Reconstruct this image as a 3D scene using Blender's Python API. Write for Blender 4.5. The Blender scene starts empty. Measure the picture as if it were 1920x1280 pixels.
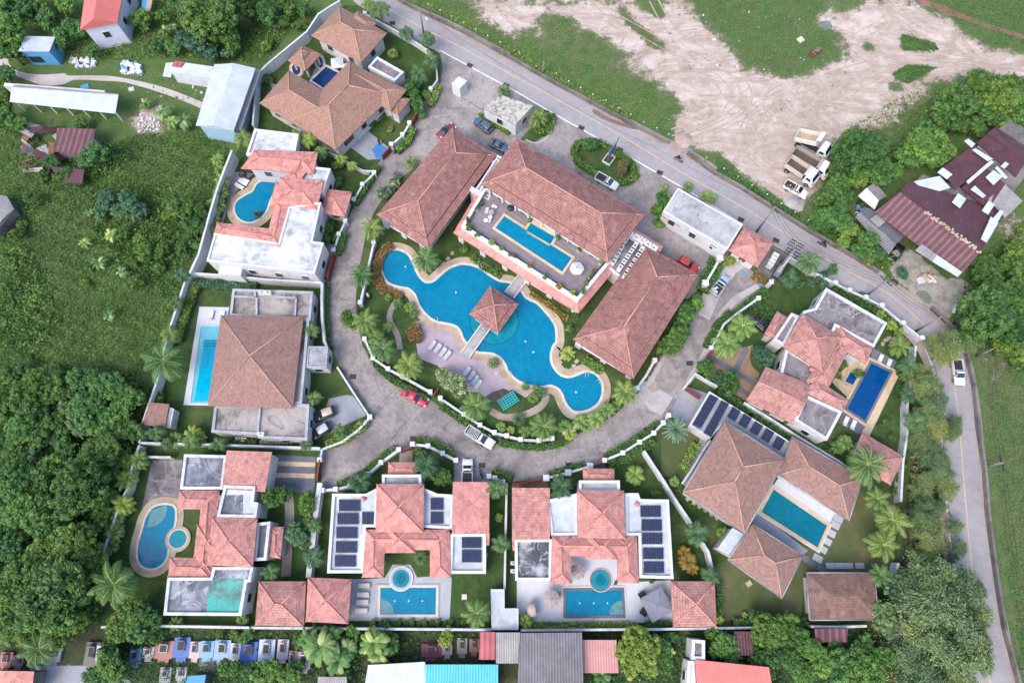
import bpy, math, random
import numpy as np
from mathutils import Vector, Matrix
random.seed(7); RNG = np.random.default_rng(7)
SC = bpy.context.scene
COL = SC.collection
# ------------------------------------------------------------------ camera, sky, sun, exposure
CAM_H, TILT, FPX = 115.0, math.radians(17.76), 1280.0
cam_data = bpy.data.cameras.new("camera"); cam_data.lens = 24.0; cam_data.sensor_width = 36.0
cam_data.clip_end = 3000.0; cam_data.clip_start = 1.0
cam = bpy.data.objects.new("camera", cam_data); COL.objects.link(cam)
cam.location = (0, 0, CAM_H); cam.rotation_euler = (TILT, 0, 0)
SC.camera = cam
W = bpy.data.worlds.new("World"); SC.world = W; W.use_nodes = True
nt = W.node_tree; nt.nodes.clear()
sky = nt.nodes.new("ShaderNodeTexSky"); sky.sky_type = 'NISHITA'; sky.sun_disc = False
SUN_EL, SUN_AZ = math.radians(52), math.radians(222)      # azimuth clockwise from north: light from the south-west
sky.sun_elevation = SUN_EL; sky.sun_rotation = SUN_AZ; sky.air_density = 1.0; sky.dust_density = 3.0; sky.ozone_density = 1.0
bg = nt.nodes.new("ShaderNodeBackground"); bg.inputs[1].default_value = 0.15
wo = nt.nodes.new("ShaderNodeOutputWorld")
nt.links.new(sky.outputs[0], bg.inputs[0]); nt.links.new(bg.outputs[0], wo.inputs[0])
sl = bpy.data.lights.new("sun", 'SUN'); sl.energy = 0.75; sl.angle = math.radians(30); sl.color = (1.0, 0.93, 0.82)
so = bpy.data.objects.new("sun", sl); COL.objects.link(so)
sdir = Vector((math.sin(SUN_AZ)*math.cos(SUN_EL), math.cos(SUN_AZ)*math.cos(SUN_EL), math.sin(SUN_EL)))
so.rotation_euler = sdir.to_track_quat('Z', 'Y').to_euler()
SC.view_settings.view_transform = 'Standard'; SC.view_settings.look = 'None'
SC.view_settings.exposure = 1.33; SC.view_settings.gamma = 1.0
SC.cycles.max_bounces = 5; SC.cycles.diffuse_bounces = 3; SC.cycles.glossy_bounces = 2
SC.cycles.transparent_max_bounces = 4; SC.cycles.caustics_reflective = False; SC.cycles.caustics_refractive = False

# ------------------------------------------------------------------ survey helper: photo pixel (1920 x 1280) + height -> world point
ct, st = math.cos(TILT), math.sin(TILT)
def P(x, y, z=0.0):
    u, v = (x-960)/FPX, (640-y)/FPX
    d = (u, v*ct+st, v*st-ct); k = (z-CAM_H)/d[2]
    return Vector((d[0]*k, d[1]*k, z))
def PX(p):                                                    # world point -> photo pixel
    x, y, z = p[0], p[1], p[2]-CAM_H
    cy = y*ct+z*st; cz = -y*st+z*ct
    return (960+FPX*x/-cz, 640-FPX*cy/-cz)
def PPM(x, y, z=0.0):                                         # pixels per metre there
    p = P(x, y, z); zz = -(-p.y*st+(p.z-CAM_H)*ct); return FPX/zz
def PL(pts, z=0.0): return [P(a, b, z) for a, b in pts]

# ------------------------------------------------------------------ tagging
def tag(o, label=None, cat=None, group=None, kind=None):
    if label: o['label'] = label
    if cat: o['category'] = cat
    if group: o['group'] = group
    if kind: o['kind'] = kind
    return o
def thing(name, label, cat, loc=(0, 0, 0), rz=0.0, group=None):
    o = bpy.data.objects.new(name, None); COL.objects.link(o)
    o.location = loc; o.rotation_euler = (0, 0, rz); o.empty_display_size = 0.5
    return tag(o, label, cat, group)
def kids(o): return [c for c in ALLKIDS.get(o.name, [])]
ALLKIDS = {}
def setparent(o, par):
    o.parent = par; ALLKIDS.setdefault(par.name, []).append(o)
def dup(root, loc, rz=0.0, sc=None, label=None, group=None, tilt=None):
    r = root.copy(); COL.objects.link(r); r.location = loc
    r.rotation_euler = (tilt[0] if tilt else 0, tilt[1] if tilt else 0, rz)
    if sc is not None: r.scale = sc if hasattr(sc, '__len__') else (sc, sc, sc)
    if label: r['label'] = label
    if group: r['group'] = group
    def rec(src, dst):
        for ch in kids(src):
            c = ch.copy(); COL.objects.link(c); c.parent = dst
            ALLKIDS.setdefault(dst.name, []).append(c); rec(ch, c)
    rec(root, r)
    return r

# ------------------------------------------------------------------ mesh builder
class MB:
    def __init__(s): s.v = []; s.f = []; s.uv = []; s.sm = []
    def face(s, pts, uv=None, smooth=False):
        b = len(s.v); s.v += [tuple(p) for p in pts]; s.f.append(tuple(range(b, b+len(pts)))); s.uv.append(uv); s.sm.append(smooth)
    def mesh(s, verts, faces, smooth=False):
        b = len(s.v); s.v += [tuple(p) for p in verts]
        for f in faces: s.f.append(tuple(b+i for i in f)); s.uv.append(None); s.sm.append(smooth)
    def prism(s, poly, z0, z1, top=True, bottom=False):
        p = [(q[0], q[1]) for q in poly]; n = len(p)
        if area(p) < 0: p = p[::-1]
        vs = [(a, b, z0) for a, b in p]+[(a, b, z1) for a, b in p]
        fs = [(i, (i+1) % n, n+(i+1) % n, n+i) for i in range(n)]
        if top: fs.append(tuple(range(n, 2*n)))
        if bottom: fs.append(tuple(range(n-1, -1, -1)))
        s.mesh(vs, fs)
    def sheet(s, poly, z):
        p = [(q[0], q[1]) for q in poly]
        if area(p) < 0: p = p[::-1]
        s.mesh([(a, b, z) for a, b in p], [tuple(range(len(p)))])
    def box(s, c, d, rz=0.0, ry=0.0, rx=0.0, taper=1.0):
        M = Matrix.Rotation(rz, 3, 'Z') @ Matrix.Rotation(ry, 3, 'Y') @ Matrix.Rotation(rx, 3, 'X')
        vs = []
        for sz in (-1, 1):
            t = taper if sz > 0 else 1.0
            for sx, sy in ((-1, -1), (1, -1), (1, 1), (-1, 1)):
                vs.append(Vector(c)+M @ Vector((sx*d[0]/2*t, sy*d[1]/2*t, sz*d[2]/2)))
        s.mesh(vs, [(3, 2, 1, 0), (4, 5, 6, 7), (0, 1, 5, 4), (1, 2, 6, 5), (2, 3, 7, 6), (3, 0, 4, 7)])
    def tube(s, pts, r, n=8, r2=None, caps=True, smooth=True):
        pts = [Vector(p) for p in pts]; m = len(pts); vs = []
        for i, p in enumerate(pts):
            d = (pts[min(i+1, m-1)]-pts[max(i-1, 0)]).normalized()
            a = Vector((0, 0, 1)) if abs(d.z) < 0.9 else Vector((1, 0, 0))
            e1 = d.cross(a).normalized(); e2 = d.cross(e1)
            rr = r if r2 is None else r+(r2-r)*i/(m-1)
            for k in range(n):
                t = 2*math.pi*k/n; vs.append(p+e1*math.cos(t)*rr+e2*math.sin(t)*rr)
        fs = [(i*n+k, i*n+(k+1) % n, (i+1)*n+(k+1) % n, (i+1)*n+k) for i in range(m-1) for k in range(n)]
        if caps: fs += [tuple(range(n-1, -1, -1)), tuple(range((m-1)*n, m*n))]
        s.mesh(vs, fs, smooth)
    def cyl(s, c, r, h, n=16, r2=None):
        s.tube([c, (c[0], c[1], c[2]+h)], r, n, r2 if r2 is not None else r, smooth=False)
    def ball(s, c, r, n=10, m=6, sz=1.0, smooth=True):
        vs = [(c[0], c[1], c[2]+r*sz)]
        for i in range(1, m):
            a = math.pi*i/m
            for k in range(n):
                t = 2*math.pi*k/n; vs.append((c[0]+r*math.sin(a)*math.cos(t), c[1]+r*math.sin(a)*math.sin(t), c[2]+r*sz*math.cos(a)))
        vs.append((c[0], c[1], c[2]-r*sz)); L = len(vs)-1
        fs = [(0, 1+k, 1+(k+1) % n) for k in range(n)]
        for i in range(m-2):
            for k in range(n): fs.append((1+i*n+k, 1+(i+1)*n+k, 1+(i+1)*n+(k+1) % n, 1+i*n+(k+1) % n))
        fs += [(L, 1+(m-2)*n+(k+1) % n, 1+(m-2)*n+k) for k in range(n)]
        s.mesh(vs, fs, smooth)
    def build(s, name, mat, parent=None, rel=True):
        me = bpy.data.meshes.new(name); off = Vector((0, 0, 0))
        if parent is not None and rel:
            q = parent
            while q is not None: off += q.location; q = q.parent
        me.from_pydata([(a[0]-off.x, a[1]-off.y, a[2]-off.z) for a in s.v], [], s.f)
        if any(u is not None for u in s.uv):
            L = me.uv_layers.new(name="UVMap"); k = 0; data = []
            for f, u in zip(s.f, s.uv):
                data += (list(u) if u is not None else [(0, 0)]*len(f))
            L.data.foreach_set("uv", [c for t in data for c in t])
        me.polygons.foreach_set("use_smooth", s.sm)
        me.materials.append(mat); me.update()
        o = bpy.data.objects.new(name, me); COL.objects.link(o)
        if parent is not None: setparent(o, parent)
        return o
def area(p):
    return 0.5*sum(p[i][0]*p[(i+1) % len(p)][1]-p[(i+1) % len(p)][0]*p[i][1] for i in range(len(p)))
def offset(poly, d):                                           # positive d grows a polygon outwards
    p = [Vector((q[0], q[1])) for q in poly]
    if area(p) < 0: p = p[::-1]
    n = len(p); out = []
    for i in range(n):
        a, b, c = p[i-1], p[i], p[(i+1) % n]
        e1 = (b-a).normalized(); e2 = (c-b).normalized()
        n1 = Vector((e1.y, -e1.x)); n2 = Vector((e2.y, -e2.x)); m = n1+n2
        if m.length < 1e-4: m = n1
        m.normalize(); k = d/max(0.35, m.dot(n1)); out.append(b+m*k)
    return out
def smooth(pts, k=5, closed=True):
    n = len(pts); out = []
    rng = range(n) if closed else range(n-1)
    g = (lambda i: pts[i % n]) if closed else (lambda i: pts[max(0, min(n-1, i))])
    for i in rng:
        p0, p1, p2, p3 = g(i-1), g(i), g(i+1), g(i+2)
        for j in range(k):
            t = j/k
            out.append(0.5*((2*p1)+(p2-p0)*t+(2*p0-5*p1+4*p2-p3)*t*t+(3*p1-p0-3*p2+p3)*t**3))
    if not closed: out.append(pts[-1])
    return out
def ribbon(pts, w):
    pts = [Vector((p[0], p[1])) for p in pts]; L = []; R = []
    for i, p in enumerate(pts):
        d = (pts[min(i+1, len(pts)-1)]-pts[max(0, i-1)]).normalized(); nn = Vector((-d.y, d.x))
        L.append(p+nn*w/2); R.append(p-nn*w/2)
    return L+R[::-1]
def npmesh(name, V, F, mat, tint=None, parent=None, smooth=False):
    me = bpy.data.meshes.new(name); k = F.shape[1]
    me.vertices.add(len(V)); me.vertices.foreach_set("co", np.ascontiguousarray(V, dtype=np.float32).ravel())
    me.loops.add(F.size); me.loops.foreach_set("vertex_index", F.astype(np.int32).ravel())
    me.polygons.add(len(F)); me.polygons.foreach_set("loop_start", np.arange(0, F.size, k, dtype=np.int32))
    me.polygons.foreach_set("loop_total", np.full(len(F), k, dtype=np.int32))
    if tint is not None:
        a = me.attributes.new("tint", 'FLOAT', 'FACE'); a.data.foreach_set("value", tint.astype(np.float32))
    me.update(calc_edges=True)
    if smooth: me.polygons.foreach_set("use_smooth", [True]*len(F))
    if mat is not None: me.materials.append(mat)
    o = bpy.data.objects.new(name, me)
    COL.objects.link(o)
    if parent is not None: setparent(o, parent)
    return o

# ------------------------------------------------------------------ materials
KEXP = 1.3
def lin(c): return tuple(((v/255)/12.92 if v <= 10 else ((v/255+0.055)/1.055)**2.4)/KEXP for v in c)+(1,)
def newmat(name, rough=0.8, spec=0.3):
    m = bpy.data.materials.new(name); m.use_nodes = True; n = m.node_tree
    b = n.nodes["Principled BSDF"]; b.inputs["Roughness"].default_value = rough
    b.inputs["Specular IOR Level"].default_value = spec
    return m, n, b
def nd(n, t, **kw):
    x = n.nodes.new(t)
    for k, v in kw.items(): setattr(x, k, v)
    return x
def ramp(n, fac, stops):
    r = nd(n, "ShaderNodeValToRGB"); e = r.color_ramp.elements
    while len(e) < len(stops): e.new(0.5)
    for el, (p, c) in zip(e, stops): el.position = p; el.color = c
    n.links.new(fac, r.inputs[0]); return r.outputs[0]
def noise(n, scale, detail=4, rough=0.55, vec=None, dist=0.0):
    x = nd(n, "ShaderNodeTexNoise"); x.inputs["Scale"].default_value = scale; x.inputs["Detail"].default_value = detail
    x.inputs["Roughness"].default_value = rough; x.inputs["Distortion"].default_value = dist
    if vec is not None: n.links.new(vec, x.inputs["Vector"])
    return x.outputs[0]
def wpos(n):
    return nd(n, "ShaderNodeNewGeometry").outputs["Position"]
def mixc(n, fac, a, b, mode='MIX'):
    x = nd(n, "ShaderNodeMix", data_type='RGBA', blend_type=mode)
    if isinstance(fac, (int, float)): x.inputs[0].default_value = fac
    else: n.links.new(fac, x.inputs[0])
    for s, i in ((a, 6), (b, 7)):
        if isinstance(s, tuple): x.inputs[i].default_value = s
        else: n.links.new(s, x.inputs[i])
    return x.outputs[2]
def mth(n, op, a, b=None, clamp=False):
    x = nd(n, "ShaderNodeMath", operation=op); x.use_clamp = clamp
    for s, i in ((a, 0), (b, 1)):
        if s is None: continue
        if isinstance(s, (int, float)): x.inputs[i].default_value = s
        else: n.links.new(s, x.inputs[i])
    return x.outputs[0]
def bump(n, b, h, strength=0.3, dist=0.1):
    x = nd(n, "ShaderNodeBump"); x.inputs["Strength"].default_value = strength; x.inputs["Distance"].default_value = dist
    n.links.new(h, x.inputs["Height"]); n.links.new(x.outputs[0], b.inputs["Normal"])
MATS = {}
def plain(name, c, rough=0.7, spec=0.3, var=0.12, scale=1.5, metal=0.0, c2=None, coat=0.0):
    if name in MATS: return MATS[name]
    m, n, b = newmat(name, rough, spec); v = wpos(n)
    f = noise(n, scale, 5, 0.6, v); base = lin(c)
    dk = lin(c2) if c2 else tuple(x*(1-2.2*var) for x in base[:3])+(1,)
    lt = tuple(min(1, x*(1+var)) for x in base[:3])+(1,)
    col = ramp(n, f, [(0.3, dk), (0.5, base), (0.75, lt)])
    n.links.new(col, b.inputs["Base Color"]); b.inputs["Metallic"].default_value = metal
    b.inputs["Coat Weight"].default_value = coat
    MATS[name] = m; return m
def tilemat(name, c, cd, row=0.42, colw=0.33, stain=0.5, dust=None, moss=None, speck=1.6, mott=1.0):
    m, n, b = newmat(name, 0.75, 0.25)
    uv = nd(n, "ShaderNodeUVMap").outputs[0]
    br = nd(n, "ShaderNodeTexBrick"); br.offset = 0.5
    br.inputs["Scale"].default_value = 1.0; br.inputs["Brick Width"].default_value = colw; br.inputs["Row Height"].default_value = row
    br.inputs["Mortar Size"].default_value = 0.07; br.inputs["Mortar Smooth"].default_value = 0.6; br.inputs["Bias"].default_value = 0.0
    br.inputs["Color1"].default_value = lin(c); br.inputs["Color2"].default_value = lin(tuple(v*0.9 for v in c)); br.inputs["Mortar"].default_value = lin(cd)
    n.links.new(uv, br.inputs["Vector"]); v = wpos(n)
    f1 = noise(n, 0.22, 5, 0.65, v); f2 = noise(n, 1.7, 5, 0.7, v)
    s1 = ramp(n, f1, [(0.42, (0, 0, 0, 1)), (0.7, (1, 1, 1, 1))])
    col = mixc(n, mth(n, 'MULTIPLY', s1, stain), br.outputs[0], lin(cd))
    if dust:
        s2 = ramp(n, noise(n, 0.35, 6, 0.7, v, 0.6), [(0.55, (0, 0, 0, 1)), (0.75, (1, 1, 1, 1))])
        col = mixc(n, mth(n, 'MULTIPLY', s2, 0.55), col, lin(dust))
    if moss:
        s3 = ramp(n, noise(n, 0.9, 7, 0.75, v), [(0.56, (0, 0, 0, 1)), (0.66, (1, 1, 1, 1))])
        s4 = ramp(n, noise(n, 0.12, 2, 0.5, v), [(0.45, (0, 0, 0, 1)), (0.6, (1, 1, 1, 1))])
        col = mixc(n, mth(n, 'MULTIPLY', mth(n, 'MULTIPLY', s3, s4), 0.65), col, lin(moss))
    g = ramp(n, f2, [(0.25, (1-.26*mott,)*3+(1,)), (0.75, (1+.14*mott,)*3+(1,))])
    col = mixc(n, 1.0, col, g, 'MULTIPLY')
    wn = nd(n, "ShaderNodeTexVoronoi"); wn.inputs["Scale"].default_value = speck; n.links.new(uv, wn.inputs["Vector"]); sp_ = nd(n, "ShaderNodeSeparateColor"); n.links.new(wn.outputs["Color"], sp_.inputs[0])
    col = mixc(n, 1.0, col, ramp(n, sp_.outputs[0], [(0.0, (0.76,)*3+(1,)), (0.45, (0.98,)*3+(1,)), (1.0, (1.14,)*3+(1,))]), 'MULTIPLY')
    n.links.new(col, b.inputs["Base Color"])
    bump(n, b, br.outputs[1], -0.6, 0.06)
    MATS[name] = m; return m
def stripes(name, c, c2, pitch=0.3, ang_uv=True, rough=0.5, metal=0.0, stain=0.35, rust=None, horiz=False):
    m, n, b = newmat(name, rough, 0.4); uv = nd(n, "ShaderNodeUVMap").outputs[0]
    sp = nd(n, "ShaderNodeSeparateXYZ"); n.links.new(uv, sp.inputs[0])
    w = mth(n, 'SINE', mth(n, 'MULTIPLY', sp.outputs[1 if horiz else 0], 2*math.pi/pitch))
    w = mth(n, 'ADD', mth(n, 'MULTIPLY', w, 0.5), 0.5); v = wpos(n)
    col = mixc(n, mth(n, 'MULTIPLY', mth(n, 'POWER', w, 3.0), 0.75), lin(c), lin(c2))
    f = ramp(n, noise(n, 0.5, 6, 0.7, v), [(0.35, (1-stain,)*3+(1,)), (0.65, (1.05,)*3+(1,))])
    col = mixc(n, 1.0, col, f, 'MULTIPLY')
    if rust:
        s = ramp(n, noise(n, 0.8, 7, 0.75, v), [(0.6, (0, 0, 0, 1)), (0.68, (1, 1, 1, 1))]); col = mixc(n, s, col, lin(rust))
    n.links.new(col, b.inputs["Base Color"]); b.inputs["Metallic"].default_value = metal
    bump(n, b, w, 0.5, 0.05); MATS[name] = m; return m
def stained(name, c, dark, light, sc=0.6, amt=0.5, rough=0.85, veins=None, crack=None):
    """weathered concrete / painted slab: blotches of dark mould and pale wear"""
    m, n, b = newmat(name, rough, 0.25); v = wpos(n)
    f1 = noise(n, sc, 7, 0.68, v, 0.4); f2 = noise(n, sc*0.23, 4, 0.6, v); f3 = noise(n, sc*7, 4, 0.7, v)
    s1 = ramp(n, f1, [(0.44, (0, 0, 0, 1)), (0.62, (1, 1, 1, 1))])
    col = mixc(n, mth(n, 'MULTIPLY', s1, amt), lin(c), lin(dark))
    s2 = ramp(n, f2, [(0.48, (0, 0, 0, 1)), (0.62, (1, 1, 1, 1))])
    col = mixc(n, mth(n, 'MULTIPLY', s2, 0.7), col, lin(light))
    if veins:
        q = noise(n, veins*0.8, 3, 0.5, v, 1.2); q2 = mth(n, 'ABSOLUTE', mth(n, 'SUBTRACT', q, 0.5))
        s = ramp(n, q2, [(0.0, (1, 1, 1, 1)), (0.012, (0.5, 0.5, 0.5, 1)), (0.03, (0, 0, 0, 1))]); s = mth(n, 'MULTIPLY', s, ramp(n, f1, [(0.4, (0.2,)*3+(1,)), (0.6, (1, 1, 1, 1))]))
        col = mixc(n, mth(n, 'MULTIPLY', s, 0.8), col, lin(crack or light))
    g = ramp(n, f3, [(0.25, (0.82,)*3+(1,)), (0.75, (1.1,)*3+(1,))]); col = mixc(n, 1.0, col, g, 'MULTIPLY')
    n.links.new(col, b.inputs["Base Color"]); bump(n, b, f3, 0.2, 0.02)
    MATS[name] = m; return m
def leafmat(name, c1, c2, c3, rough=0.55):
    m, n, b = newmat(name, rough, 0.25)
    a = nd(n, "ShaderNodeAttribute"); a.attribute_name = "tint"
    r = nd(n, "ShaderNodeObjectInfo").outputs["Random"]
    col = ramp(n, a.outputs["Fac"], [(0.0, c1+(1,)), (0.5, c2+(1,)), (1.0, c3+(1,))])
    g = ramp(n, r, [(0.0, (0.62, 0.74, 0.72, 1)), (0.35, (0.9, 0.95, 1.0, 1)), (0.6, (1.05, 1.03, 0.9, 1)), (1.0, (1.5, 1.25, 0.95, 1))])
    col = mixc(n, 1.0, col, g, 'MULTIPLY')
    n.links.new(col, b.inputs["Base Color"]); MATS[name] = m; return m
def watermat(name, c1, c2, tile=2.2, rough=0.06):
    m, n, b = newmat(name, rough, 0.3); v = wpos(n)
    f = noise(n, tile*2.5, 3, 0.7, v, 1.0); g = noise(n, 0.12, 3, 0.5, v)
    col = mixc(n, ramp(n, f, [(0.38, (0, 0, 0, 1)), (0.66, (1, 1, 1, 1))]), lin(c1), lin(c2))
    col = mixc(n, 1.0, col, ramp(n, g, [(0.3, (0.85, 0.9, 0.93, 1)), (0.7, (1.12, 1.06, 1.04, 1))]), 'MULTIPLY')
    vo = nd(n, "ShaderNodeTexVoronoi", feature='SMOOTH_F1'); vo.inputs["Scale"].default_value = 1.1; ad = nd(n, "ShaderNodeVectorMath", operation='ADD'); nz = nd(n, "ShaderNodeTexNoise"); nz.inputs["Scale"].default_value = 1.5; n.links.new(v, nz.inputs["Vector"]); n.links.new(v, ad.inputs[0]); n.links.new(nz.outputs[1], ad.inputs[1]); n.links.new(ad.outputs[0], vo.inputs["Vector"])
    col = mixc(n, 1.0, col, ramp(n, vo.outputs[0], [(0.1, (0.93,)*3+(1,)), (0.7, (1.12,)*3+(1,))]), 'MULTIPLY')  # pale net between the cells: caustic light painted into the water colour
    n.links.new(col, b.inputs["Base Color"]); bump(n, b, noise(n, 2.2, 4, 0.6, v), 0.25, 0.05)
    MATS[name] = m; return m

M = {}
M['club'] = tilemat('clubhouse_tile', (184, 136, 129), (130, 88, 84), 0.42, 0.34, 0.35, dust=(214, 168, 158), moss=(112, 74, 72))
M['pink'] = tilemat('salmon_tile', (225, 162, 154), (203, 136, 126), 0.36, 0.34, 0.2, speck=0.9)
M['pinkold'] = tilemat('old_salmon_tile', (217, 159, 151), (188, 128, 120), 0.42, 0.36, 0.25, moss=(128, 84, 80))
M['pinkworn'] = tilemat('worn_rose_tile', (208, 157, 149), (164, 114, 108), 0.42, 0.36, 0.35, dust=(226, 184, 168), moss=(116, 78, 76))
M['brown'] = tilemat('brown_shingle', (174, 138, 122), (156, 120, 106), 0.24, 0.3, 0.18, speck=3.5, mott=.3)
M['brown2'] = tilemat('grey_brown_shingle', (170, 136, 126), (146, 112, 104), 0.24, 0.3, 0.18, speck=3.5, mott=.35, dust=(180, 148, 132))
M['ridge_club'] = plain('ridge_club', (200, 150, 140), 0.8, var=0.15, scale=2)
M['ridge_pink'] = plain('ridge_pink', (214, 146, 132), 0.8, var=0.15, scale=2)
M['ridge_brown'] = plain('ridge_brown', (192, 156, 136), 0.8, var=0.2, scale=4)
M['white'] = plain('white_render', (216, 218, 222), 0.8, var=0.06, scale=0.8, c2=(196, 200, 208))
M['wallcream'] = plain('cream_wall', (214, 212, 212), 0.8, var=0.08, scale=0.6, c2=(180, 180, 184))
M['parapet'] = stained('weathered_parapet', (214, 218, 224), (130, 134, 140), (226, 230, 234), 0.9, 0.4)
M['parapet_grey'] = stained('grey_parapet', (178, 182, 190), (110, 112, 118), (190, 194, 200), 0.9, 0.4)
M['slab_white'] = stained('whitewashed_slab', (206, 208, 213), (140, 142, 150), (238, 240, 244), 0.5, 0.9)
M['slab_grey'] = stained('grey_mould_slab', (122, 124, 136), (82, 84, 95), (186, 190, 200), 0.6, 0.8, veins=0.25, crack=(206, 208, 214))
M['slab_dark'] = stained('dark_mould_slab', (104, 104, 110), (58, 58, 64), (170, 168, 170), 0.35, 0.7, veins=0.35, crack=(205, 205, 208))
M['slab_brown'] = stained('brown_stained_slab', (164, 156, 152), (104, 98, 96), (186, 178, 174), 0.3, 0.95, veins=0.22, crack=(92, 86, 84))
M['slab_teal'] = stained('teal_paint_slab', (104, 178, 168), (92, 108, 112), (78, 182, 170), 0.45, 0.95, veins=0.3, crack=(110, 120, 124))
M['slab_blue'] = stained('pale_blue_slab', (200, 208, 217), (142, 148, 156), (222, 230, 238), 0.5, 0.5)
M['slab_rock'] = stained('mottled_slab', (138, 132, 136), (82, 78, 84), (176, 170, 172), 0.4, 0.8, veins=0.3, crack=(196, 192, 190))
M['slab_pale'] = stained('pale_speckled_slab', (178, 178, 182), (134, 136, 142), (198, 198, 200), 0.35, 0.8, veins=0.3, crack=(120, 120, 124))
M['concrete'] = stained('road_concrete', (164, 157, 156), (124, 118, 118), (182, 174, 172), 0.33, 0.75, veins=0.035, crack=(104, 100, 102))
_n = M['concrete'].node_tree; _b = _n.nodes["Principled BSDF"]; _c = _b.inputs["Base Color"].links[0].from_socket; _v = wpos(_n)
_c = mixc(_n, 1.0, _c, ramp(_n, noise(_n, 1.3, 8, 0.8, _v, 0.3), [(0.36, (0.7,)*3+(1,)), (0.5, (0.98,)*3+(1,)), (0.66, (1.15,)*3+(1,))]), 'MULTIPLY')
_c = mixc(_n, ramp(_n, noise(_n, 0.09, 3, 0.6, _v), [(0.46, (0, 0, 0, 1)), (0.62, (0.5,)*3+(1,))]), _c, lin((120, 114, 116))); _n.links.new(_c, _b.inputs["Base Color"])
M['concrete_lt'] = stained('pale_concrete', (186, 180, 180), (150, 144, 146), (196, 190, 190), 0.5, 0.5)
M['conc_blue'] = stained('blue_grey_paving', (158, 162, 172), (128, 132, 142), (170, 174, 184), 0.5, 0.5)
M['asphalt'] = stained('worn_asphalt', (166, 162, 166), (150, 146, 150), (176, 172, 175), 0.12, 0.6)
M['verge'] = stained('dusty_verge', (172, 158, 148), (132, 118, 112), (188, 176, 166), 0.5, 0.6)
M['dust'] = stained('pale_dirt_track', (196, 186, 182), (160, 150, 146), (206, 198, 194), 0.5, 0.5)
M['gravel'] = stained('grey_gravel', (164, 160, 156), (118, 114, 108), (184, 180, 178), 0.35, 0.7)
M['coping'] = stained('sand_coping', (190, 172, 150), (150, 130, 114), (206, 190, 170), 0.6, 0.6)
M['coping_lt'] = plain('pale_coping', (214, 206, 194), 0.7, var=0.1)
M['pinkdeck'] = stained('mauve_paving', (182, 166, 178), (156, 140, 150), (194, 178, 188), 0.5, 0.5)
M['tandeck'] = stained('tan_paving', (212, 190, 160), (180, 150, 116), (222, 204, 178), 0.8, 0.5)
M['greydeck'] = stained('grey_stone_paving', (180, 184, 194), (162, 166, 176), (190, 194, 202), 0.7, 0.4)
M['whitedeck'] = stained('white_stone_paving', (208, 212, 222), (190, 194, 204), (216, 220, 230), 0.7, 0.4)
M['slate'] = stained('slate_paving', (112, 116, 130), (88, 92, 104), (128, 132, 144), 0.8, 0.5)
M['browndrive'] = stained('brown_gravel_paving', (160, 134, 110), (130, 106, 86), (176, 150, 124), 1.2, 0.5)
M['yellowline'] = plain('faded_yellow_paint', (206, 184, 150), 0.7, var=0.2, scale=3)
M['whiteline'] = plain('white_road_paint', (226, 226, 228), 0.7, var=0.2, scale=3)
M['grille'] = plain('drain_grating', (72, 62, 62), 0.7, var=0.3, scale=4)
M['darkwall'] = stained('old_concrete_wall', (120, 116, 114), (74, 72, 72), (146, 142, 138), 0.8, 0.6)
M['redgate'] = plain('red_brown_gate', (130, 62, 56), 0.6)
M['glass'] = plain('dark_glass', (46, 54, 64), 0.12, 0.6, var=0.1)
M['metal'] = plain('grey_metal', (150, 154, 160), 0.4, 0.5, metal=0.3)
M['darkmetal'] = plain('dark_metal', (52, 52, 56), 0.5)
M['wmetal'] = plain('white_metal', (222, 224, 228), 0.5)
M['trunk'] = plain('grey_bark', (126, 112, 98), 0.9, var=0.2, scale=3)
M['ptrunk'] = plain('pale_palm_bark', (150, 142, 130), 0.9, var=0.2, scale=4)
M['deadwood'] = plain('bleached_wood', (172, 164, 156), 0.9)
M['soil'] = stained('dark_soil', (104, 92, 82), (70, 62, 54), (124, 112, 100), 0.8, 0.5)
M['wood'] = plain('brown_wood', (134, 100, 78), 0.8, var=0.2)
M['water'] = watermat('pool_water', (0, 112, 152), (0, 138, 174))
M['water_teal'] = watermat('teal_pool_water', (10, 126, 148), (32, 148, 168))
M['water_lt'] = watermat('pale_pool_water', (96, 186, 204), (124, 206, 218))
M['water_cyan'] = watermat('cyan_pool_water', (0, 168, 208), (14, 186, 220))
M['water_deep'] = watermat('deep_blue_pool_water', (0, 66, 130), (8, 82, 146))
M['water_navy'] = watermat('navy_pool_water', (24, 46, 98), (40, 66, 120))
M['water_green'] = watermat('green_blue_pool_water', (0, 98, 124), (12, 126, 148))
M['poolstep'] = plain('pool_steps', (98, 146, 154), 0.4)
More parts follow.
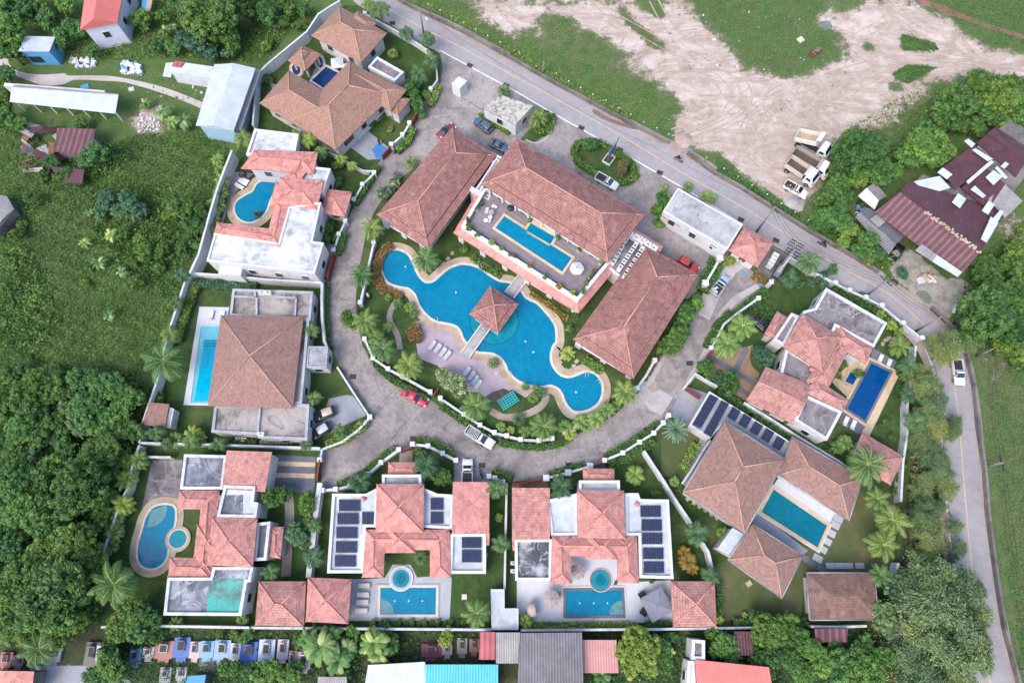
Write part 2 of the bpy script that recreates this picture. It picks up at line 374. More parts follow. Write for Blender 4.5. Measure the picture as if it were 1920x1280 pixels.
# ------------------------------------------------------------------ ground: one sheet out to the horizon, soil / grass masks as attributes
def inpoly(X, Y, poly):
    r = np.zeros(X.shape, bool); n = len(poly)
    for i in range(n):
        x1, y1 = poly[i][0], poly[i][1]; x2, y2 = poly[(i+1) % n][0], poly[(i+1) % n][1]
        if y1 == y2: continue
        c = ((y1 > Y) != (y2 > Y)) & (X < (x2-x1)*(Y-y1)/(y2-y1)+x1); r ^= c
    return r
DIRT = [[(870,0),(1290,0),(1310,37),(1335,65),(1360,72),(1375,107),(1422,136),(1455,145),(1502,142),(1540,130),(1597,107),(1580,65),(1560,55),(1535,50),(1535,15),(1565,22),(1610,26),(1600,-20),(1735,-20),(1722,5),(1740,25),(1782,37),(1810,67),(1835,87),(1865,92),(1990,110),(1990,175),(1920,160),(1890,147),(1850,137),(1757,150),(1727,160),(1740,180),(1690,200),(1677,240),(1640,240),(1590,237),(1572,262),(1552,300),(1535,345),(1515,375),(1500,385),(1465,378),(1430,358),(1400,345),(1370,325),(1345,292),(1300,280),(1258,262),(1270,232),(1282,207),(1260,175),(1230,150),(1217,130),(1192,100),(1145,85),(1140,65),(1095,62),(1060,22),(1010,30),(985,60),(960,75),(925,45),(880,20)],
 [(1000,45),(1030,60),(1025,85),(1005,75)], [(1140,105),(1180,110),(1215,135),(1230,160),(1190,140),(1150,118)],
 [(1855,660),(1880,670),(1872,700),(1850,700)], [(1850,718),(1895,725),(1880,745),(1855,740)], [(1885,465),(1925,440),(1925,405),(1885,410),(1875,440)],
 [(1880,180),(1925,175),(1925,160),(1880,150)], [(290,200),(310,240),(300,255),(270,250),(245,235),(255,205)], [(52,560),(75,565),(62,578),(48,572)]]
ISLE = [[(1155,7),(1167,37),(1192,62),(1222,90),(1247,100),(1250,87),(1230,72),(1200,47),(1175,22),(1160,8)],
 [(1197,0),(1242,5),(1247,35),(1235,40),(1200,15)], [(1385,115),(1417,132),(1424,138),(1395,132)],
 [(1700,62),(1722,72),(1752,80),(1762,95),(1702,97),(1690,90),(1687,72)], [(1700,122),(1757,127),(1727,145),(1702,160),(1685,150),(1669,140)],
 [(1615,82),(1635,77),(1647,97),(1620,98)], [(1290,283),(1350,287),(1360,300),(1382,325),(1400,345),(1440,372),(1500,400),(1520,418),(1500,430),(1440,395),(1340,335)],
 [(1622,62),(1640,58),(1645,68)], [(1668,150),(1690,160),(1690,175),(1665,170)]]
GRAV = [[(1662,475),(1690,468),(1722,475),(1742,498),(1775,520),(1815,528),(1830,545),(1800,575),(1775,600),(1745,588),(1722,560),(1690,535),(1672,512)], [(200,1260),(60,1290),(60,1250),(180,1250)],
 [(375,1225),(460,1230),(440,1262),(370,1255)], [(1690,530),(1745,560),(1765,600),(1720,570)]]
DRY = [[(1830,660),(1930,640),(1990,1290),(1925,1290),(1870,1050),(1850,900)], [(1000,20),(1110,60),(1180,110),(1120,130),(1010,90)], [(60,400),(150,390),(130,480),(60,560)], [(1040,80),(1190,120),(1160,150),(1060,120)], [(70,430),(170,380),(150,560),(60,600)]]
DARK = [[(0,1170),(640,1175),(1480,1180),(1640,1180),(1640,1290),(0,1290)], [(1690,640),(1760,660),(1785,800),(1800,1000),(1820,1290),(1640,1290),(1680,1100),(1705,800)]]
st_ = 0.7
xs = np.arange(-118, 118.1, st_); ys = np.arange(-58, 112.1, st_)
xs = np.concatenate([[-900, -400, -220, -150], xs, [150, 220, 400, 900]]); ys = np.concatenate([[-700, -300, -140, -80], ys, [140, 200, 400, 1200]])
GX, GY = np.meshgrid(xs, ys)
def mask(polys, blur=1):
    m = np.zeros(GX.shape)
    for p in polys: m = np.maximum(m, inpoly(GX, GY, PL(p)).astype(float))
    for _ in range(blur):
        for ax in (0, 1): m = (np.roll(m, 1, ax)+m*2+np.roll(m, -1, ax))/4
    return m
mk = {'dirt': mask(DIRT, 11)*(1-mask(ISLE, 2)), 'gravel': mask(GRAV, 2), 'dry': mask(DRY, 9), 'dark': mask(DARK, 2)}
ny, nx = GX.shape
gv = np.stack([GX.ravel(), GY.ravel(), np.zeros(GX.size)], 1)
idx = np.arange(nx*ny).reshape(ny, nx)
gf = np.stack([idx[:-1, :-1].ravel(), idx[:-1, 1:].ravel(), idx[1:, 1:].ravel(), idx[1:, :-1].ravel()], 1)
m, n, b = newmat("ground", 0.95, 0.1); v = wpos(n)
def att(nm):
    a = nd(n, "ShaderNodeAttribute"); a.attribute_name = nm; return a.outputs["Fac"]
fine = noise(n, 2.6, 6, 0.72, v); mid = noise(n, 0.35, 6, 0.65, v); big = noise(n, 0.05, 4, 0.6, v)
grass = ramp(n, fine, [(0.28, (0.024, 0.056, 0.018, 1)), (0.5, (0.06, 0.118, 0.036, 1)), (0.72, (0.115, 0.185, 0.06, 1))])
grass = mixc(n, ramp(n, mid, [(0.42, (0, 0, 0, 1)), (0.62, (1, 1, 1, 1))]), grass, mixc(n, 0.5, grass, (0.12, 0.135, 0.055, 1)))
dryc = ramp(n, fine, [(0.3, (0.06, 0.08, 0.035, 1)), (0.7, (0.19, 0.19, 0.11, 1))])
grass = mixc(n, mth(n, 'MULTIPLY', att('dry'), ramp(n, mid, [(0.4, (0, 0, 0, 1)), (0.65, (0.8, 0.8, 0.8, 1))])), grass, dryc)
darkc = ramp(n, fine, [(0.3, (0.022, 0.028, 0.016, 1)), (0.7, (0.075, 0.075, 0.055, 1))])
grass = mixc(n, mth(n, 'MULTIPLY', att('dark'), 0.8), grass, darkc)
dcol = ramp(n, mid, [(0.3, lin((174, 156, 144))), (0.45, lin((198, 183, 173))), (0.6, lin((214, 200, 192))), (0.75, lin((191, 172, 156)))])
def warp(sc, dist, rot, sx):
    mp = nd(n, "ShaderNodeMapping"); mp.inputs["Rotation"].default_value = (0, 0, rot); mp.inputs["Scale"].default_value = (sx, 1, 1); n.links.new(v, mp.inputs[0])
    t = nd(n, "ShaderNodeTexNoise"); t.inputs["Scale"].default_value = sc; t.inputs["Detail"].default_value = 8; t.inputs["Distortion"].default_value = dist; t.inputs["Roughness"].default_value = 0.62
    n.links.new(mp.outputs[0], t.inputs["Vector"]); return t.outputs[0]
dcol = mixc(n, ramp(n, warp(0.1, 2.6, 0.7, 0.45), [(0.42, (0, 0, 0, 1)), (0.52, (0.75,)*3+(1,)), (0.62, (0, 0, 0, 1))]), dcol, lin((166, 145, 130)))
dcol = mixc(n, ramp(n, warp(0.3, 2.2, -0.9, 0.3), [(0.48, (0, 0, 0, 1)), (0.54, (0.4,)*3+(1,)), (0.6, (0, 0, 0, 1))]), dcol, lin((222, 210, 204)))
dcol = mixc(n, ramp(n, noise(n, 0.06, 4, 0.6, v, 0.8), [(0.5, (0, 0, 0, 1)), (0.7, (0.75,)*3+(1,))]), dcol, lin((174, 158, 146)))
scr = ramp(n, noise(n, 1.1, 8, 0.85, v, 0.6), [(0.5, (0, 0, 0, 1)), (0.64, (1, 1, 1, 1))])
scr = mth(n, 'MULTIPLY', scr, ramp(n, noise(n, 0.11, 4, 0.6, v), [(0.46, (0, 0, 0, 1)), (0.6, (1, 1, 1, 1))]))
dcol = mixc(n, mth(n, 'MULTIPLY', scr, 0.75), dcol, lin((126, 126, 104)))
dcol = mixc(n, 1.0, dcol, ramp(n, noise(n, 3.5, 6, 0.8, v), [(0.3, (0.8,)*3+(1,)), (0.7, (1.1,)*3+(1,))]), 'MULTIPLY')
e = mth(n, 'ADD', att('dirt'), mth(n, 'MULTIPLY', mth(n, 'SUBTRACT', noise(n, 0.38, 9, 0.8, v), 0.5), 2.8))
tran = ramp(n, e, [(0.12, (0, 0, 0, 1)), (0.5, (0.85,)*3+(1,))])
grass = mixc(n, tran, grass, mixc(n, fine, (0.07, 0.085, 0.04, 1), (0.2, 0.18, 0.13, 1)))
fac = ramp(n, e, [(0.42, (0, 0, 0, 1)), (0.68, (1, 1, 1, 1))])
col = mixc(n, fac, grass, dcol)
gcol = ramp(n, noise(n, 0.7, 8, 0.75, v), [(0.3, lin((112, 108, 96))), (0.5, lin((160, 156, 150))), (0.7, lin((188, 184, 180)))])
e2 = mth(n, 'ADD', att('gravel'), mth(n, 'MULTIPLY', mth(n, 'SUBTRACT', mid, 0.5), 1.2))
col = mixc(n, ramp(n, e2, [(0.42, (0, 0, 0, 1)), (0.58, (1, 1, 1, 1))]), col, gcol)
n.links.new(col, b.inputs["Base Color"]); bump(n, b, fine, 0.6, 0.15)
g = npmesh("ground", gv, gf, m)
for k, a in mk.items():
    at = g.data.attributes.new(k, 'FLOAT', 'POINT'); at.data.foreach_set("value", a.ravel().astype(np.float32))
tag(g, kind='structure')

NSH = [0]
def sheet(name, pts, mat, lvl, curved=0, kind='structure', world=False):
    w = pts if world else PL(pts)
    if curved: w = smooth(w, curved)
    NSH[0] += 1; mb = MB(); mb.sheet(w, 0.005*lvl+(NSH[0] % 12)*0.00016); o = mb.build(name, M[mat] if isinstance(mat, str) else mat)
    if kind: o['kind'] = kind
    return o
lm, ln_, lb = newmat("lawn", 0.9, 0.15); lv = wpos(ln_)
lc = ramp(ln_, noise(ln_, 5, 6, 0.75, lv), [(0.25, (0.018, 0.04, 0.012, 1)), (0.5, (0.036, 0.074, 0.02, 1)), (0.75, (0.062, 0.112, 0.03, 1))])
lc = mixc(ln_, ramp(ln_, noise(ln_, 0.16, 5, 0.65, lv), [(0.46, (0, 0, 0, 1)), (0.7, (0.8,)*3+(1,))]), lc, (0.1, 0.115, 0.05, 1))
lc = mixc(ln_, 1.0, lc, ramp(ln_, noise(ln_, 0.9, 6, 0.7, lv), [(0.35, (0.75,)*3+(1,)), (0.65, (1.2,)*3+(1,))]), 'MULTIPLY')
ln_.links.new(lc, lb.inputs["Base Color"]); bump(ln_, lb, noise(ln_, 9, 4, 0.7, lv), 0.4, 0.05); M['lawn'] = lm
lm2, l2n, l2b = newmat("dry_lawn", 0.9, 0.15); lv = wpos(l2n)
lc = ramp(l2n, noise(l2n, 4, 6, 0.75, lv), [(0.25, (0.04, 0.06, 0.022, 1)), (0.75, (0.1, 0.125, 0.05, 1))])
lc = mixc(l2n, ramp(l2n, noise(l2n, 0.2, 5, 0.65, lv), [(0.42, (0, 0, 0, 1)), (0.7, (0.8, 0.8, 0.8, 1))]), lc, (0.15, 0.135, 0.08, 1))
l2n.links.new(lc, l2b.inputs["Base Color"]); M['drylawn'] = lm2

# lawns of the plots (level 1), then roads (2), paths and drives (3), decks (4)
sheet('lawn', [(585,65),(620,12),(675,10),(745,52),(825,100),(822,155),(775,235),(727,285),(705,325),(660,392),(612,520),(605,650),(690,780),(640,840),(600,850),(600,905),(655,905),(750,845),(855,865),(855,905),(960,900),(1107,873),(1197,828),(1253,778),(1290,725),(1345,640),(1430,545),(1480,480),(1565,530),(1692,605),(1735,680),(1710,820),(1692,940),(1680,1060),(1660,1180),(1300,1178),(600,1178),(190,1172),(200,1010),(240,900),(262,832),(290,730),(350,530),(372,485),(420,330),(470,235),(500,130)], 'lawn', 1)
sheet('lawn', [(1495,1010),(1600,880),(1680,930),(1675,1060),(1640,1072),(1510,1070),(1500,1178),(1345,1178),(1340,1060)], 'drylawn', 1.5)
sheet('lawn', [(1240,810),(1262,790),(1330,760),(1330,825),(1285,900),(1240,890)], 'drylawn', 1.5)
ROAD_NE = [(690,-40),(735,0),(800,32),(960,118),(1060,172),(1180,240),(1250,275),(1300,303),(1440,390),(1520,440),(1600,490),(1660,530),(1700,560),(1745,592),(1780,630),(1805,670),(1820,722),(1830,800),(1838,870),(1845,960),(1858,1050),(1870,1130),(1882,1200),(1900,1280),(1925,1380)]
ROAD_SW = [(630,-40),(672,0),(705,26),(745,50),(790,78),(825,95),(960,168),(1060,226),(1135,267),(1200,306),(1280,352),(1392,420),(1450,452),(1490,482),(1560,526),(1622,563),(1692,612),(1725,640),(1748,680),(1758,740),(1765,802),(1774,960),(1785,1060),(1795,1150),(1817,1280),(1840,1380)]
VERGE_NE = [(700,-42),(757,0),(805,22),(870,52),(960,102),(1067,162),(1180,222),(1257,262),(1310,290),(1440,378),(1520,430),(1615,483),(1665,518),(1712,552),(1757,586),(1792,622),(1817,662),(1832,722),(1842,800),(1848,870),(1856,960),(1868,1050),(1882,1130),(1896,1200),(1914,1280),(1940,1380)]
VERGE_SW = [(620,-40),(660,0),(690,22),(740,52),(790,82),(825,100),(960,176),(1060,234),(1200,314),(1280,360),(1395,428),(1440,458),(1480,486),(1556,536),(1615,572),(1685,620),(1715,650),(1735,690),(1745,740),(1752,802),(1762,960),(1772,1060),(1784,1150),(1805,1280),(1825,1380)]
sm = lambda a: smooth(PL(a), 4, False)
sheet('roadside_verge', sm(VERGE_NE)+sm(VERGE_SW)[::-1], 'verge', 2, world=True)
sheet('road', sm(ROAD_NE)+sm(ROAD_SW)[::-1], 'asphalt', 3, world=True)
CL = [(650,-35),(720,12),(792,52),(870,92),(960,141),(1060,195),(1160,252),(1235,297),(1272,320),(1360,370),(1440,417),(1540,480),(1640,535),(1690,570),(1740,618),(1770,665),(1787,715),(1795,760),(1800,810),(1805,877),(1812,960),(1822,1060),(1830,1115),(1850,1247),(1860,1290)]
o = sheet('centre_line', ribbon(smooth(PL(CL), 4, False), 0.2), 'yellowline', 4, world=True)
EL = [(825,95),(960,168),(1060,226),(1135,267),(1200,306),(1280,352),(1392,420)]
sheet('edge_line', ribbon(PL(EL), 0.28), 'whiteline', 4.5, world=True)
EL2 = [(1735,655),(1752,700),(1762,760),(1767,845),(1776,960),(1787,1060),(1798,1150),(1819,1280)]
sheet('edge_line', ribbon(smooth(PL(EL2), 4, False), 0.22), 'whiteline', 4.5, world=True)
YARD = [(825,95),(960,169),(1060,227),(1135,268),(1200,307),(1280,353),(1392,421),(1366,470),(1365,485),(1400,500),(1424,520),(1432,534),(1422,543),(1385,571),(1355,602),(1332,655),(1310,680),(1285,722),(1262,760),(1253,780),(1225,815),(1197,830),(1167,848),(1132,864),(1107,874),(1022,897),(960,903),(917,893),(915,905),(855,903),(855,863),(830,850),(800,833),(772,832),(772,845),(747,843),(712,868),(692,887),(655,907),(630,916),(605,917),(600,860),(605,847),(642,835),(680,805),(697,783),(652,715),(622,655),(612,640),(610,580),(611,530),(620,480),(627,475),(645,420),(665,387),(700,322),(715,298),(740,282),(775,232),(785,208),(805,175),(825,155),(830,130)]
sheet('estate_road', YARD, 'concrete', 4)
# paving joints
mb = MB()
for a in [((700,780),(790,690)),((690,770),(745,830)),((640,835),(770,700)),((800,745),(720,840)),((830,850),(880,800)),((612,560),(672,565)),((614,620),(680,625)),((1040,895),(1045,835)),((1160,850),(1130,790)),((1220,815),(1180,745)),((905,225),(945,248)),((985,275),(1000,262)),((870,185),(900,205)),((860,180),(935,223)),((715,740),(700,700)),((620,500),(690,500)),((660,390),(720,410))]:
    mb.sheet(ribbon(PL(a), 0.05), 0.0265)
o = mb.build('paving_joints', M['grille']); o['kind'] = 'structure'
GARDEN = [(735,345),(700,400),(686,440),(674,500),(667,560),(670,600),(680,650),(712,690),(755,717),(805,748),(850,781),(890,805),(925,826),(975,838),(1030,837),(1080,815),(1150,780),(1195,738),(1225,685),(1242,650),(1290,620),(1318,548),(1322,530),(1290,560),(1200,560),(1150,480),(1000,350),(850,270),(800,300)]
sheet('lawn', GARDEN, 'lawn', 6)
sheet('sidewalk', [(1360,480),(1398,500),(1380,512),(1350,555),(1330,600),(1310,590),(1322,532),(1345,490)], 'concrete_lt', 5)
sheet('sidewalk', [(1424,540),(1385,565),(1362,590),(1352,620),(1330,665),(1305,705),(1292,722),(1285,716),(1300,690),(1322,650),(1340,610),(1350,582),(1375,556),(1418,532)], 'concrete_lt', 5)
sheet('sidewalk', [(1235,668),(1248,672),(1225,715),(1205,738),(1197,730),(1215,700)], 'concrete_lt', 7)
sheet('road_patch', [(1196,738),(1225,722),(1262,745),(1240,780),(1218,768)], 'concrete_lt', 5.5)
sheet('road_patch', [(1210,720),(1228,712),(1242,728),(1222,738)], 'verge', 6)
sheet('driveway', [(1284,723),(1328,738),(1292,796),(1252,779)], 'conc_blue', 5.2)
sheet('footpath', smooth(PL([(-20,80),(10,95),(22,128),(70,140),(120,138),(130,142),(195,142),(240,148),(300,162),(345,178),(392,198),(385,206),(340,188),(295,172),(235,155),(195,152),(140,150),(120,158),(80,160),(30,142),(-20,118)]), 3), 'dust', 1, world=True)
sheet('cemetery_lane', [(60,1247),(170,1247),(215,1252),(260,1290),(40,1290)], 'conc_blue', 1.2)
sheet('muddy_stream', smooth(PL([(1715,2),(1740,12),(1780,28),(1830,45),(1880,62),(1935,76),(1935,70),(1880,54),(1835,38),(1790,20),(1745,4),(1720,-4)]), 3), plain('red_muddy_water', (150, 104, 100), 0.3, c2=(112, 84, 96), scale=0.5), 0.9, world=True)
sheet('puddle', smooth(PL([(1538,42),(1552,40),(1562,52),(1545,56)]), 3), plain('murky_water', (120, 128, 120), 0.15), 1, world=True)
sheet('puddle', smooth(PL([(1717,548),(1735,545),(1748,560),(1742,570),(1728,562)]), 3), plain('murky_water', (120, 128, 120), 0.15), 1, world=True)
sheet('puddle', smooth(PL([(1115,205),(1145,222),(1200,240),(1190,243),(1140,228),(1112,212)]), 3), plain('damp_silt', (132, 112, 108), 0.4), 3.4, world=True)
# garden walks and drives
sheet('driveway', [(511,852),(592,856),(589,922),(508,922)], 'slate', 3)
for a, c in (((513, 868), (591, 871)), ((512, 890), (590, 892))):
    sheet('paving_band', ribbon(PL([a, c]), 0.75), 'tandeck', 3.5, world=True)
sheet('driveway', [(617,747),(603,790),(580,757),(576,825),(600,822),(640,800),(687,778),(662,742),(650,740)], 'conc_blue', 3)
sheet('driveway', [(590,450),(630,460),(625,530),(590,520)], 'concrete_lt', 3)
sheet('driveway', [(857,862),(917,888),(915,903),(850,910),(852,870)], 'conc_blue', 5)
sheet('driveway', [(750,843),(772,833),(775,870),(748,870)], 'verge', 5)
sheet('driveway', [(960,905),(1025,898),(1030,918),(960,918)], 'browndrive', 5)
sheet('driveway', [(1107,874),(1133,863),(1135,880),(1108,880)], 'slate', 5)
sheet('driveway', [(655,275),(687,243),(730,278),(712,298),(690,300)], 'conc_blue', 3)
sheet('blue_tarpaulin_floor', [(697,280),(710,268),(735,285),(722,300),(705,297)], plain('bright_blue_cover', (70, 130, 190), 0.6), 6)
sheet('driveway', [(1317,654),(1337,657),(1399,651),(1412,646),(1405,670),(1409,685),(1424,700),(1410,735),(1399,752),(1380,742),(1302,681)], 'browndrive', 3)
for r_ in (((1316, 661), (1418, 720)), ((1374, 722), (1404, 740)), ((1367, 686), (1360, 693)), ((1400, 652), (1380, 692))):
    sheet('paving_band', ribbon(PL(r_), 1.0), 'slate', 3.6, world=True)
sheet('garden_path', [(1402,590),(1445,612),(1440,622),(1398,600)], 'slate', 3)
for pts, w in (([(745,560),(733,582),(731,600),(745,628),(750,655)], 1.0), ([(921,770),(945,782),(980,778),(1005,768),(1020,755),(1024,740)], 1.2), ([(540,920),(543,960),(540,1010),(536,1080)], 1.5), ([(580,1090),(589,1178)], 0.5)):
    sheet('garden_path', ribbon(smooth(PL(pts), 5, False), w), 'verge', 7 if pts[0][0] > 700 else 2, world=True)
sheet('patio', [(285,862),(342,862),(334,943),(300,935),(266,953)], 'slab_rock', 3)
sheet('pool_deck', [(774,606),(792,598),(830,612),(862,625),(880,648),(905,662),(950,690),(965,712),(1010,735),(985,745),(960,730),(930,745),(912,750),(900,735),(880,735),(850,725),(820,685),(785,672)], 'pinkdeck', 8)
sheet('pool_deck', [(437,322),(476,325),(455,345),(430,375),(420,415),(413,422),(432,350)], 'pinkdeck', 3)
sheet('planting_bed', [(920,755),(905,748),(922,735),(945,728),(965,737),(940,752)], 'soil', 9)
sheet('pool_deck', [(374,575),(430,576),(390,760),(344,759)], 'whitedeck', 3)
sheet('patio', [(659,1085),(705,1084),(722,1082),(736,1058),(770,1058),(782,1082),(806,1080),(847,1083),(843,1163),(653,1163)], 'greydeck', 3)
sheet('patio', [(969,1088),(1035,1088),(1070,1093),(1070,1040),(1157,1043),(1158,1092),(1257,1087),(1261,1167),(969,1165)], 'whitedeck', 3)
sheet('pool_deck', [(1459,896),(1566,962),(1555,982),(1448,913)], 'whitedeck', 3)
sheet('pool_deck', [(1412,955),(1425,962),(1515,1032),(1505,1040),(1405,975)], 'conc_blue', 3)
sheet('pool_deck', [(1602,670),(1624,682),(1612,702),(1590,745),(1565,722),(1560,715)], 'tandeck', 3)
sheet('pool_deck', [(1670,694),(1684,706),(1630,818),(1612,808)], 'tandeck', 3)
sheet('pool_deck', [(1637,652),(1682,677),(1671,697),(1631,677)], 'slate', 4)
sheet('pool_deck', [(1580,772),(1624,797),(1612,815),(1572,792)], 'slate', 4)
sheet('carport_floor', [(1314,820),(1335,828),(1290,915),(1279,908)], 'conc_blue', 3)
sheet('terrace', [(500,150),(540,170),(560,200),(590,130),(640,120),(680,150),(640,200),(560,240)], 'conc_blue', 2)
for px, py in [(1572,972),(1566,984),(1558,999),(1550,1014),(1542,1029),(1533,1046)]:
    mb = MB(); c = P(px, py); mb.box((c.x, c.y, 0.03), (1.5, 1.1, 0.05), math.radians(-30)); tag(mb.build('stepping_stone', M['greydeck']), kind='structure')
for px, py in [(1557,1060),(1574,1060),(1591,1060),(1612,1060)]:
    mb = MB(); c = P(px, py); mb.box((c.x, c.y, 0.03), (1.4, 0.9, 0.05), 0); tag(mb.build('stepping_stone', M['greydeck']), kind='structure')
for px, py in [(1510,1047),(1523,1057),(1539,1065)]:
    mb = MB(); c = P(px, py); mb.box((c.x, c.y, 0.03), (1.3, 1.0, 0.05), math.radians(-32)); tag(mb.build('stepping_stone', M['slate']), kind='structure')
SST = [(1056,662),(1052,671),(1050,680),(1053,690),(1061,694),(1069,694),(1076,686),(1081,677),(1125,655),(1118,668),(1095,545),(1103,533),(1111,521),(1119,509),(1127,497),(1087,557),(1079,569),(848,475),(840,485),(832,495),(824,505),(816,512)]
SST += [(1655,645),(1660,638),(1667,634),(1674,636)]+[(1290+11*i, 935+7*i) for i in range(6)]+[(490+7*i, 828) for i in range(9)]
for px, py in SST:
    mb = MB(); c = P(px, py); mb.box((c.x, c.y, 0.045), (0.75, 0.6, 0.06), random.uniform(0, 1.5)); tag(mb.build('stepping_stone', M['coping']), kind='structure')

M['rut'] = stained('wheel_rut', (182, 164, 152), (154, 136, 124), (202, 187, 177), 1.2, 0.6)
TR = [[(1262,262),(1320,250),(1380,222),(1440,190),(1520,160),(1620,125),(1760,108),(1925,135)], [(1270,256),(1340,232),(1400,190),(1380,140),(1320,100),(1262,60),(1225,0)], [(1262,250),(1330,220),(1360,170),(1300,120),(1220,70),(1150,30),(1110,-5)],
 [(1500,270),(1470,250),(1440,200),(1460,170),(1520,150)], [(1480,260),(1450,262),(1425,240),(1430,205),(1470,175),(1560,150)], [(1490,300),(1440,290),(1410,255),(1418,215),(1450,190)], [(1465,330),(1420,300),(1395,260),(1410,215)], [(1640,118),(1600,80),(1660,40),(1690,0)], [(1750,108),(1690,60),(1660,20),(1650,-10)],
 [(1420,230),(1380,220),(1340,235),(1290,262)], [(1530,240),(1500,215),(1480,190),(1490,160)], [(1925,142),(1780,118),(1660,140),(1570,175),(1500,220)]]
for k_, t_ in enumerate(TR):
    w_ = smooth(PL(t_), 6, False)
    for o_ in (-.95, .95):
        q_ = []
        for i_, p_ in enumerate(w_):
            d_ = (w_[min(i_+1, len(w_)-1)]-w_[max(0, i_-1)]).normalized(); q_.append(Vector((p_.x-d_.y*o_, p_.y+d_.x*o_)))
        sheet('wheel_track', ribbon(q_, .28), 'rut', 1.2+.3*k_+(.15 if o_ > 0 else 0), world=True)

sheet('lawn', [(1080,288),(1085,272),(1098,268),(1120,268),(1145,281),(1168,295),(1184,309),(1187,324),(1178,334),(1163,337),(1141,333),(1114,317),(1088,300)], 'lawn', 5)
sheet('lawn', [(975,262),(1000,235),(1012,205),(1030,208),(1034,235),(1022,255),(1000,268)], 'lawn', 5)
sheet('lawn', [(1265,422),(1350,476),(1345,484),(1260,432)], 'lawn', 5)
for pts_ in ([(985,262),(1005,268),(1026,258),(1036,238),(1036,212)],): sheet('kerb', ribbon(smooth(PL(pts_), 4, False), .2), 'coping_lt', 6, world=True)
# ------------------------------------------------------------------ building kit
def ccw(p): return p if area(p) > 0 else p[::-1]
def uvface(mb, pts, p, q, zs=1.0):
    p, q = Vector(p), Vector(q); e = (q-p).normalized()
    uv = []
    for r in pts:
        d = Vector(r)-p; u = d.dot(e); w = (d-e*u).length; uv.append((u+p.x*0.37, w))
    mb.face(pts, uv)
def roofgeo(q, z, pitch, kind='hip', axis=None):
    """q: 4 world xy corners. returns (ordered corners, r1, r2) with a-b the long side"""
    q = ccw([Vector((p[0], p[1])) for p in q])
    l0 = ((q[1]-q[0]).length+(q[3]-q[2]).length)/2; l1 = ((q[2]-q[1]).length+(q[0]-q[3]).length)/2
    if (l1 > l0) if axis is None else axis: q = q[1:]+q[:1]; l0, l1 = l1, l0
    a, b, c, d = q; w = l1/2; m1, m2 = (b+c)/2, (d+a)/2; ax = (m1-m2).normalized()
    if kind == 'hip':
        if l0-l1 < 0.13*l1: r1 = r2 = (a+b+c+d)/4
        else: r1, r2 = m1-ax*w, m2+ax*w
    else: r1, r2 = m1, m2
    h = z+pitch*w
    v3 = lambda p, zz: Vector((p.x, p.y, zz))
    return [v3(p, z) for p in q], v3(r1, h), v3(r2, h)
def hip(root, quad, z, pitch, mat, rmat=None, kind='hip', tier=0, over=0.8, walls=None, axis=None, wallz=0.0, world=False, fascia=0.22, win=True, dz=0.0, gut=None, name='roof'):
    w = quad if world else [P(a, b, z) for a, b in quad]
    z = z+dz
    mb = MB(); base = z; outer = ccw([Vector((p[0], p[1])) for p in w])
    if fascia:
        o2 = MB(); mb.prism(outer, z-fascia, z-0.002, top=False, bottom=True)
        if gut:
            g_ = MB()
            for i in range(4): g_.tube([(*outer[i], z-0.05), (*outer[(i+1) % 4], z-0.05)], 0.11, 6)
            g_.build('gutter', M[gut], root)
    if tier:
        inn = offset(outer, -tier); zt = z+tier*pitch*0.8
        for i in range(4):
            j = (i+1) % 4; A, B = Vector((*outer[i], z)), Vector((*outer[j], z))
            uvface(mb, [A, B, Vector((*inn[j], zt)), Vector((*inn[i], zt))], A, B)
        rim = offset(inn, 0.12); mb.prism(rim, zt-0.05, zt+0.2, top=False); q, z = rim, zt+0.2
    else: q = outer
    c, r1, r2 = roofgeo(q, z, pitch, kind, axis); a, b, cc, d = c
    same = (r1-r2).length < 0.05
    uvface(mb, [a, b, r1] if same else [a, b, r1, r2], a, b); uvface(mb, [cc, d, r2] if same else [cc, d, r2, r1], cc, d)
    if kind == 'hip': uvface(mb, [b, cc, r1], b, cc); uvface(mb, [d, a, r2], d, a)
    else: uvface(mb, [b, cc, r1], b, cc); uvface(mb, [d, a, r2], d, a)
    o = mb.build(name, M[mat], root)
    if rmat:
        rb = MB(); up = Vector((0, 0, 0.03))
        if not same: rb.tube([r1+up, r2+up], 0.11, 6)
        if kind == 'hip':
            for p, r in ((a, r2), (b, r1), (cc, r1), (d, r2)): rb.tube([p+up, r+up], 0.1, 6)
            if tier:
                for i in range(4): rb.tube([Vector((*outer[i], base+0.02)), Vector((*inn[i], zt+0.04))], 0.09, 6)
        rb.build('ridge_tiles', M[rmat], o)
    if walls:
        mb = MB(); wp = offset(outer, -over); mb.prism(wp, wallz, base-0.05, top=False); mb.build('wall', M[walls], root)
        if win: windows(root, wp, wallz, base)
    return o
def shed(root, quad, z, rise, mat, walls=None, over=0.3, gut=None, hi=0, name='roof', world=False, th=0.12):
    """mono-pitch roof; edge hi..hi+1 is the high one, both given at their own height in pixels"""
    mb = MB(); n = len(quad); zz = [z+(rise if i in (hi, (hi+1) % 4) else 0) for i in range(4)]
    w = [Vector(q) for q in quad] if world else [P(quad[i][0], quad[i][1], zz[i]) for i in range(4)]
    for i in range(4): w[i].z = zz[i]
    lo = w[(hi+2) % 4], w[(hi+3) % 4]
    if area(w) < 0: w = w[::-1]
    uvface(mb, w, lo[0], lo[1])
    dn = Vector((0, 0, -th))
    for i in range(4): mb.face([w[(i+1) % 4], w[i], w[i]+dn, w[(i+1) % 4]+dn])
    mb.face([p+dn for p in w[::-1]])
    o = mb.build(name, M[mat], root)
    if walls:
        mb = MB(); ip = offset([(p.x, p.y) for p in w], -over); hz = min(zz)-th
        mb.prism(ip, 0, hz-0.02); mb.build('wall', M[walls], root)
    return o
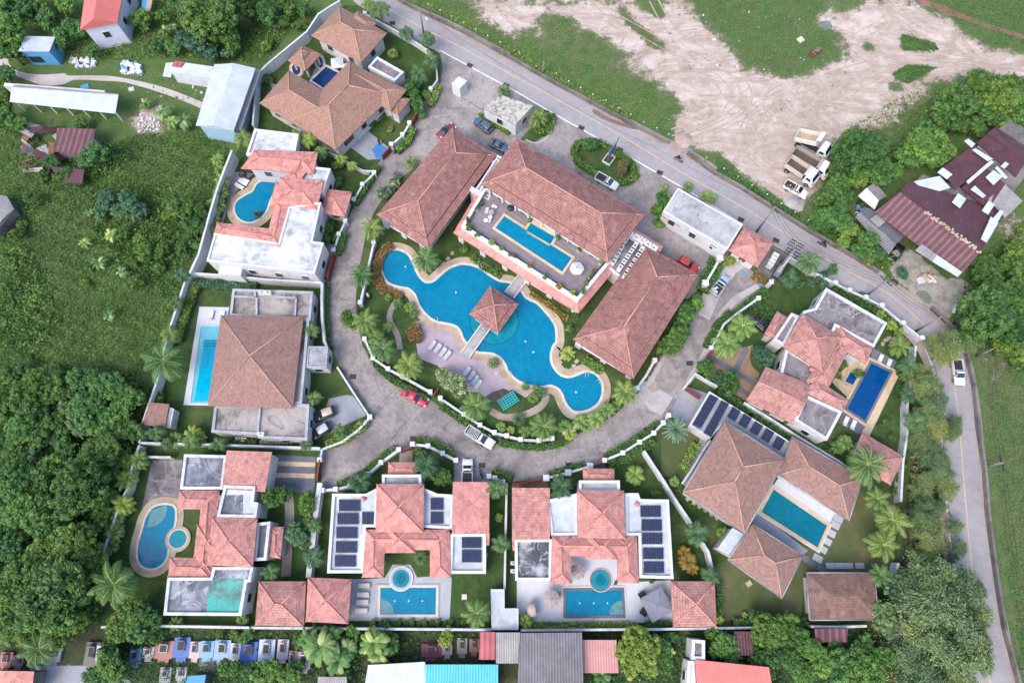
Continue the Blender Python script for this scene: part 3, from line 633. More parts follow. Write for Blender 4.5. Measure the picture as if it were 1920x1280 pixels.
def windows(root, poly, z0, z1, step=4.2, wmat='glass', face_all=False):
    p = ccw([Vector((a[0], a[1])) for a in poly]); n = len(p)
    for i in range(n):
        a, b = p[i], p[(i+1) % n]; L = (b-a).length
        if L < 3.0: continue
        e = (b-a)/L; nn = Vector((e.y, -e.x)); mid = (a+b)/2
        if nn.dot(Vector((0, 0))-mid) < 0.1*mid.length: continue
        k = max(1, int(L/step)); ang = math.atan2(e.y, e.x); h = min(1.4, (z1-z0)*0.42)
        for j in range(k):
            c = a+e*(L*(j+0.5)/k); zc = z0+(z1-z0)*0.55
            m = MB(); m.box((c.x+nn.x*0.02, c.y+nn.y*0.02, zc), (1.5, 0.12, h+0.2), ang); f = m.build('window', M['wmetal'], root)
            m = MB(); m.box((c.x+nn.x*0.05, c.y+nn.y*0.05, zc), (1.25, 0.12, h), ang); m.build('pane', M[wmat], f)
def flat(root, poly, z, slab, wall='parapet', ph=0.35, pw=0.45, z0=0.0, world=False, win=True, wallm=None, closed=True):
    """flat roof with parapet: poly = outer edge of the parapet top"""
    w = poly if world else PL(poly, z)
    w = ccw([Vector((p[0], p[1])) for p in w]); inn = offset(w, -pw)
    mb = MB(); n = len(w)
    for i in range(n):
        j = (i+1) % n
        mb.face([(*w[i], z), (*w[j], z), (*inn[j], z), (*inn[i], z)])
        mb.face([(*inn[i], z), (*inn[j], z), (*inn[j], z-ph), (*inn[i], z-ph)])
        mb.face([(*w[i], z-ph-0.35), (*w[j], z-ph-0.35), (*w[j], z), (*w[i], z)])
    mb.build('parapet', M[wall], root)
    mb = MB(); mb.sheet(offset(w, -pw*0.6), z-ph); o = mb.build('flat_roof', M[slab], root)
    mb = MB(); wp = offset(w, -0.06); mb.prism(wp, z0, z-ph-0.3, top=False); mb.build('wall', M[wallm or 'wallcream'], root)
    if win: windows(root, wp, z0, z)
    return o
def column(root, p, r, z0, z1, mat='white', sq=True):
    m = MB()
    if sq: m.box((p[0], p[1], (z0+z1)/2), (r*2, r*2, z1-z0), 0)
    else: m.cyl((p[0], p[1], z0), r, z1-z0, 12)
    return m.build('column', M[mat], root)
def ctr(pts, z=0): q = PL(pts, z); return Vector((sum(a.x for a in q)/len(q), sum(a.y for a in q)/len(q), 0))
LM = []                                                       # landmarks for the labels of plants
def villa(name, label, cat, pts, short=None):
    c = ctr(pts); r = thing(name, label, cat, c)
    if short: LM.append((short, sum(p[0] for p in pts)/len(pts), sum(p[1] for p in pts)/len(pts)))
    return r
def cutout(root, c, d, ang, mat, name, z):
    m = MB(); m.box((c.x, c.y, z), d, ang); return m.build(name, M[mat], root)

# ------------------------------------------------------------------ clubhouse: three wings
cb = villa('clubhouse', 'large rose-tiled clubhouse hall with rooftop pool terrace on columns', 'clubhouse', [(968,260),(1210,402),(1140,493),(902,345)], 'the central clubhouse hall')
ZT = 5.2
hip(cb, [(968,260),(1210,402),(1140,493),(902,345)], 8.2, 0.52, 'club', 'ridge_club', tier=1.4, over=1.0, walls='wallcream')
TER = [(906,354),(852,434),(1083,578),(1152,503),(1140,480)]
skirt = PL([(900,352),(850,436),(1085,587),(1157,500),(1150,470),(960,350)], 4.0); sk = ccw([Vector((p.x, p.y)) for p in skirt])
par = offset(sk, -1.15)
mb = MB()
for i in range(len(sk)):
    j = (i+1) % len(sk); A, B = Vector((*sk[i], 4.0)), Vector((*sk[j], 4.0))
    uvface(mb, [A, B, Vector((*par[j], 4.75)), Vector((*par[i], 4.75))], A, B)
mb.prism(sk, 3.7, 3.998, top=False, bottom=True); mb.build('skirt_roof', M['pink'], cb)
mb = MB(); inn = offset(par, -0.6)
for i in range(len(par)):
    j = (i+1) % len(par)
    mb.face([(*par[i], 5.7), (*par[j], 5.7), (*inn[j], 5.7), (*inn[i], 5.7)]); mb.face([(*inn[i], 5.7), (*inn[j], 5.7), (*inn[j], 4.9), (*inn[i], 4.9)])
    mb.face([(*par[i], 4.6), (*par[j], 4.6), (*par[j], 5.7), (*par[i], 5.7)])
mb.build('parapet', M['white'], cb)
dm, dn, db = newmat('grey_deck_boards', 0.8, 0.2); dv = nd(dn, "ShaderNodeTexCoord").outputs["Object"]
mp = nd(dn, "ShaderNodeMapping"); dn.links.new(dv, mp.inputs[0]); A_ = P(872,412,5)-P(1080,560,5); mp.inputs["Rotation"].default_value = (0, 0, -math.atan2(A_.y, A_.x))
bk = nd(dn, "ShaderNodeTexBrick"); bk.inputs["Scale"].default_value = 1; bk.inputs["Brick Width"].default_value = 3.2; bk.inputs["Row Height"].default_value = 0.22; bk.inputs["Mortar Size"].default_value = 0.02
bk.inputs["Color1"].default_value = lin((158,150,156)); bk.inputs["Color2"].default_value = lin((136,128,134)); bk.inputs["Mortar"].default_value = lin((92,86,92)); dn.links.new(mp.outputs[0], bk.inputs[0])
dc = mixc(dn, 1.0, bk.outputs[0], ramp(dn, noise(dn, 0.8, 6, 0.7, wpos(dn)), [(0.3, (0.82,)*3+(1,)), (0.7, (1.1,)*3+(1,))]), 'MULTIPLY'); dn.links.new(dc, db.inputs["Base Color"]); M['deck'] = dm
mb = MB(); mb.sheet(offset(inn, 0.05), 4.9); mb.build('terrace_deck', M['deck'], cb)
wp = offset(sk, -2.2); mb = MB(); mb.prism(wp, 0, 3.75, top=False); mb.build('wall', M['wallcream'], cb)
for px, py in [(868,459),(908,484),(949,510),(990,536),(1032,562),(1078,590),(1120,545)]:
    c = P(px, py-2, 0); m = MB(); m.box((c.x, c.y+0.6, 1.85), (1.1, 1.1, 3.7), math.radians(-32)); m.build('column', M['white'], cb)
for (a, b_) in (((990,536),(1032,562)),((1032,562),(1078,590))):
    A, B = P(*a), P(*b_); A.y += 0.4; B.y += 0.4; d = B-A; m = MB(); c = (A+B)/2; m.box((c.x, c.y, 0.45), (d.length-1.2, 0.25, 0.9), math.atan2(d.y, d.x)); m.build('balustrade', M['redgate'], cb)
    m = MB(); m.box((c.x, c.y+0.05, 1.0), (d.length-1.2, 0.35, 0.2), math.atan2(d.y, d.x)); m.build('handrail', M['white'], cb)
rl = MB(); ip = offset(inn, -0.15)
for i in range(len(ip)):
    a, b_ = ip[i], ip[(i+1) % len(ip)]; L = (b_-a).length
    if ((a+b_)/2).y > P(1000,440,5).y and L > 4 and i not in (0, 1, 2, 3): pass
    for zz in (5.5, 6.1): rl.tube([(*a, zz), (*b_, zz)], 0.035, 5)
    for j in range(int(L/1.6)): q = a+(b_-a)*(j*1.6/L); rl.tube([(*q, 4.9), (*q, 6.1)], 0.04, 5)
rl.build('railing', M['darkmetal'], cb)
# colonnade rail under the hall roof
ca, cb_ = P(905,352,6), P(1140,492,6); d = cb_-ca
for i in range(9): m = MB(); q = ca+d*(0.06+i*0.105); m.box((q.x, q.y, 6.3), (0.3, 0.3, 2.8), math.atan2(d.y, d.x)); m.build('post', M['white'], cb)
# portico left and AC deck right
hip_l = villa('link_block', 'white flat link between left wing and clubhouse hall', 'building', [(905,275),(945,296),(925,320),(885,352)])
flat(hip_l, [(905,276),(946,297),(936,312),(897,290)], 4.6, 'slab_dark', 'white', win=False)
flat(hip_l, [(930,296),(938,301),(898,364),(889,358)], 4.9, 'slab_pale', 'white', ph=0.25, pw=0.3, win=False)
flat(hip_l, [(884,349),(920,368),(916,375),(880,356)], 5.0, 'white', 'white', ph=0.15, pw=0.2, win=False)
hip_r = villa('plant_deck', 'dark flat deck of air conditioners between hall and right wing', 'building', [(1180,432),(1240,465),(1165,520),(1135,495)], 'the rooftop air-conditioner deck')
shed(hip_r, [(1183,424),(1243,462),(1238,472),(1178,434)], 4.2, 0.5, 'pink', hi=2)
flat(hip_r, [(1184,432),(1235,463),(1229,473),(1178,441)], 4.9, 'slab_blue', 'white', ph=0.5, win=False)
flat(hip_r, [(1178,440),(1215,462),(1166,522),(1136,498)], 4.6, 'slab_dark', 'white', ph=0.5, pw=0.35, win=False)
# wings
lw = villa('clubhouse_wing', 'rose-tiled left wing beside the estate gate plaza', 'building', [(848,238),(930,292),(802,466),(706,403)], 'the left clubhouse wing')
hip(lw, [(848,238),(931,291),(803,466),(706,403)], 4.8, 0.52, 'club', 'ridge_club', tier=1.4, over=1.3, walls='wallcream')
rw = villa('clubhouse_wing', 'rose-tiled right wing beside the red car', 'building', [(1205,457),(1310,512),(1187,710),(1075,635)], 'the right clubhouse wing')
hip(rw, [(1206,456),(1310,515),(1188,710),(1075,636)], 4.8, 0.5, 'club', 'ridge_club', tier=1.4, over=1.3, walls='wallcream')
for root, a, b_ in ((lw, (728,430), (795,468)), (rw, (1085,655), (1180,712))):
    A, B = P(*a), P(*b_); d = B-A; an = math.atan2(d.y, d.x)
    for t in (0.0, 0.5, 1.0): q = A+d*t; m = MB(); m.box((q.x, q.y+0.7, 2.3), (1.1, 1.1, 4.5), an); m.build('column', M['white'], root)
    m = MB(); c = (A+B)/2; m.box((c.x, c.y+0.5, 0.5), (d.length-1, 0.3, 1.0), an); m.build('balustrade', M['redgate'], root)
    m = MB(); m.box((c.x, c.y+0.5, 1.08), (d.length-1, 0.45, 0.14), an); m.build('handrail', M['white'], root)
pv = villa('pool_pavilion', 'square rose-tiled pavilion on the round pool island', 'pavilion', [(919,536),(973,570),(934,625),(880,589)], 'the pool pavilion')
hip(pv, [(919,536),(973,570),(934,625),(880,589)], 3.4, 0.6, 'club', 'ridge_club', tier=0.9)
q = offset([Vector((p.x, p.y)) for p in PL([(919,536),(973,570),(934,625),(880,589)], 3.4)], -0.9)
for p in q: column(pv, p, 0.2, 0.05, 3.25)
mb = MB(); mb.prism(offset([Vector((p[0], p[1])) for p in q], 0.3), 0.05, 0.22); mb.build('floor', M['greydeck'], pv)

# ------------------------------------------------------------------ villa A (brown shingles, navy pool)
A = villa('shingle_villa', 'sprawling brown-shingled villa around a navy pool', 'villa', [(487,194),(630,282),(762,168),(655,122)], 'the brown navy-pool villa')
hip(A, [(487,194),(542,132),(690,222),(630,281)], 4.2, 0.5, 'brown', 'ridge_brown', walls='wallcream')
hip(A, [(629,281),(545,228),(657,113),(738,178)], 4.2, 0.58, 'brown', 'ridge_brown', walls='wallcream', dz=0.012)
hip(A, [(655,118),(763,168),(732,208),(628,150)], 4.2, 0.45, 'brown', 'ridge_brown', walls='wallcream', dz=0.02)
hip(A, [(745,178),(770,186),(746,216),(730,207)], 3.2, 0.5, 'brown', 'ridge_brown', walls='wallcream', over=0.3, win=False)
flat(A, [(707,106),(758,135),(740,152),(690,125)], 4.0, 'slab_rock', 'parapet')
A2 = villa('guest_house', 'separate brown-shingled guest house at the top corner', 'house', [(584,67),(637,12),(725,62),(677,118)], 'the brown guest house')
hip(A2, [(584,67),(637,12),(726,62),(677,118)], 4.4, 0.5, 'brown', 'ridge_brown', walls='wallcream')
hip(A2, [(650,40),(671,21),(706,43),(690,62)], 4.4, 0.6, 'brown', None, dz=0.03, win=False)
A3 = villa('poolside_gazebo', 'small two-tier brown gazebo beside the navy pool', 'gazebo', [(540,114),(566,86),(602,100),(572,132)])
hip(A3, [(540,114),(566,85),(603,101),(573,133)], 2.9, 0.8, 'brown', 'ridge_brown', tier=1.5)
for p in offset([Vector((p.x, p.y)) for p in PL([(540,114),(566,85),(603,101),(573,133)], 2.9)], -0.7): column(A3, p, 0.18, 0, 2.8)

# ------------------------------------------------------------------ villa B (salmon, bean pool)
B = villa('salmon_villa', 'salmon-roofed white villa wrapped round a bean-shaped pool', 'villa', [(477,241),(660,360),(580,511),(387,489)], 'the bean-pool salmon villa')
flat(B, [(477,241),(560,251),(552,293),(461,290)], 5.6, 'slab_white', 'white')
flat(B, [(567,310),(620,316),(605,362),(560,352)], 5.6, 'slab_white', 'white')
flat(B, [(541,388),(602,379),(586,452),(607,455),(590,512),(387,489),(402,437),(522,455)], 6.2, 'slab_white', 'white', ph=0.2, pw=0.35)
Z = 6.3
hip(B, [(477,281),(596,285),(588,325),(452,316)], 5.8, 0.26, 'pink', 'ridge_pink', walls='white')
hip(B, [(556,292),(596,285),(560,345),(528,338)], 5.8, 0.26, 'pink', 'ridge_pink', dz=0.02)
hip(B, [(526,332),(607,339),(594,394),(512,386)], 6.0, 0.26, 'pink', 'ridge_pink', walls='white', dz=0.03)
hip(B, [(517,341),(560,350),(552,392),(505,389)], 5.8, 0.26, 'pink', 'ridge_pink', dz=0.01)
hip(B, [(516,378),(546,382),(524,462),(498,455)], 6.0, 0.26, 'pink', 'ridge_pink', dz=0.02)
hip(B, [(407,417),(528,431),(524,462),(400,440)], 6.0, 0.26, 'pink', 'ridge_pink')
B2 = villa('salmon_garage', 'salmon hip-roofed garage at the end of the bean-pool villa', 'garage', [(602,355),(660,360),(647,406),(601,400)])
hip(B2, [(612,354),(660,360),(647,406),(600,400)], 3.6, 0.45, 'pink', 'ridge_pink', walls='white')
c = P(445, 515, 1.5); m = MB(); m.box((c.x, c.y, 2.2), (4.0, 2.4, 4.4), -0.12); m.build('bay', M['white'], B)

# ------------------------------------------------------------------ villa C (square brown roof, long pool)
Cc = villa('square_roof_villa', 'grey flat-roofed villa under one square brown hip roof', 'villa', [(414,591),(569,594),(549,765),(389,761)], 'the square-brown-roof villa')
flat(Cc, [(436,541),(587,546),(582,600),(430,592)], 3.9, 'slab_brown', 'parapet_grey', ph=0.3)
for a, b_ in (((434,555),(478,557)),((481,558),(481,590)),((555,558),(553,592)),((516,556),(555,558)),((478,545),(478,558))):
    A0, B0 = P(*a, 3.95), P(*b_, 3.95); d = B0-A0; c = (A0+B0)/2; m = MB(); m.box((c.x, c.y, 3.78), (d.length, 0.3, 0.4), math.atan2(d.y, d.x)); m.build('parapet', M['parapet_grey'], Cc)
flat(Cc, [(402,760),(580,757),(576,825),(484,821),(484,815),(396,810)], 3.9, 'slab_brown', 'parapet_grey', ph=0.3)
A0, B0 = P(487,765,3.95), P(483,812,3.95); d = B0-A0; c = (A0+B0)/2; m = MB(); m.box((c.x, c.y, 3.78), (d.length, 0.35, 0.4), math.atan2(d.y, d.x)); m.build('parapet', M['parapet_grey'], Cc)
flat(Cc, [(548,596),(580,598),(566,757),(545,757)], 3.85, 'slab_brown', 'parapet_grey', ph=0.3, z0=0.0)
flat(Cc, [(577,649),(615,649),(612,689),(574,689)], 3.6, 'slab_pale', 'parapet_grey', ph=0.15, pw=0.25)
hip(Cc, [(414,591),(569,594),(549,765),(389,761)], 4.6, 0.42, 'brown2', 'ridge_brown', walls='wallcream', wallz=0, over=1.4)
C2 = villa('garden_shed', 'small brown-roofed shed on the lawn by the west wall', 'shed', [(280,754),(317,757),(309,801),(266,796)], 'the small brown garden shed')
shed(C2, [(280,754),(317,757),(309,801),(266,796)], 2.6, 0.3, 'brown2', walls='wallcream', hi=3)
flat(C2, [(319,764),(326,766),(319,802),(309,800)], 2.3, 'slab_pale', 'white', ph=0.05, pw=0.1, win=False)

# ------------------------------------------------------------------ villa D (teal painted roof)
D = villa('tile_villa', 'old salmon-tiled villa with a teal-painted flat roof', 'villa', [(345,851),(510,847),(465,1154),(306,1153)], 'the teal-roof villa')
flat(D, [(345,851),(425,853),(418,917),(337,917)], 4.6, 'slab_grey', 'parapet')
shed(D, [(425,844),(510,847),(497,922),(416,916)], 4.6, 0.4, 'pinkold', walls='wallcream', hi=3)
flat(D, [(420,909),(479,911),(475,940),(484,942),(480,970),(406,969)], 5.0, 'slab_blue', 'parapet')
m = MB(); m.sheet(PL([(411,928),(456,927),(455,968),(409,968)], 4.66), 4.66); m.build('roof_membrane', M['slab_grey'], D)
hip(D, [(336,919),(412,919),(408,955),(333,954)], 4.4, 0.42, 'pinkold', 'ridge_pink', walls='wallcream')
hip(D, [(379,926),(412,919),(398,1075),(365,1065)], 4.4, 0.42, 'pinkold', 'ridge_pink', dz=0.02)
hip(D, [(398,969),(483,970),(474,1063),(388,1059)], 5.0, 0.42, 'pinkold', 'ridge_pink', walls='wallcream', dz=0.03)
hip(D, [(370,983),(425,990),(420,1048),(363,1044)], 4.4, 0.42, 'pinkold', 'ridge_pink', dz=0.01)
hip(D, [(319,1044),(400,1046),(393,1082),(315,1080)], 4.4, 0.42, 'pinkold', 'ridge_pink', walls='wallcream')
flat(D, [(314,1082),(394,1082),(399,1062),(475,1062),(469,1091),(463,1091),(452,1154),(306,1153)], 4.8, 'slab_grey', 'parapet')
m = MB(); m.sheet(PL([(393,1084),(457,1084),(448,1149),(387,1149)], 4.47), 4.47); m.build('roof_coating', M['slab_teal'], D)
flat(D, [(481,980),(507,977),(499,1050),(474,1051)], 4.4, 'slab_dark', 'parapet', ph=0.4)
hip(D, [(508,987),(532,987),(526,1047),(502,1044)], 3.6, 0.42, 'pinkold', 'ridge_pink', walls='wallcream', over=0.4, win=False)
hg = 'hip-roofed tile pavilions'
D2 = villa('tile_pavilion', 'dark-stained tiled pavilion, left of the joined pair', 'pavilion', [(485,1089),(575,1089),(571,1175),(478,1172)], 'the paired tiled pavilions')
hip(D2, [(485,1089),(574,1089),(570,1174),(478,1172)], 3.6, 0.5, 'pinkworn', 'ridge_pink', walls='wallcream')
D3 = villa('tile_pavilion', 'brighter tiled pavilion next to the poolside loungers', 'pavilion', [(577,1082),(659,1085),(653,1168),(572,1163)])
hip(D3, [(577,1082),(659,1085),(653,1169),(573,1165)], 3.7, 0.5, 'pinkold', 'ridge_pink', walls='wallcream')

# ------------------------------------------------------------------ villas E and F (mirror twins with solar panels)
M['slab_swirl'] = stained('swirled_slab', (92, 92, 100), (66, 66, 74), (214, 218, 226), 0.9, 0.6, veins=0.5, crack=(220, 224, 230))
def twin(root, roofm, L):
    for kind, pts, z, *r in L:
        if kind == 'f': flat(root, pts, z, r[0], 'white', ph=r[1] if len(r) > 1 else 0.4)
        elif kind == 'h': hip(root, pts, z, r[0], roofm, 'ridge_pink', walls='white' if len(r) < 2 else None, dz=r[1] if len(r) > 1 else 0)
        elif kind == 's': shed(root, pts, z, r[0], roofm, walls='white', hi=r[1])
E = villa('solar_villa', 'salmon villa with round spa and loungers, many solar panels', 'villa', [(623,925),(917,903),(911,1075),(613,1074)], 'the lounger-side solar villa')
twin(E, 'pink', [('f', [(623,925),(686,925),(709,913),(706,988),(686,988),(682,1074),(613,1074)], 4.3, 'slab_blue'), ('f', [(790,912),(820,925),(852,927),(848,992),(788,988)], 4.3, 'slab_blue'),
 ('f', [(845,1000),(911,1000),(911,1075),(842,1075)], 4.3, 'slab_blue'), ('f', [(716,889),(790,889),(790,912),(716,912)], 4.6, 'slab_pale'),
 ('h', [(706,907),(795,907),(794,998),(704,997)], 5.2, 0.42), ('h', [(686,992),(843,992),(843,1031),(686,1030)], 4.4, 0.42), ('h', [(686,993),(723,993),(719,1082),(679,1082)], 4.4, 0.42, 0.02), ('h', [(806,993),(843,993),(846,1082),(806,1082)], 4.4, 0.42, 0.02),
 ('h', [(722,1036),(779,1036),(776,985),(724,985)], 4.5, 0.5, 0.03), ('s', [(849,903),(918,903),(917,1000),(847,1000)], 4.2, 0.5, 2), ('h', [(728,866),(784,866),(782,892),(727,892)], 3.6, 0.42)])
shed(E, [(909,998),(918,998),(917,1022),(912,1022)], 4.1, 0.1, 'pink', hi=0)
Fv = villa('solar_villa', 'salmon villa whose pool terrace has the grey square parasol', 'villa', [(960,914),(1254,936),(1263,1085),(966,1088)], 'the square-parasol solar villa')
twin(Fv, 'pinkold', [('s', [(960,914),(1031,914),(1031,1011),(960,1011)], 4.2, 0.5, 2), ('f', [(965,1010),(1035,1010),(1034,1088),(966,1088)], 4.3, 'slab_swirl'), ('f', [(1025,937),(1082,924),(1083,1003),(1033,1004)], 4.3, 'slab_blue', 0.25),
 ('f', [(1171,924),(1197,924),(1201,935),(1254,936),(1263,1085),(1199,1083),(1197,1004),(1173,1004)], 4.3, 'slab_blue'), ('f', [(1086,900),(1162,900),(1163,922),(1085,922)], 4.6, 'slab_pale'),
 ('h', [(1082,919),(1170,919),(1173,1010),(1084,1008)], 5.2, 0.42), ('h', [(1035,1004),(1194,1004),(1195,1043),(1035,1042)], 4.4, 0.42), ('h', [(1035,1005),(1070,1005),(1071,1094),(1032,1094)], 4.4, 0.42, 0.02), ('h', [(1157,1005),(1194,1005),(1198,1093),(1158,1092)], 4.4, 0.42, 0.02),
 ('h', [(1097,1048),(1157,1048),(1155,998),(1099,998)], 4.5, 0.5, 0.03), ('h', [(1093,878),(1152,878),(1152,903),(1093,903)], 3.6, 0.42)])
shed(Fv, [(960,1009),(966,1009),(966,1032),(961,1032)], 4.1, 0.1, 'pinkold', hi=0)
F2 = villa('tile_pavilion', 'square tiled pavilion at the right end of the parasol terrace', 'pavilion', [(1257,1089),(1340,1089),(1344,1174),(1262,1175)])
hip(F2, [(1257,1089),(1340,1089),(1344,1174),(1262,1175)], 3.6, 0.5, 'pinkworn', 'ridge_pink', walls='wallcream')
cp = villa('service_canopy', 'white L-shaped flat canopy between the two solar villas', 'canopy', [(920,1105),(972,1105),(972,1180),(920,1180)])
flat(cp, [(920,1104),(946,1104),(946,1140),(972,1140),(972,1180),(922,1180)], 2.8, 'slab_blue', 'white', ph=0.05, pw=0.1, win=False)

# ------------------------------------------------------------------ villa G (brown shingles, carport)
G = villa('shingle_villa', 'big brown-shingled villa with solar carport and green-blue lap pool', 'villa', [(1358,789),(1473,861),(1396,1000),(1281,922)], 'the solar-carport brown villa')
hip(G, [(1358,789),(1473,861),(1396,1000),(1281,922)], 5.6, 0.42, 'brown2', 'ridge_brown', walls='wallcream', gut='metal')
hip(G, [(1485,818),(1618,896),(1592,976),(1461,889)], 4.4, 0.42, 'brown2', 'ridge_brown', walls='wallcream', gut='metal')
hip(G, [(1411,981),(1506,1042),(1466,1121),(1365,1049)], 4.0, 0.42, 'brown2', 'ridge_brown', walls='wallcream', gut='metal')
flat(G, [(1374,989),(1400,1005),(1378,1045),(1346,1027)], 3.6, 'slab_blue', 'white', ph=0.05, pw=0.15, win=False)
flat(G, [(1330,733),(1490,833),(1473,863),(1358,791),(1332,822),(1293,796)], 3.4, 'conc_blue', 'white', ph=0.12, pw=0.25, win=False)
G2 = villa('gazebo', 'brown-shingled hip pavilion with dark stain beside the big trees', 'pavilion', [(1512,1073),(1640,1073),(1647,1161),(1518,1162)], 'the dark-stained brown pavilion')
M['brownst'] = tilemat('stained_shingle', (156, 124, 112), (116, 90, 84), 0.24, 0.3, 0.4, dust=(176, 142, 124), moss=(72, 58, 60))
hip(G2, [(1512,1073),(1640,1073),(1647,1161),(1518,1162)], 3.4, 0.36, 'brownst', None, walls='wallcream', gut='metal')

# ------------------------------------------------------------------ villa H (rose tiles, deep blue pool)
H = villa('rose_tile_villa', 'rose-tiled villa with mould-mottled flat roofs and deep blue pool', 'villa', [(1505,587),(1664,605),(1580,771),(1399,750)], 'the deep-blue-pool villa')
flat(H, [(1549,539),(1664,605),(1639,651),(1568,612),(1556,640),(1502,600),(1506,583),(1528,577)], 5.2, 'slab_rock', 'parapet')
flat(H, [(1484,586),(1499,592),(1470,648),(1450,636)], 4.6, 'slab_rock', 'parapet')
flat(H, [(1474,652),(1537,690),(1512,728),(1462,705)], 4.6, 'slab_rock', 'parapet')
flat(H, [(1512,740),(1580,771),(1551,825),(1490,787)], 5.2, 'slab_rock', 'parapet')
hip(H, [(1504,587),(1576,630),(1541,697),(1469,650)], 5.8, 0.45, 'pinkworn', 'ridge_club', walls='white', tier=0.8)
hip(H, [(1572,605),(1637,652),(1624,682),(1555,640)], 5.0, 0.42, 'pinkworn', 'ridge_club', walls='white')
hip(H, [(1572,618),(1592,655),(1553,728),(1511,714)], 5.0, 0.35, 'pinkworn', 'ridge_club', dz=0.02)
hip(H, [(1528,708),(1591,750),(1580,771),(1510,737)], 5.0, 0.42, 'pinkworn', 'ridge_club', dz=0.01)
hip(H, [(1436,687),(1524,722),(1487,795),(1399,750)], 4.8, 0.3, 'pinkworn', 'ridge_club', kind='gable', walls='white', axis=None)
hip(H, [(1457,583),(1476,594),(1453,638),(1433,626)], 3.6, 0.45, 'pinkworn', 'ridge_club', walls='white', over=0.5, win=False)
H2 = villa('tile_pavilion', 'rose-tiled pavilion half hidden under a coconut palm', 'pavilion', [(1617,810),(1695,855),(1670,909),(1592,864)])
hip(H2, [(1617,810),(1695,855),(1670,909),(1594,864)], 3.4, 0.36, 'pinkworn', 'ridge_club', walls='white')

# ------------------------------------------------------------------ plaza buildings
gb = villa('guard_booth', 'small white square guard booth standing on the plaza', 'booth', [(846,157),(860,144),(876,151),(862,165)], 'the white guard booth')
flat(gb, [(846,157),(860,144),(876,152),(862,166)], 3.0, 'white', 'white', ph=0.02, pw=0.2, wallm='white', win=False)
q = offset([Vector((p.x, p.y)) for p in PL([(846,157),(860,144),(876,152),(862,166)], 3.0)], -0.15)
windows(gb, q, 0, 3, 2.2)
gh = villa('gatehouse', 'white gatehouse with black-mottled flat roof beside the parked dark SUV', 'gatehouse', [(907,203),(938,177),(1000,197),(965,232)], 'the mottled-roof gatehouse')
M['slab_mottle'] = stained('black_mottled_slab', (196, 192, 184), (92, 90, 88), (210, 206, 198), 1.1, 0.9)
flat(gh, [(907,203),(938,178),(999,198),(967,234)], 3.6, 'slab_mottle', 'slab_mottle', ph=0.03, pw=0.2, wallm='white')
ph = villa('plaza_office', 'long flat-roofed white office with two green skylights', 'office', [(1271,352),(1393,420),(1364,470),(1243,397)], 'the flat-roofed roadside office')
flat(ph, [(1271,352),(1393,421),(1364,468),(1243,396)], 4.4, 'slab_pale', 'white', ph=0.12, pw=0.3, wallm='white')
flat(ph, [(1277,417),(1284,411),(1361,461),(1352,474)], 2.9, 'slab_pale', 'white', ph=0.1, pw=0.2, wallm='white', win=False)
for a in (((1289,425),(1307,436),(1303,441),(1285,430)), ((1324,444),(1341,455),(1337,460),(1320,449))):
    m = MB(); m.prism(PL(a, 3.0), 2.85, 3.02); m.build('skylight', plain('green_glass', (120, 190, 170), 0.3, 0.5), ph)
shed(ph, [(1245,399),(1279,417),(1275,425),(1241,406)], 2.8, 0.5, 'pinkold', hi=0)
sh = villa('tile_kiosk', 'square rose-tiled kiosk beside the electric transformer yard', 'kiosk', [(1396,424),(1451,455),(1421,501),(1366,469)], 'the tiled kiosk')
hip(sh, [(1396,424),(1451,455),(1421,501),(1366,469)], 3.4, 0.5, 'pinkold', 'ridge_club', walls='white')

# ------------------------------------------------------------------ neighbours
M['tin_white'] = stripes('white_tin', (208, 216, 224), (176, 186, 196), 0.35, stain=0.2)
M['tin_maroon'] = stripes('maroon_tin', (98, 62, 70), (74, 46, 54), 0.45, stain=0.3, rust=(132, 88, 80))
M['tin_maroon2'] = stripes('maroon_tin_battens', (104, 66, 74), (150, 112, 114), 1.05, stain=0.35, rust=(84, 54, 60))
M['tin_grey'] = stripes('grey_cement_sheet', (126, 124, 130), (86, 84, 92), 0.42, stain=0.35)
M['tin_pale'] = stripes('pale_cement_sheet', (168, 164, 164), (140, 136, 136), 0.35, stain=0.3)
M['tin_teal'] = stripes('turquoise_tin', (84, 196, 212), (50, 150, 172), 0.42, stain=0.2)
M['tin_orange'] = stripes('orange_red_tin', (228, 128, 122), (206, 104, 98), 0.35, stain=0.12)
M['tin_pink'] = stripes('pink_tin', (206, 150, 148), (180, 124, 124), 0.4, stain=0.15)
M['tin_red'] = stripes('red_patched_tin', (196, 74, 86), (150, 140, 140), 0.8, stain=0.3)
M['bluewall'] = plain('sky_blue_wall', (92, 160, 212), 0.8, var=0.08)
M['paleblue'] = plain('pale_blue_wall', (158, 196, 214), 0.8, var=0.08)
M['lilac'] = plain('lilac_white_wall', (212, 214, 232), 0.8, var=0.05)
w1 = villa('blue_house', 'small sky-blue house with a pale lean-to roof', 'house', [(47,68),(104,69),(92,97),(34,96)], 'the small blue house')
shed(w1, [(47,68),(104,69),(92,97),(34,96)], 3.8, 0.4, 'tin_white', walls='bluewall', hi=2, over=0.25)
m = MB(); c = P(66, 109, 2); m.box((c.x, c.y, 1.6), (2.6, 0.2, 1.6), 0.0); m.build('window', M['glass'], w1)
w2 = villa('orange_roof_house', 'tall lilac-white house with bright orange-red gable roof', 'house', [(150,57),(160,0),(227,0),(220,40)], 'the orange-red gable house')
hip(w2, [(150,56),(164,-42),(236,-42),(220,42)], 6.2, 0.5, 'tin_orange', None, kind='gable', walls='lilac', over=0.5)
w3 = villa('long_shed', 'long narrow white metal shed with open south side', 'shed', [(24,162),(222,176),(216,212),(18,191)], 'the long white shed')
shed(w3, [(22,163),(222,178),(216,213),(18,191)], 3.4, 0.6, 'tin_white', hi=0)
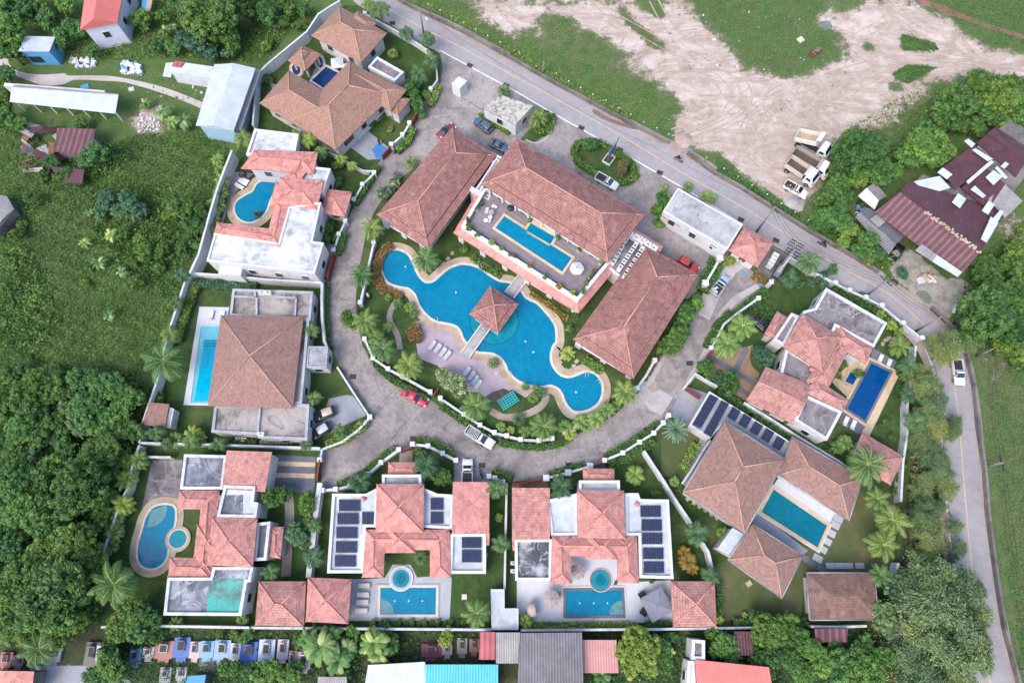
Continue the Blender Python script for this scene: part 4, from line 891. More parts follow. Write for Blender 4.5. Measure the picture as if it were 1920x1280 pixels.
shed(w3, [(27,159),(222,176),(222,179),(22,164)], 3.8, 0.2, 'tin_pale', hi=2)
for t in range(7):
    a = P(25+t*31, 190+t*3.2, 3.4); column(w3, (a.x, a.y+0.4), 0.1, 0, 3.4, 'wmetal')
m = MB(); m.prism(PL([(30,176),(214,190),(213,197),(29,182)]), 0, 3.3); m.build('wall', M['wallcream'], w3)
w4 = villa('white_barn', 'large white metal barn with gable roof and blue end wall', 'barn', [(404,122),(478,128),(437,245),(367,235)], 'the white metal barn')
hip(w4, [(402,121),(479,128),(438,245),(367,235)], 5.0, 0.22, 'tin_white', None, kind='gable', walls='paleblue', over=0.4, win=False)
shed(w4, [(474,130),(490,131),(452,244),(436,243)], 3.8, 0.3, 'tin_pale', hi=3)
w5 = villa('white_cabin', 'small white metal cabin with red-patched roof corner', 'cabin', [(327,115),(400,125),(395,150),(318,137)], 'the small white cabin')
shed(w5, [(327,115),(400,125),(396,148),(318,135)], 3.2, 0.4, 'tin_white', walls='white', hi=0, over=0.1)
shed(w5, [(327,114),(346,117),(338,126),(322,124)], 3.7, 0.1, 'tin_red', hi=0)
shed(w5, [(311,118),(328,117),(320,145),(305,143)], 2.6, 0.2, 'tin_white', hi=0)
w6 = villa('ruined_shed', 'collapsing maroon tin shed overgrown by shrubs', 'shed', [(107,240),(179,242),(160,290),(105,283)], 'the collapsing maroon shed')
shed(w6, [(107,240),(179,242),(170,292),(102,284)], 3.0, 0.5, 'tin_maroon2', hi=0, walls='darkwall')
shed(w6, [(95,312),(158,318),(154,345),(113,342)], 2.2, 0.4, 'tin_maroon', hi=0)
rr = random.Random(5)
for i in range(26):
    px, py = rr.uniform(48, 112), rr.uniform(232, 320); c = P(px, py, 1); m = MB()
    m.box((c.x, c.y, rr.uniform(0.3, 2.2)), (rr.uniform(1.5, 4), rr.uniform(0.3, 1.6), 0.06), rr.uniform(0, 3), rr.uniform(-.4, .4), rr.uniform(-.4, .4))
    m.build('fallen_sheet', M[rr.choice(['tin_maroon', 'tin_maroon', 'tin_pale', 'wood'])], w6)
w7 = villa('edge_shed', 'grey-roofed shed cut by the left picture edge', 'shed', [(-20,364),(11,371),(25,389),(5,428)])
hip(w7, [(-30,366),(13,368),(26,392),(-12,440)], 3.2, 0.25, 'tin_pale', None, kind='gable', walls='darkwall', over=0.3, win=False)
w8 = villa('blue_stall', 'narrow blue and yellow roofed stall at the top edge', 'stall', [(265,0),(283,0),(276,24),(266,22)])
shed(w8, [(267,-12),(278,-12),(273,23),(265,23)], 2.6, 0.2, 'bluewall', hi=0); shed(w8, [(278,-12),(288,-12),(281,23),(273,23)], 2.6, 0.2, 'coping', hi=0)
wh = villa('maroon_warehouse', 'sprawling maroon tin-roofed warehouse with pale roof patches', 'warehouse', [(1687,360),(1880,395),(1798,518),(1640,398)], 'the maroon warehouse')
def slope(root, pts, mat, name='roof'):
    """pts = (px, py, z) corners, first two = low edge"""
    w = [P(*p) for p in pts]; lo = (w[0], w[1]); mb = MB()
    if area(w) < 0: w = w[::-1]
    uvface(mb, w, *lo); dn = Vector((0, 0, -0.12))
    for i in range(len(w)): mb.face([w[(i+1) % len(w)], w[i], w[i]+dn, w[(i+1) % len(w)]+dn])
    return mb.build(name, M[mat], root)
slope(wh, [(1640,398,4),(1798,518,4),(1837,474,6),(1687,360,6)], 'tin_maroon2')
slope(wh, [(1878,394,4.2),(1706,339,5),(1687,360,6),(1837,474,6)], 'tin_maroon')
slope(wh, [(1837,474,5.98),(1858,440,5),(1888,395,4.2),(1860,380,4.4)], 'tin_maroon')
mb = MB(); mb.prism(offset(PL([(1640,398),(1798,518),(1880,400),(1706,339)], 0), -0.8), 0, 3.8); mb.build('wall', M['darkwall'], wh)
rg = MB(); a, b_ = P(1735,396,6.1), P(1837,474,6.1)
for i in range(60):
    q = a+(b_-a)*(i/60); rg.box((q.x+rr.uniform(-.3, .3), q.y+rr.uniform(-.3, .3), 6.0+i*.004+rr.uniform(0, .1)), (0.42, 0.32, 0.18), rr.uniform(0, 3))
rg.build('ridge_weights', M['coping'], wh)
slope(wh, [(1764,317,4.6),(1791,356,4.6),(1862,300,5.6),(1826,272,5.6)], 'tin_maroon')
slope(wh, [(1803,352,4.8),(1853,392,4.8),(1885,345,5.4),(1845,310,5.4)], 'tin_maroon')
slope(wh, [(1832,268,4.6),(1905,332,4.6),(1925,300,5.2),(1863,240,5.4)], 'tin_maroon')
slope(wh, [(1925,275,4.4),(1925,300,5.1),(1850,252,5.3),(1866,238,4.6)], 'tin_maroon')
slope(wh, [(1885,408,4.7),(1853,373,5.0),(1885,346,5.3),(1918,377,5.0)], 'tin_pale')
slope(wh, [(1741,365,4.7),(1714,340,5.2),(1762,330,5.5),(1782,352,4.9)], 'tin_white')
mb = MB(); mb.prism(PL([(1775,322),(1800,360),(1860,395),(1895,350),(1925,320),(1925,285),(1865,250),(1835,275)], 0), 0, 4.3); mb.build('wall', M['darkwall'], wh)
for pts in [((1808,264),(1816,260),(1829,270),(1822,277)), ((1823,281),(1829,278),(1862,298),(1852,302)), ((1758,323),(1768,314),(1786,327),(1776,336)), ((1785,379),(1797,362),(1812,373),(1800,390)), ((1841,395),(1854,376),(1865,384),(1853,402)), ((1820,355),(1828,348),(1849,367),(1843,371)),
            ((1839,448),(1858,406),(1872,418),(1850,455)), ((1861,410),(1876,393),(1882,397),(1871,416)), ((1866,315),(1870,311),(1890,333),(1884,335)), ((1848,332),(1863,319),(1880,331),(1863,347)), ((1876,312),(1885,303),(1892,307),(1884,316)), ((1716,469),(1729,457),(1760,480),(1748,490)), ((1748,490),(1757,478),(1804,510),(1796,519)), ((1812,340),(1858,300),(1864,304),(1816,345))]:
    pz = 5.9+.0001*(pts[0][0]-1700)*3; mb = MB(); mb.prism(PL(pts, pz), pz-0.08, pz); mb.build('roof_patch', M['tin_white'] if pts[0][0] != 1716 else M['tin_pale'], wh)
w9 = villa('tent_shed', 'small white and blue folded-roof shelter', 'shelter', [(1609,365),(1640,341),(1663,366),(1640,393)])
slope(w9, [(1609,367,2.4),(1640,393,2.4),(1648,376,3.4),(1625,352,3.4)], 'tin_white'); slope(w9, [(1663,368,2.4),(1641,342,2.6),(1625,352,3.4),(1648,376,3.4)], 'tin_pale')
w10 = villa('grey_cottage', 'grey corrugated cottage roof beside the maroon warehouse', 'house', [(1619,390),(1694,443),(1667,477),(1604,406)])
slope(w10, [(1604,407,2.8),(1667,477,2.8),(1680,458,3.6),(1612,398,3.6)], 'tin_grey'); slope(w10, [(1695,443,3.0),(1644,402,3.0),(1622,388,3.4),(1612,398,3.6),(1680,458,3.6)], 'tin_grey')
slope(w10, [(1626,416,3.5),(1642,430,3.5),(1663,414,3.6),(1645,400,3.6)], 'tin_pale', 'roof_patch')
mb = MB(); mb.prism(offset(PL([(1612,395),(1694,443),(1667,477),(1606,407)], 0), -0.6), 0, 2.7); mb.build('wall', M['darkwall'], w10)
# bottom row
def box_house(name, label, cat, pts, z, rise, mat, hi=0, short=None, walls='darkwall'):
    r = villa(name, label, cat, pts, short); shed(r, pts, z, rise, mat, walls=walls, hi=hi, over=0.35); return r
box_house('market_roof', 'white corrugated roof at the bottom edge left of turquoise', 'shed', [(690,1246),(797,1240),(797,1310),(680,1310)], 3.4, 0.4, 'tin_white', 0, 'the white corrugated bottom-edge roof')
box_house('market_roof', 'turquoise corrugated roof at the bottom edge', 'shed', [(797,1245),(934,1245),(934,1310),(797,1310)], 3.5, 0.4, 'tin_teal', 0, 'the turquoise bottom-edge roof')
box_house('market_roof', 'large dark grey corrugated roof at the bottom edge', 'shed', [(976,1186),(1091,1185),(1095,1320),(968,1320)], 4.6, 0.5, 'tin_grey', 0, 'the dark grey corrugated roof')
box_house('market_roof', 'narrow pale grey corrugated roof left of the dark grey one', 'shed', [(930,1185),(975,1185),(972,1243),(930,1243)], 3.8, 0.3, 'tin_pale', 0)
box_house('market_roof', 'red and grey patched tin roof below the white canopy', 'shed', [(900,1184),(929,1184),(929,1236),(898,1236)], 3.4, 0.3, 'tin_red', 0)
box_house('pink_tin_house', 'pale pink metal roof right of the dark grey corrugated roof', 'house', [(1092,1199),(1156,1199),(1160,1261),(1094,1261)], 3.2, 0.3, 'tin_pink', 0, 'the pale pink metal roof')
box_house('red_tin_house', 'coral-red metal roof cut by the bottom edge', 'house', [(1303,1236),(1442,1250),(1455,1330),(1310,1330)], 4.0, 0.5, 'tin_orange', 0, 'the coral-red bottom-edge roof', 'white')
nb = villa('white_townhouse', 'white weathered townhouse with rooftop tank beside coral-red roof', 'house', [(1270,1193),(1322,1200),(1318,1290),(1272,1290)])
flat(nb, [(1298,1198),(1322,1200),(1322,1236),(1296,1236)], 4.2, 'slab_dark', 'white', ph=0.5); flat(nb, [(1290,1238),(1302,1238),(1306,1300),(1286,1300)], 4.0, 'slab_white', 'white', ph=0.2)
box_house('rusty_shed', 'rusty tin shed with one pale sheet among trees', 'shed', [(1376,1183),(1412,1183),(1413,1228),(1382,1229)], 2.8, 0.3, 'tin_maroon', 0)
box_house('rusty_shed', 'dark tile shed under the brown gazebo wall', 'shed', [(1527,1178),(1590,1178),(1588,1204),(1530,1203)], 2.6, 0.3, 'tin_maroon2', 0)
box_house('corner_house', 'pink tiled roof in the bottom left corner', 'house', [(-30,1256),(64,1258),(58,1310),(-40,1310)], 3.2, 0.4, 'pink', 0, 'the bottom-left pink roof')
box_house('blue_shed', 'small grey-blue roof with orange stripe at the bottom edge', 'shed', [(351,1267),(386,1264),(380,1300),(345,1300)], 2.4, 0.2, 'bluewall', 0)
box_house('food_stall', 'open white-framed stall under the banana palms', 'stall', [(596,1268),(650,1268),(652,1300),(594,1300)], 2.4, 0.1, 'tin_pale', 0)
box_house('small_roof', 'white lean-to roof beside the round bright tree in graveyard', 'shed', [(182,1210),(196,1210),(190,1243),(178,1243)], 2.6, 0.2, 'tin_white', 0)
# ------------------------------------------------------------------ pools
def pool(label, pts, water='water', curved=0, cw=0.5, cmat='coping_lt', outer=1.0, omat='coping', name='swimming_pool', cat='pool', z=0.0, world=False, short=None):
    w = pts if world else PL(pts, z)
    if short: LM.append((short, *PX(sum((Vector((p[0], p[1], z)) for p in w), Vector())/len(w))))
    if curved: w = smooth([Vector((p[0], p[1], 0)) for p in w], curved)
    w = ccw([Vector((p[0], p[1])) for p in w]); c = sum(w, Vector((0, 0)))/len(w)
    r = thing(name, label, cat, (c.x, c.y, z))
    mb = MB(); mb.sheet(offset(w, 0.1), z+0.10); mb.build('water', M[water], r)
    a = offset(w, cw); mb = MB(); n = len(w)
    for i in range(n):
        j = (i+1) % n
        mb.face([(*a[i], z+0.2), (*a[j], z+0.2), (*w[j], z+0.2), (*w[i], z+0.2)]); mb.face([(*w[i], z+0.2), (*w[j], z+0.2), (*w[j], z+0.02), (*w[i], z+0.02)])
        mb.face([(*a[i], z), (*a[j], z), (*a[j], z+0.2), (*a[i], z+0.2)])
    mb.build('coping', M[cmat], r)
    if outer:
        b_ = offset(w, cw+outer); mb = MB()
        for i in range(n):
            j = (i+1) % n; mb.face([(*b_[i], z+0.13), (*b_[j], z+0.13), (*a[j], z+0.13), (*a[i], z+0.13)]); mb.face([(*b_[i], z), (*b_[j], z), (*b_[j], z+0.13), (*b_[i], z+0.13)])
        mb.build('surround', M[omat], r)
    return r
def disc(c, r, z, mat, name, par, a0=0, a1=360, n=36, h=0.0, ell=1.0):
    pts = [Vector((c.x+r*math.cos(math.radians(a0+(a1-a0)*i/n)), c.y+r*ell*math.sin(math.radians(a0+(a1-a0)*i/n)))) for i in range(n+(1 if a1-a0 < 360 else 0))]
    if a1-a0 < 360: pts.append(Vector((c.x, c.y)))
    mb = MB(); mb.sheet(pts, z); return mb.build(name, M[mat], par)
def ladder(par, px, py, ang=0, z=0.2):
    c = P(px, py, z); mb = MB()
    for s in (-0.25, 0.25):
        d = Vector((math.cos(ang), math.sin(ang), 0)); q = c+Vector((-d.y, d.x, 0))*s
        mb.tube([q-d*0.5+Vector((0, 0, -0.05)), q-d*0.2+Vector((0, 0, 0.7)), q+d*0.3+Vector((0, 0, 0.7)), q+d*0.5+Vector((0, 0, 0))], 0.035, 6)
    mb.build('ladder', M['wmetal'], par)
MAIN = [(745,470),(762,477),(772,492),(777,505),(785,520),(797,531),(812,530),(825,520),(840,507),(855,500),(870,497),(890,501),(905,509),(920,520),(937,529),(955,532),(972,542),(985,560),(1005,570),(1020,585),(1032,600),(1040,615),(1041,640),(1037,645),(1031,662),(1032,680),(1040,695),(1052,706),(1067,709),(1082,705),(1097,699),(1112,701),(1122,710),(1127,722),(1127,740),(1120,755),(1107,765),(1092,770),(1077,770),(1067,762),(1060,750),(1055,737),(1047,727),(1032,721),(1015,724),(997,722),(982,717),(970,711),(955,697),(950,685),(940,670),(925,662),(910,660),(892,657),(872,637),(865,620),(855,610),(837,605),(815,600),(797,585),(787,570),(780,552),(767,540),(750,537),(730,530),(720,515),(716,495),(722,480),(732,472)]
mp_ = pool('huge winding free-form pool in the middle of the estate', MAIN, 'water', 3, 0.45, 'coping_lt', 1.15, 'coping', short='the huge winding pool')
c = P(927, 602, 0.1)
disc(c, 4.45, 0.104, 'water_green', 'island_rim', mp_); disc(c, 4.2, 0.108, 'water_teal', 'island_ledge', mp_)
for p in PL([(919,556),(957,578),(934,612),(895,588)], 0.1)[:0]: pass
for x, y, a in ((774,492,0.5),(900,501,1.8),(1034,595,0.6),(818,600,2.0),(1100,703,1.6),(1122,716,0.5),(955,700,2.4)): ladder(mp_, x, y, a)
for x, y in ((787,508),(855,548),(1000,660),(930,700),(1080,735),(985,640),(760,500)): mb = MB(); mb.cyl((*P(x, y, 0.1).xy, 0.11), 0.16, 0.02, 8); mb.build('pool_light', M['wmetal'], mp_)
tp = pool('long rooftop lap pool with tan edge on the deck terrace', [(929,428),(946,406),(987,432),(996,418),(1041,444),(1032,459),(1072,484),(1054,510)], 'water', 0, 0.45, 'tandeck', 0, z=4.92, short='the rooftop lap pool')
mb = MB(); A0, B0 = P(988,435,5), P(1031,460,5); d = B0-A0; q = (A0+B0)/2; mb.box((q.x, q.y, 5.06), (d.length, 0.35, 0.12), math.atan2(d.y, d.x)); mb.build('divider', M['coping'], tp)
mb = MB(); mb.prism(PL([(998,412),(1048,441),(1043,446),(996,419)], 4.95), 4.905, 5.1); mb.build('tiled_ledge', M['tandeck'], tp)
pool('bean-shaped pool hugged by the salmon roofs', [(520,335),(507,338),(495,339),(482,347),(475,360),(462,367),(447,377),(441,390),(445,405),(457,415),(475,416),(490,407),(500,395),(505,380),(512,365),(525,355)], 'water', 3, 0.35, 'coping_lt', 1.2, short='the bean-shaped pool')
p = pool('long pale-blue pool with shallow sun shelf beside the square brown roof', [(378,612),(412,612),(397,756),(358,755)], 'water_lt', 0, 0.15, 'whitedeck', 0, short='the long pale-blue pool')
mb = MB(); mb.sheet(PL([(383,640),(410,640),(395,752),(364,752)], 0.1), 0.105); mb.build('deep_end', M['water_cyan'], p)
for i in range(3):
    mb = MB(); mb.sheet(PL([(382.5-i*0.8,637+i*5),(410,637+i*5),(409,640+i*5),(381.5-i*0.8,640+i*5)], 0.1), 0.11); mb.build('step', M['water_teal'], p)
p = pool('kidney pool with round spa beside the teal-roof villa', [(328,953),(318,947),(302,947),(287,953),(275,971),(269,992),(261,1020),(260,1046),(269,1060),(284,1065),(300,1060),(312,1046),(316,1022),(316,1005),(325,990),(329,974)], 'water', 3, 0.35, 'coping_lt', 1.0, short='the kidney pool')
c = P(334, 1010, 0.1); disc(c, 2.05, 0.205, 'coping', 'spa_surround', p); disc(c, 1.6, 0.21, 'coping_lt', 'spa_rim', p); disc(c, 1.4, 0.215, 'water_teal', 'spa', p)
for i, rr_ in enumerate((2.6, 2.0, 1.4)): disc(P(283, 957, 0.1), rr_, 0.103+i*0.004, 'poolstep', 'step', p, -95, 20, 16)
def twinpool(label, rect, spa, sr, sc_, swm, short):
    p = pool(label, rect, 'water', 0, 0.4, 'coping_lt' if swm else 'slate', 0.15 if swm else 0.3, 'greydeck' if swm else 'coping_lt', short=short)
    c = P(*spa, 0.1); disc(c, sr+(0.6 if swm else 0.4), 0.205, 'whitedeck' if swm else 'coping_lt', 'spa_surround', p); disc(c, sr+0.3, 0.21, 'greydeck' if swm else 'slate', 'spa_rim', p); disc(c, sr, 0.215, 'water_teal', 'spa', p); disc(c, sr*0.6, 0.219, 'water_green', 'spa_well', p)
    q = P(*sc_, 0.1)
    for i, rr_ in enumerate((2.1, 1.6, 1.1)): disc(q, rr_, 0.103+i*0.004, 'poolstep', 'step', p, 0 if swm else 90, 90 if swm else 180, 16)
    x0, x1, y0 = rect[0][0], rect[1][0], (rect[0][1]+rect[2][1])/2
    for k in (0.25, 0.5, 0.75): mb = MB(); mb.cyl((*P(x0+(x1-x0)*k, y0, 0.1).xy, 0.11), 0.12, 0.02, 8); mb.build('pool_light', M['wmetal'], p)
twinpool('rectangular pool with round spa beside the row of loungers', [(714,1101),(818,1101),(817,1151),(713,1151)], (752,1084), 1.35, (713,1150), True, 'the lounger-side pool')
twinpool('rectangular pool with dark rim and round spa on the parasol terrace', [(1061,1107),(1165,1106),(1168,1153),(1061,1153)], (1126,1087), 1.4, (1168,1152), False, 'the dark-rimmed pool')
p = pool('green-blue lap pool between two brown-shingled wings', [(1450,917),(1550,985),(1532,1026),(1427,959)], 'water_green', 0, 0.35, 'tandeck', 0.3, 'coping_lt', short='the green-blue lap pool')
p = pool('deep blue pool with tan border at the rose-tiled villa', [(1633,681),(1668,698),(1621,788),(1588,766)], 'water_deep', 0, 0.4, 'slate', 0.5, 'tandeck', short='the deep blue pool')
p = pool('small square spa pool beside the deep blue pool', [(1594,697),(1608,705),(1598,722),(1584,715)], 'water_deep', 0, 0.45, 'pink' if False else 'coping', 0)
p = pool('navy tiled pool enclosed by brown roofs', [(585,152),(612,126),(640,141),(611,169)], 'water_navy', 0, 0.4, 'coping_lt', 0, short='the navy pool')
pool('small curved navy pool arm beside the gazebo', [(549,124),(556,120),(563,130),(563,138),(556,142),(549,135)], 'water_navy', 3, 0.35, 'coping_lt', 0.3)
pool('crescent navy pool arm behind the gazebo', [(596,108),(603,110),(606,124),(600,128),(594,118)], 'water_navy', 3, 0.3, 'coping_lt', 0.3)
# bridges
def bridge(label, a, b_, w):
    A0, B0 = P(*a), P(*b_); d = B0-A0; c = (A0+B0)/2; ang = math.atan2(d.y, d.x); r = thing('foot_bridge', label, 'bridge', (c.x, c.y, 0.3), ang, 'bridges to the pool pavilion')
    mb = MB(); mb.box((0, 0, 0.05), (d.length, w, 0.22)); mb.build('deck', M['slab_pale'], r, rel=False)
    for s in (-1, 1): mb = MB(); mb.box((0, s*(w/2+0.12), 0.16), (d.length, 0.24, 0.4)); mb.build('kerb', M['coping_lt'], r, rel=False)
bridge('pale stone footbridge from the mauve deck to the pavilion', (871,669), (913,611), 1.5)
bridge('grey footbridge from the clubhouse columns to the pavilion', (955,555), (983,519), 1.7)

# ------------------------------------------------------------------ boundary walls, gates, hedges
def wall(label, pts, h=2.2, t=0.22, mat='white', pil=None, ps=0.55, cap=True, short=None, name='boundary_wall', base=False):
    w = PL(pts, 0 if base else h); w = [Vector((p.x, p.y)) for p in w]; c = w[len(w)//2]
    r = thing(name, label, 'wall', (c.x, c.y, 0))
    mb = MB()
    mb.prism(ribbon(w, t), 0, h); mb.build('wall_panel', M[mat], r)
    if cap: mb = MB(); mb.prism(ribbon(w, t+0.12), h+0.003, h+0.1); mb.build('coping', M['parapet'], r)
    if pil:
        idx = range(len(w)) if pil == 'v' else [0, len(w)-1]
        for i in idx: mb = MB(); mb.box((*w[i], (h+0.35)/2), (ps, ps, h+0.35)); mb.box((*w[i], h+0.42), (ps+0.22, ps+0.22, 0.14)); mb.build('pillar', M['white'], r)
    return r
wall('tall white wall behind the brown navy-pool villa, topmost left', [(637,2),(620,12),(597,27),(575,60),(502,120)], 2.6)
wall('white wall running from the barn to the salmon villa', [(502,120),(480,142),(478,185),(474,235)], 2.4)
wall('white wall west of the bean-shaped pool beside the field', [(435,282),(420,320),(407,355),(395,395),(372,478),(356,512)], 3.4, 0.25)
wall('white wall between salmon villa and the square-roof villa', [(356,512),(430,517),(500,524),(603,530)], 2.4)
wall('white wall west of the long pale-blue pool', [(355,514),(347,528),(322,605),(312,637),(297,707),(282,750),(267,795),(261,830)], 2.4)
wall('white wall between square-roof villa and the teal-roof villa', [(262,830),(350,832),(480,836),(600,840)], 2.2)
wall('white wall west of the kidney pool under areca palms', [(262,834),(250,865),(240,915),(228,935),(207,997),(192,1040)], 2.2)
wall('short white wall behind the grey patio', [(261,856),(320,857)], 1.6)
wall('long white rear wall along the graveyard', [(190,1175),(300,1173),(460,1176),(640,1178),(800,1179),(922,1180)], 2.0)
wall('long white rear wall behind the parasol terrace', [(976,1181),(1100,1180),(1230,1179),(1360,1177),(1465,1175)], 2.0)
wall('white rear wall below the dark-stained pavilion', [(1520,1174),(1570,1175),(1625,1173)], 2.0)
wall('thick grey-white wall between the teal-roof and lounger villas', [(600,905),(592,960),(585,1030),(578,1082)], 2.0, 0.7, 'parapet')
wall('curving white pillared wall before the lounger-side villa', [(605,919),(630,917),(657,911),(690,889),(715,867),(748,843)], 1.5, 0.3, 'parapet', 'v')
wall('white pillared wall curving to the white pickup driveway', [(774,833),(803,836),(830,850),(855,863)], 1.5, 0.3, 'parapet', 'v')
wall('thin white wall between the two solar villas', [(950,905),(948,1000),(946,1104)], 1.8)
wall('short white stub wall right of the driveway pickup', [(917,893),(928,896),(943,903)], 1.5, 0.3, 'white', 'v')
wall('white pillared wall left of the twin villa gate', [(1024,896),(1065,886),(1106,874)], 1.4, 0.25, 'white', 'v', 0.8)
wall('white curving wall right of the twin villa gate', [(1133,863),(1167,849),(1198,829),(1225,812),(1243,793),(1253,779)], 1.4, 0.25, 'white', 'v')
wall('diagonal white wall between parasol villa and carport villa', [(1207,845),(1240,895),(1268,940),(1290,972),(1310,1005),(1328,1035),(1335,1065)], 2.0, 0.35)
wall('white garden wall beside the left lane, upper stretch', [(701,455),(693,490),(684,530),(676,568)], 1.4, 0.25, 'parapet', 'e')
wall('white garden wall from the left lane down to the red sedan', [(684,636),(700,672),(728,692),(755,706),(807,735)], 1.3, 0.25, 'white', 'v')
wall('white garden wall beside the pickup with the rack', [(826,747),(870,777),(900,797),(927,811),(950,817),(976,824),(1010,826),(1035,822)], 1.3, 0.25, 'parapet', 'v')
wall('white garden wall hidden in areca palms, lower right', [(1060,810),(1085,797),(1115,784),(1142,772)], 1.3, 0.25, 'parapet', 'v')
wall('white garden wall by the right wing corner', [(1194,728),(1212,703),(1227,676)], 1.4, 0.3, 'parapet', 'e')
wall('white wall along the lane east of the square-roof villa', [(604,530),(603,560),(604,600),(608,640),(616,658)], 2.2, 0.3)
wall('slanting low wall before the triangular lawn', [(632,688),(650,716),(664,738),(692,780)], 1.0, 0.2)
wall('curved low wall under small palms near the two black cars', [(694,782),(672,806),(642,828),(604,842),(600,862)], 1.2, 0.25, 'parapet', 'e')
wall('low pillared wall beside the salmon garage lane', [(702,325),(680,347),(664,375)], 1.4, 0.25, 'parapet', 'v')
wall('low white wall with round-topped pillars beside salmon villa lawn', [(648,415),(636,440),(626,470)], 1.4, 0.25, 'parapet', 'v')
wall('low pillared wall before the lawn of the navy-pool villa', [(768,232),(755,254),(734,272)], 1.4, 0.25, 'parapet', 'v')
wall('low white wall between the main road and villa palms', [(685,26),(705,38),(742,58),(780,80),(806,98),(817,112),(820,150),(808,168)], 1.3, 0.25, 'parapet', 'e')
wall('low fence wall round the navy-pool villa forecourt', [(617,285),(645,300),(680,320),(703,322)], 1.2, 0.2, 'parapet')
wall('white roadside wall of the deep-blue-pool villa', [(1482,483),(1520,508),(1565,531),(1592,545),(1622,558),(1652,573),(1692,606),(1727,634)], 1.5, 0.25, 'parapet', 'v')
wall('white wall between transformer yard and round garden bed', [(1481,482),(1462,508),(1445,530)], 2.2, 0.3, 'parapet', 'e')
wall('white right-hand wall beside the deep blue pool lawn', [(1717,648),(1710,712),(1701,760),(1701,815),(1693,865),(1689,940)], 2.0, 0.25, 'parapet')
wall('white wall below the coconut palms beside the dry lawn', [(1684,1055),(1676,1098),(1670,1110)], 2.0, 0.3)
wall('white stepped wall between the rose-tiled villa and carport villa', [(1395,755),(1440,782),(1502,822),(1565,860),(1598,881)], 2.0, 0.25, 'parapet')
wall('low white wall beside the square paved lane bed', [(1283,727),(1303,700),(1345,725)], 1.2, 0.25)
wall('white wall behind the coconut palms on the right lane', [(1421,560),(1404,572),(1384,586),(1357,608),(1345,632),(1333,653)], 1.4, 0.25, 'parapet', 'e')
wall('white pillared wall by the blue pickup entrance', [(1349,485),(1338,506),(1322,532)], 1.5, 0.3, 'white', 'e', 0.9)
wall('grey stepped boundary wall of the solar carport garden', [(1332,655+170),(1322,838),(1300,875),(1279,906)], 1.2, 0.2)
WALLR1 = [(700,-40),(755,0),(805,25),(870,56),(960,106),(1017,139),(1067,166),(1110,189),(1180,226),(1225,249),(1256,264)]
WALLR2 = [(1290,283),(1340,320),(1390,348),(1440,380),(1520,430),(1567,458),(1615,485),(1650,508)]
WALLR3 = [(1750,575),(1790,613),(1812,645),(1830,722),(1838,800),(1850,880),(1856,960),(1872,1080),(1888,1180),(1915,1280),(1940,1370)]
for lab, pts in (('old grey roadside wall along the grass verge, upper stretch', WALLR1), ('old grey roadside wall below the dump trucks', WALLR2), ('old grey roadside wall along the right-hand bend', WALLR3)):
    wall(lab, pts, 1.0, 0.4, 'darkwall', None, cap=False)
GATE = []
def gate(label, a, b_, h=1.7):
    A0, B0 = P(*a, h), P(*b_, h); d = B0-A0; c = (A0+B0)/2; r = thing('sliding_gate', label, 'gate', (c.x, c.y, 0), math.atan2(d.y, d.x), 'red-brown driveway gates')
    mb = MB(); mb.box((0, 0, h/2), (d.length, 0.1, h)); mb.build('gate_panel', M['redgate'], r, rel=False)
    mb = MB(); mb.box((0, 0, h+0.05), (d.length, 0.25, 0.1)); mb.build('top_rail', M['redgate'], r, rel=False)
gate('red-brown gate of the striped driveway, upper half', (599,862), (594,900)); gate('red-brown gate right of the salmon villa', (625,472), (613,520), 2.2)
gate('red-brown gate by the blue tarpaulin floor', (732,275), (716,292)); gate('red-brown gate near the brown porch roof', (782,212), (772,228))
gate('red-brown gate above the lounger villa porch', (749,846), (772,838)); gate('red-brown gate of the parasol villa porch', (1108,876), (1131,864))
gate('red-brown gate of the garage beside the parasol villa', (962,908), (1022,897)); gate('red-brown gate beside the coconut palm driveway', (1333,657), (1318,680))
gate('red garden gate at the red sedan', (812,742), (822,728), 1.4); gate('maroon gate panel at the carport villa lane', (1287,727), (1314,745), 1.4)

# leaves (fast quads)
def leafquads(C, size, nrm=None, upb=0.4, asp=0.55, rng=RNG):
    N = len(C); n_ = rng.normal(size=(N, 3)); n_[:, 2] = np.abs(n_[:, 2])+upb
    if nrm is not None: n_ = n_*0.7+nrm*1.1
    n_ /= np.linalg.norm(n_, axis=1)[:, None]
    t = rng.normal(size=(N, 3)); t -= n_*(t*n_).sum(1)[:, None]; t /= np.linalg.norm(t, axis=1)[:, None]+1e-9
    u = np.cross(n_, t); s = (size*rng.uniform(0.6, 1.3, N))[:, None]
    V = np.stack([C+t*s, C+u*s*asp, C-t*s, C-u*s*asp], 1).reshape(-1, 3)
    return V, np.arange(4*N).reshape(N, 4)
def G(a, b, c): return (a, b, c)
M['leaf'] = leafmat('leaf_green', (0.027, 0.0675, 0.016), (0.0765, 0.159, 0.0351), (0.191, 0.3, 0.0638))
M['leafdk'] = leafmat('leaf_dark', (0.027, 0.0782, 0.022), (0.0744, 0.175, 0.044), (0.176, 0.332, 0.077))
M['leafbr'] = leafmat('leaf_bright', (0.022, 0.0587, 0.0135), (0.0661, 0.149, 0.0339), (0.143, 0.256, 0.0611))
M['leafyl'] = leafmat('leaf_yellow_green', (0.0508, 0.102, 0.0174), (0.16, 0.246, 0.0508), (0.348, 0.406, 0.102))
M['leafbl'] = leafmat('leaf_blue_green', (0.0271, 0.0751, 0.0386), (0.0725, 0.159, 0.0799), (0.164, 0.267, 0.152))
M['leafor'] = leafmat('leaf_orange', (0.0714, 0.0609, 0.0116), (0.223, 0.152, 0.0348), (0.426, 0.264, 0.0696))
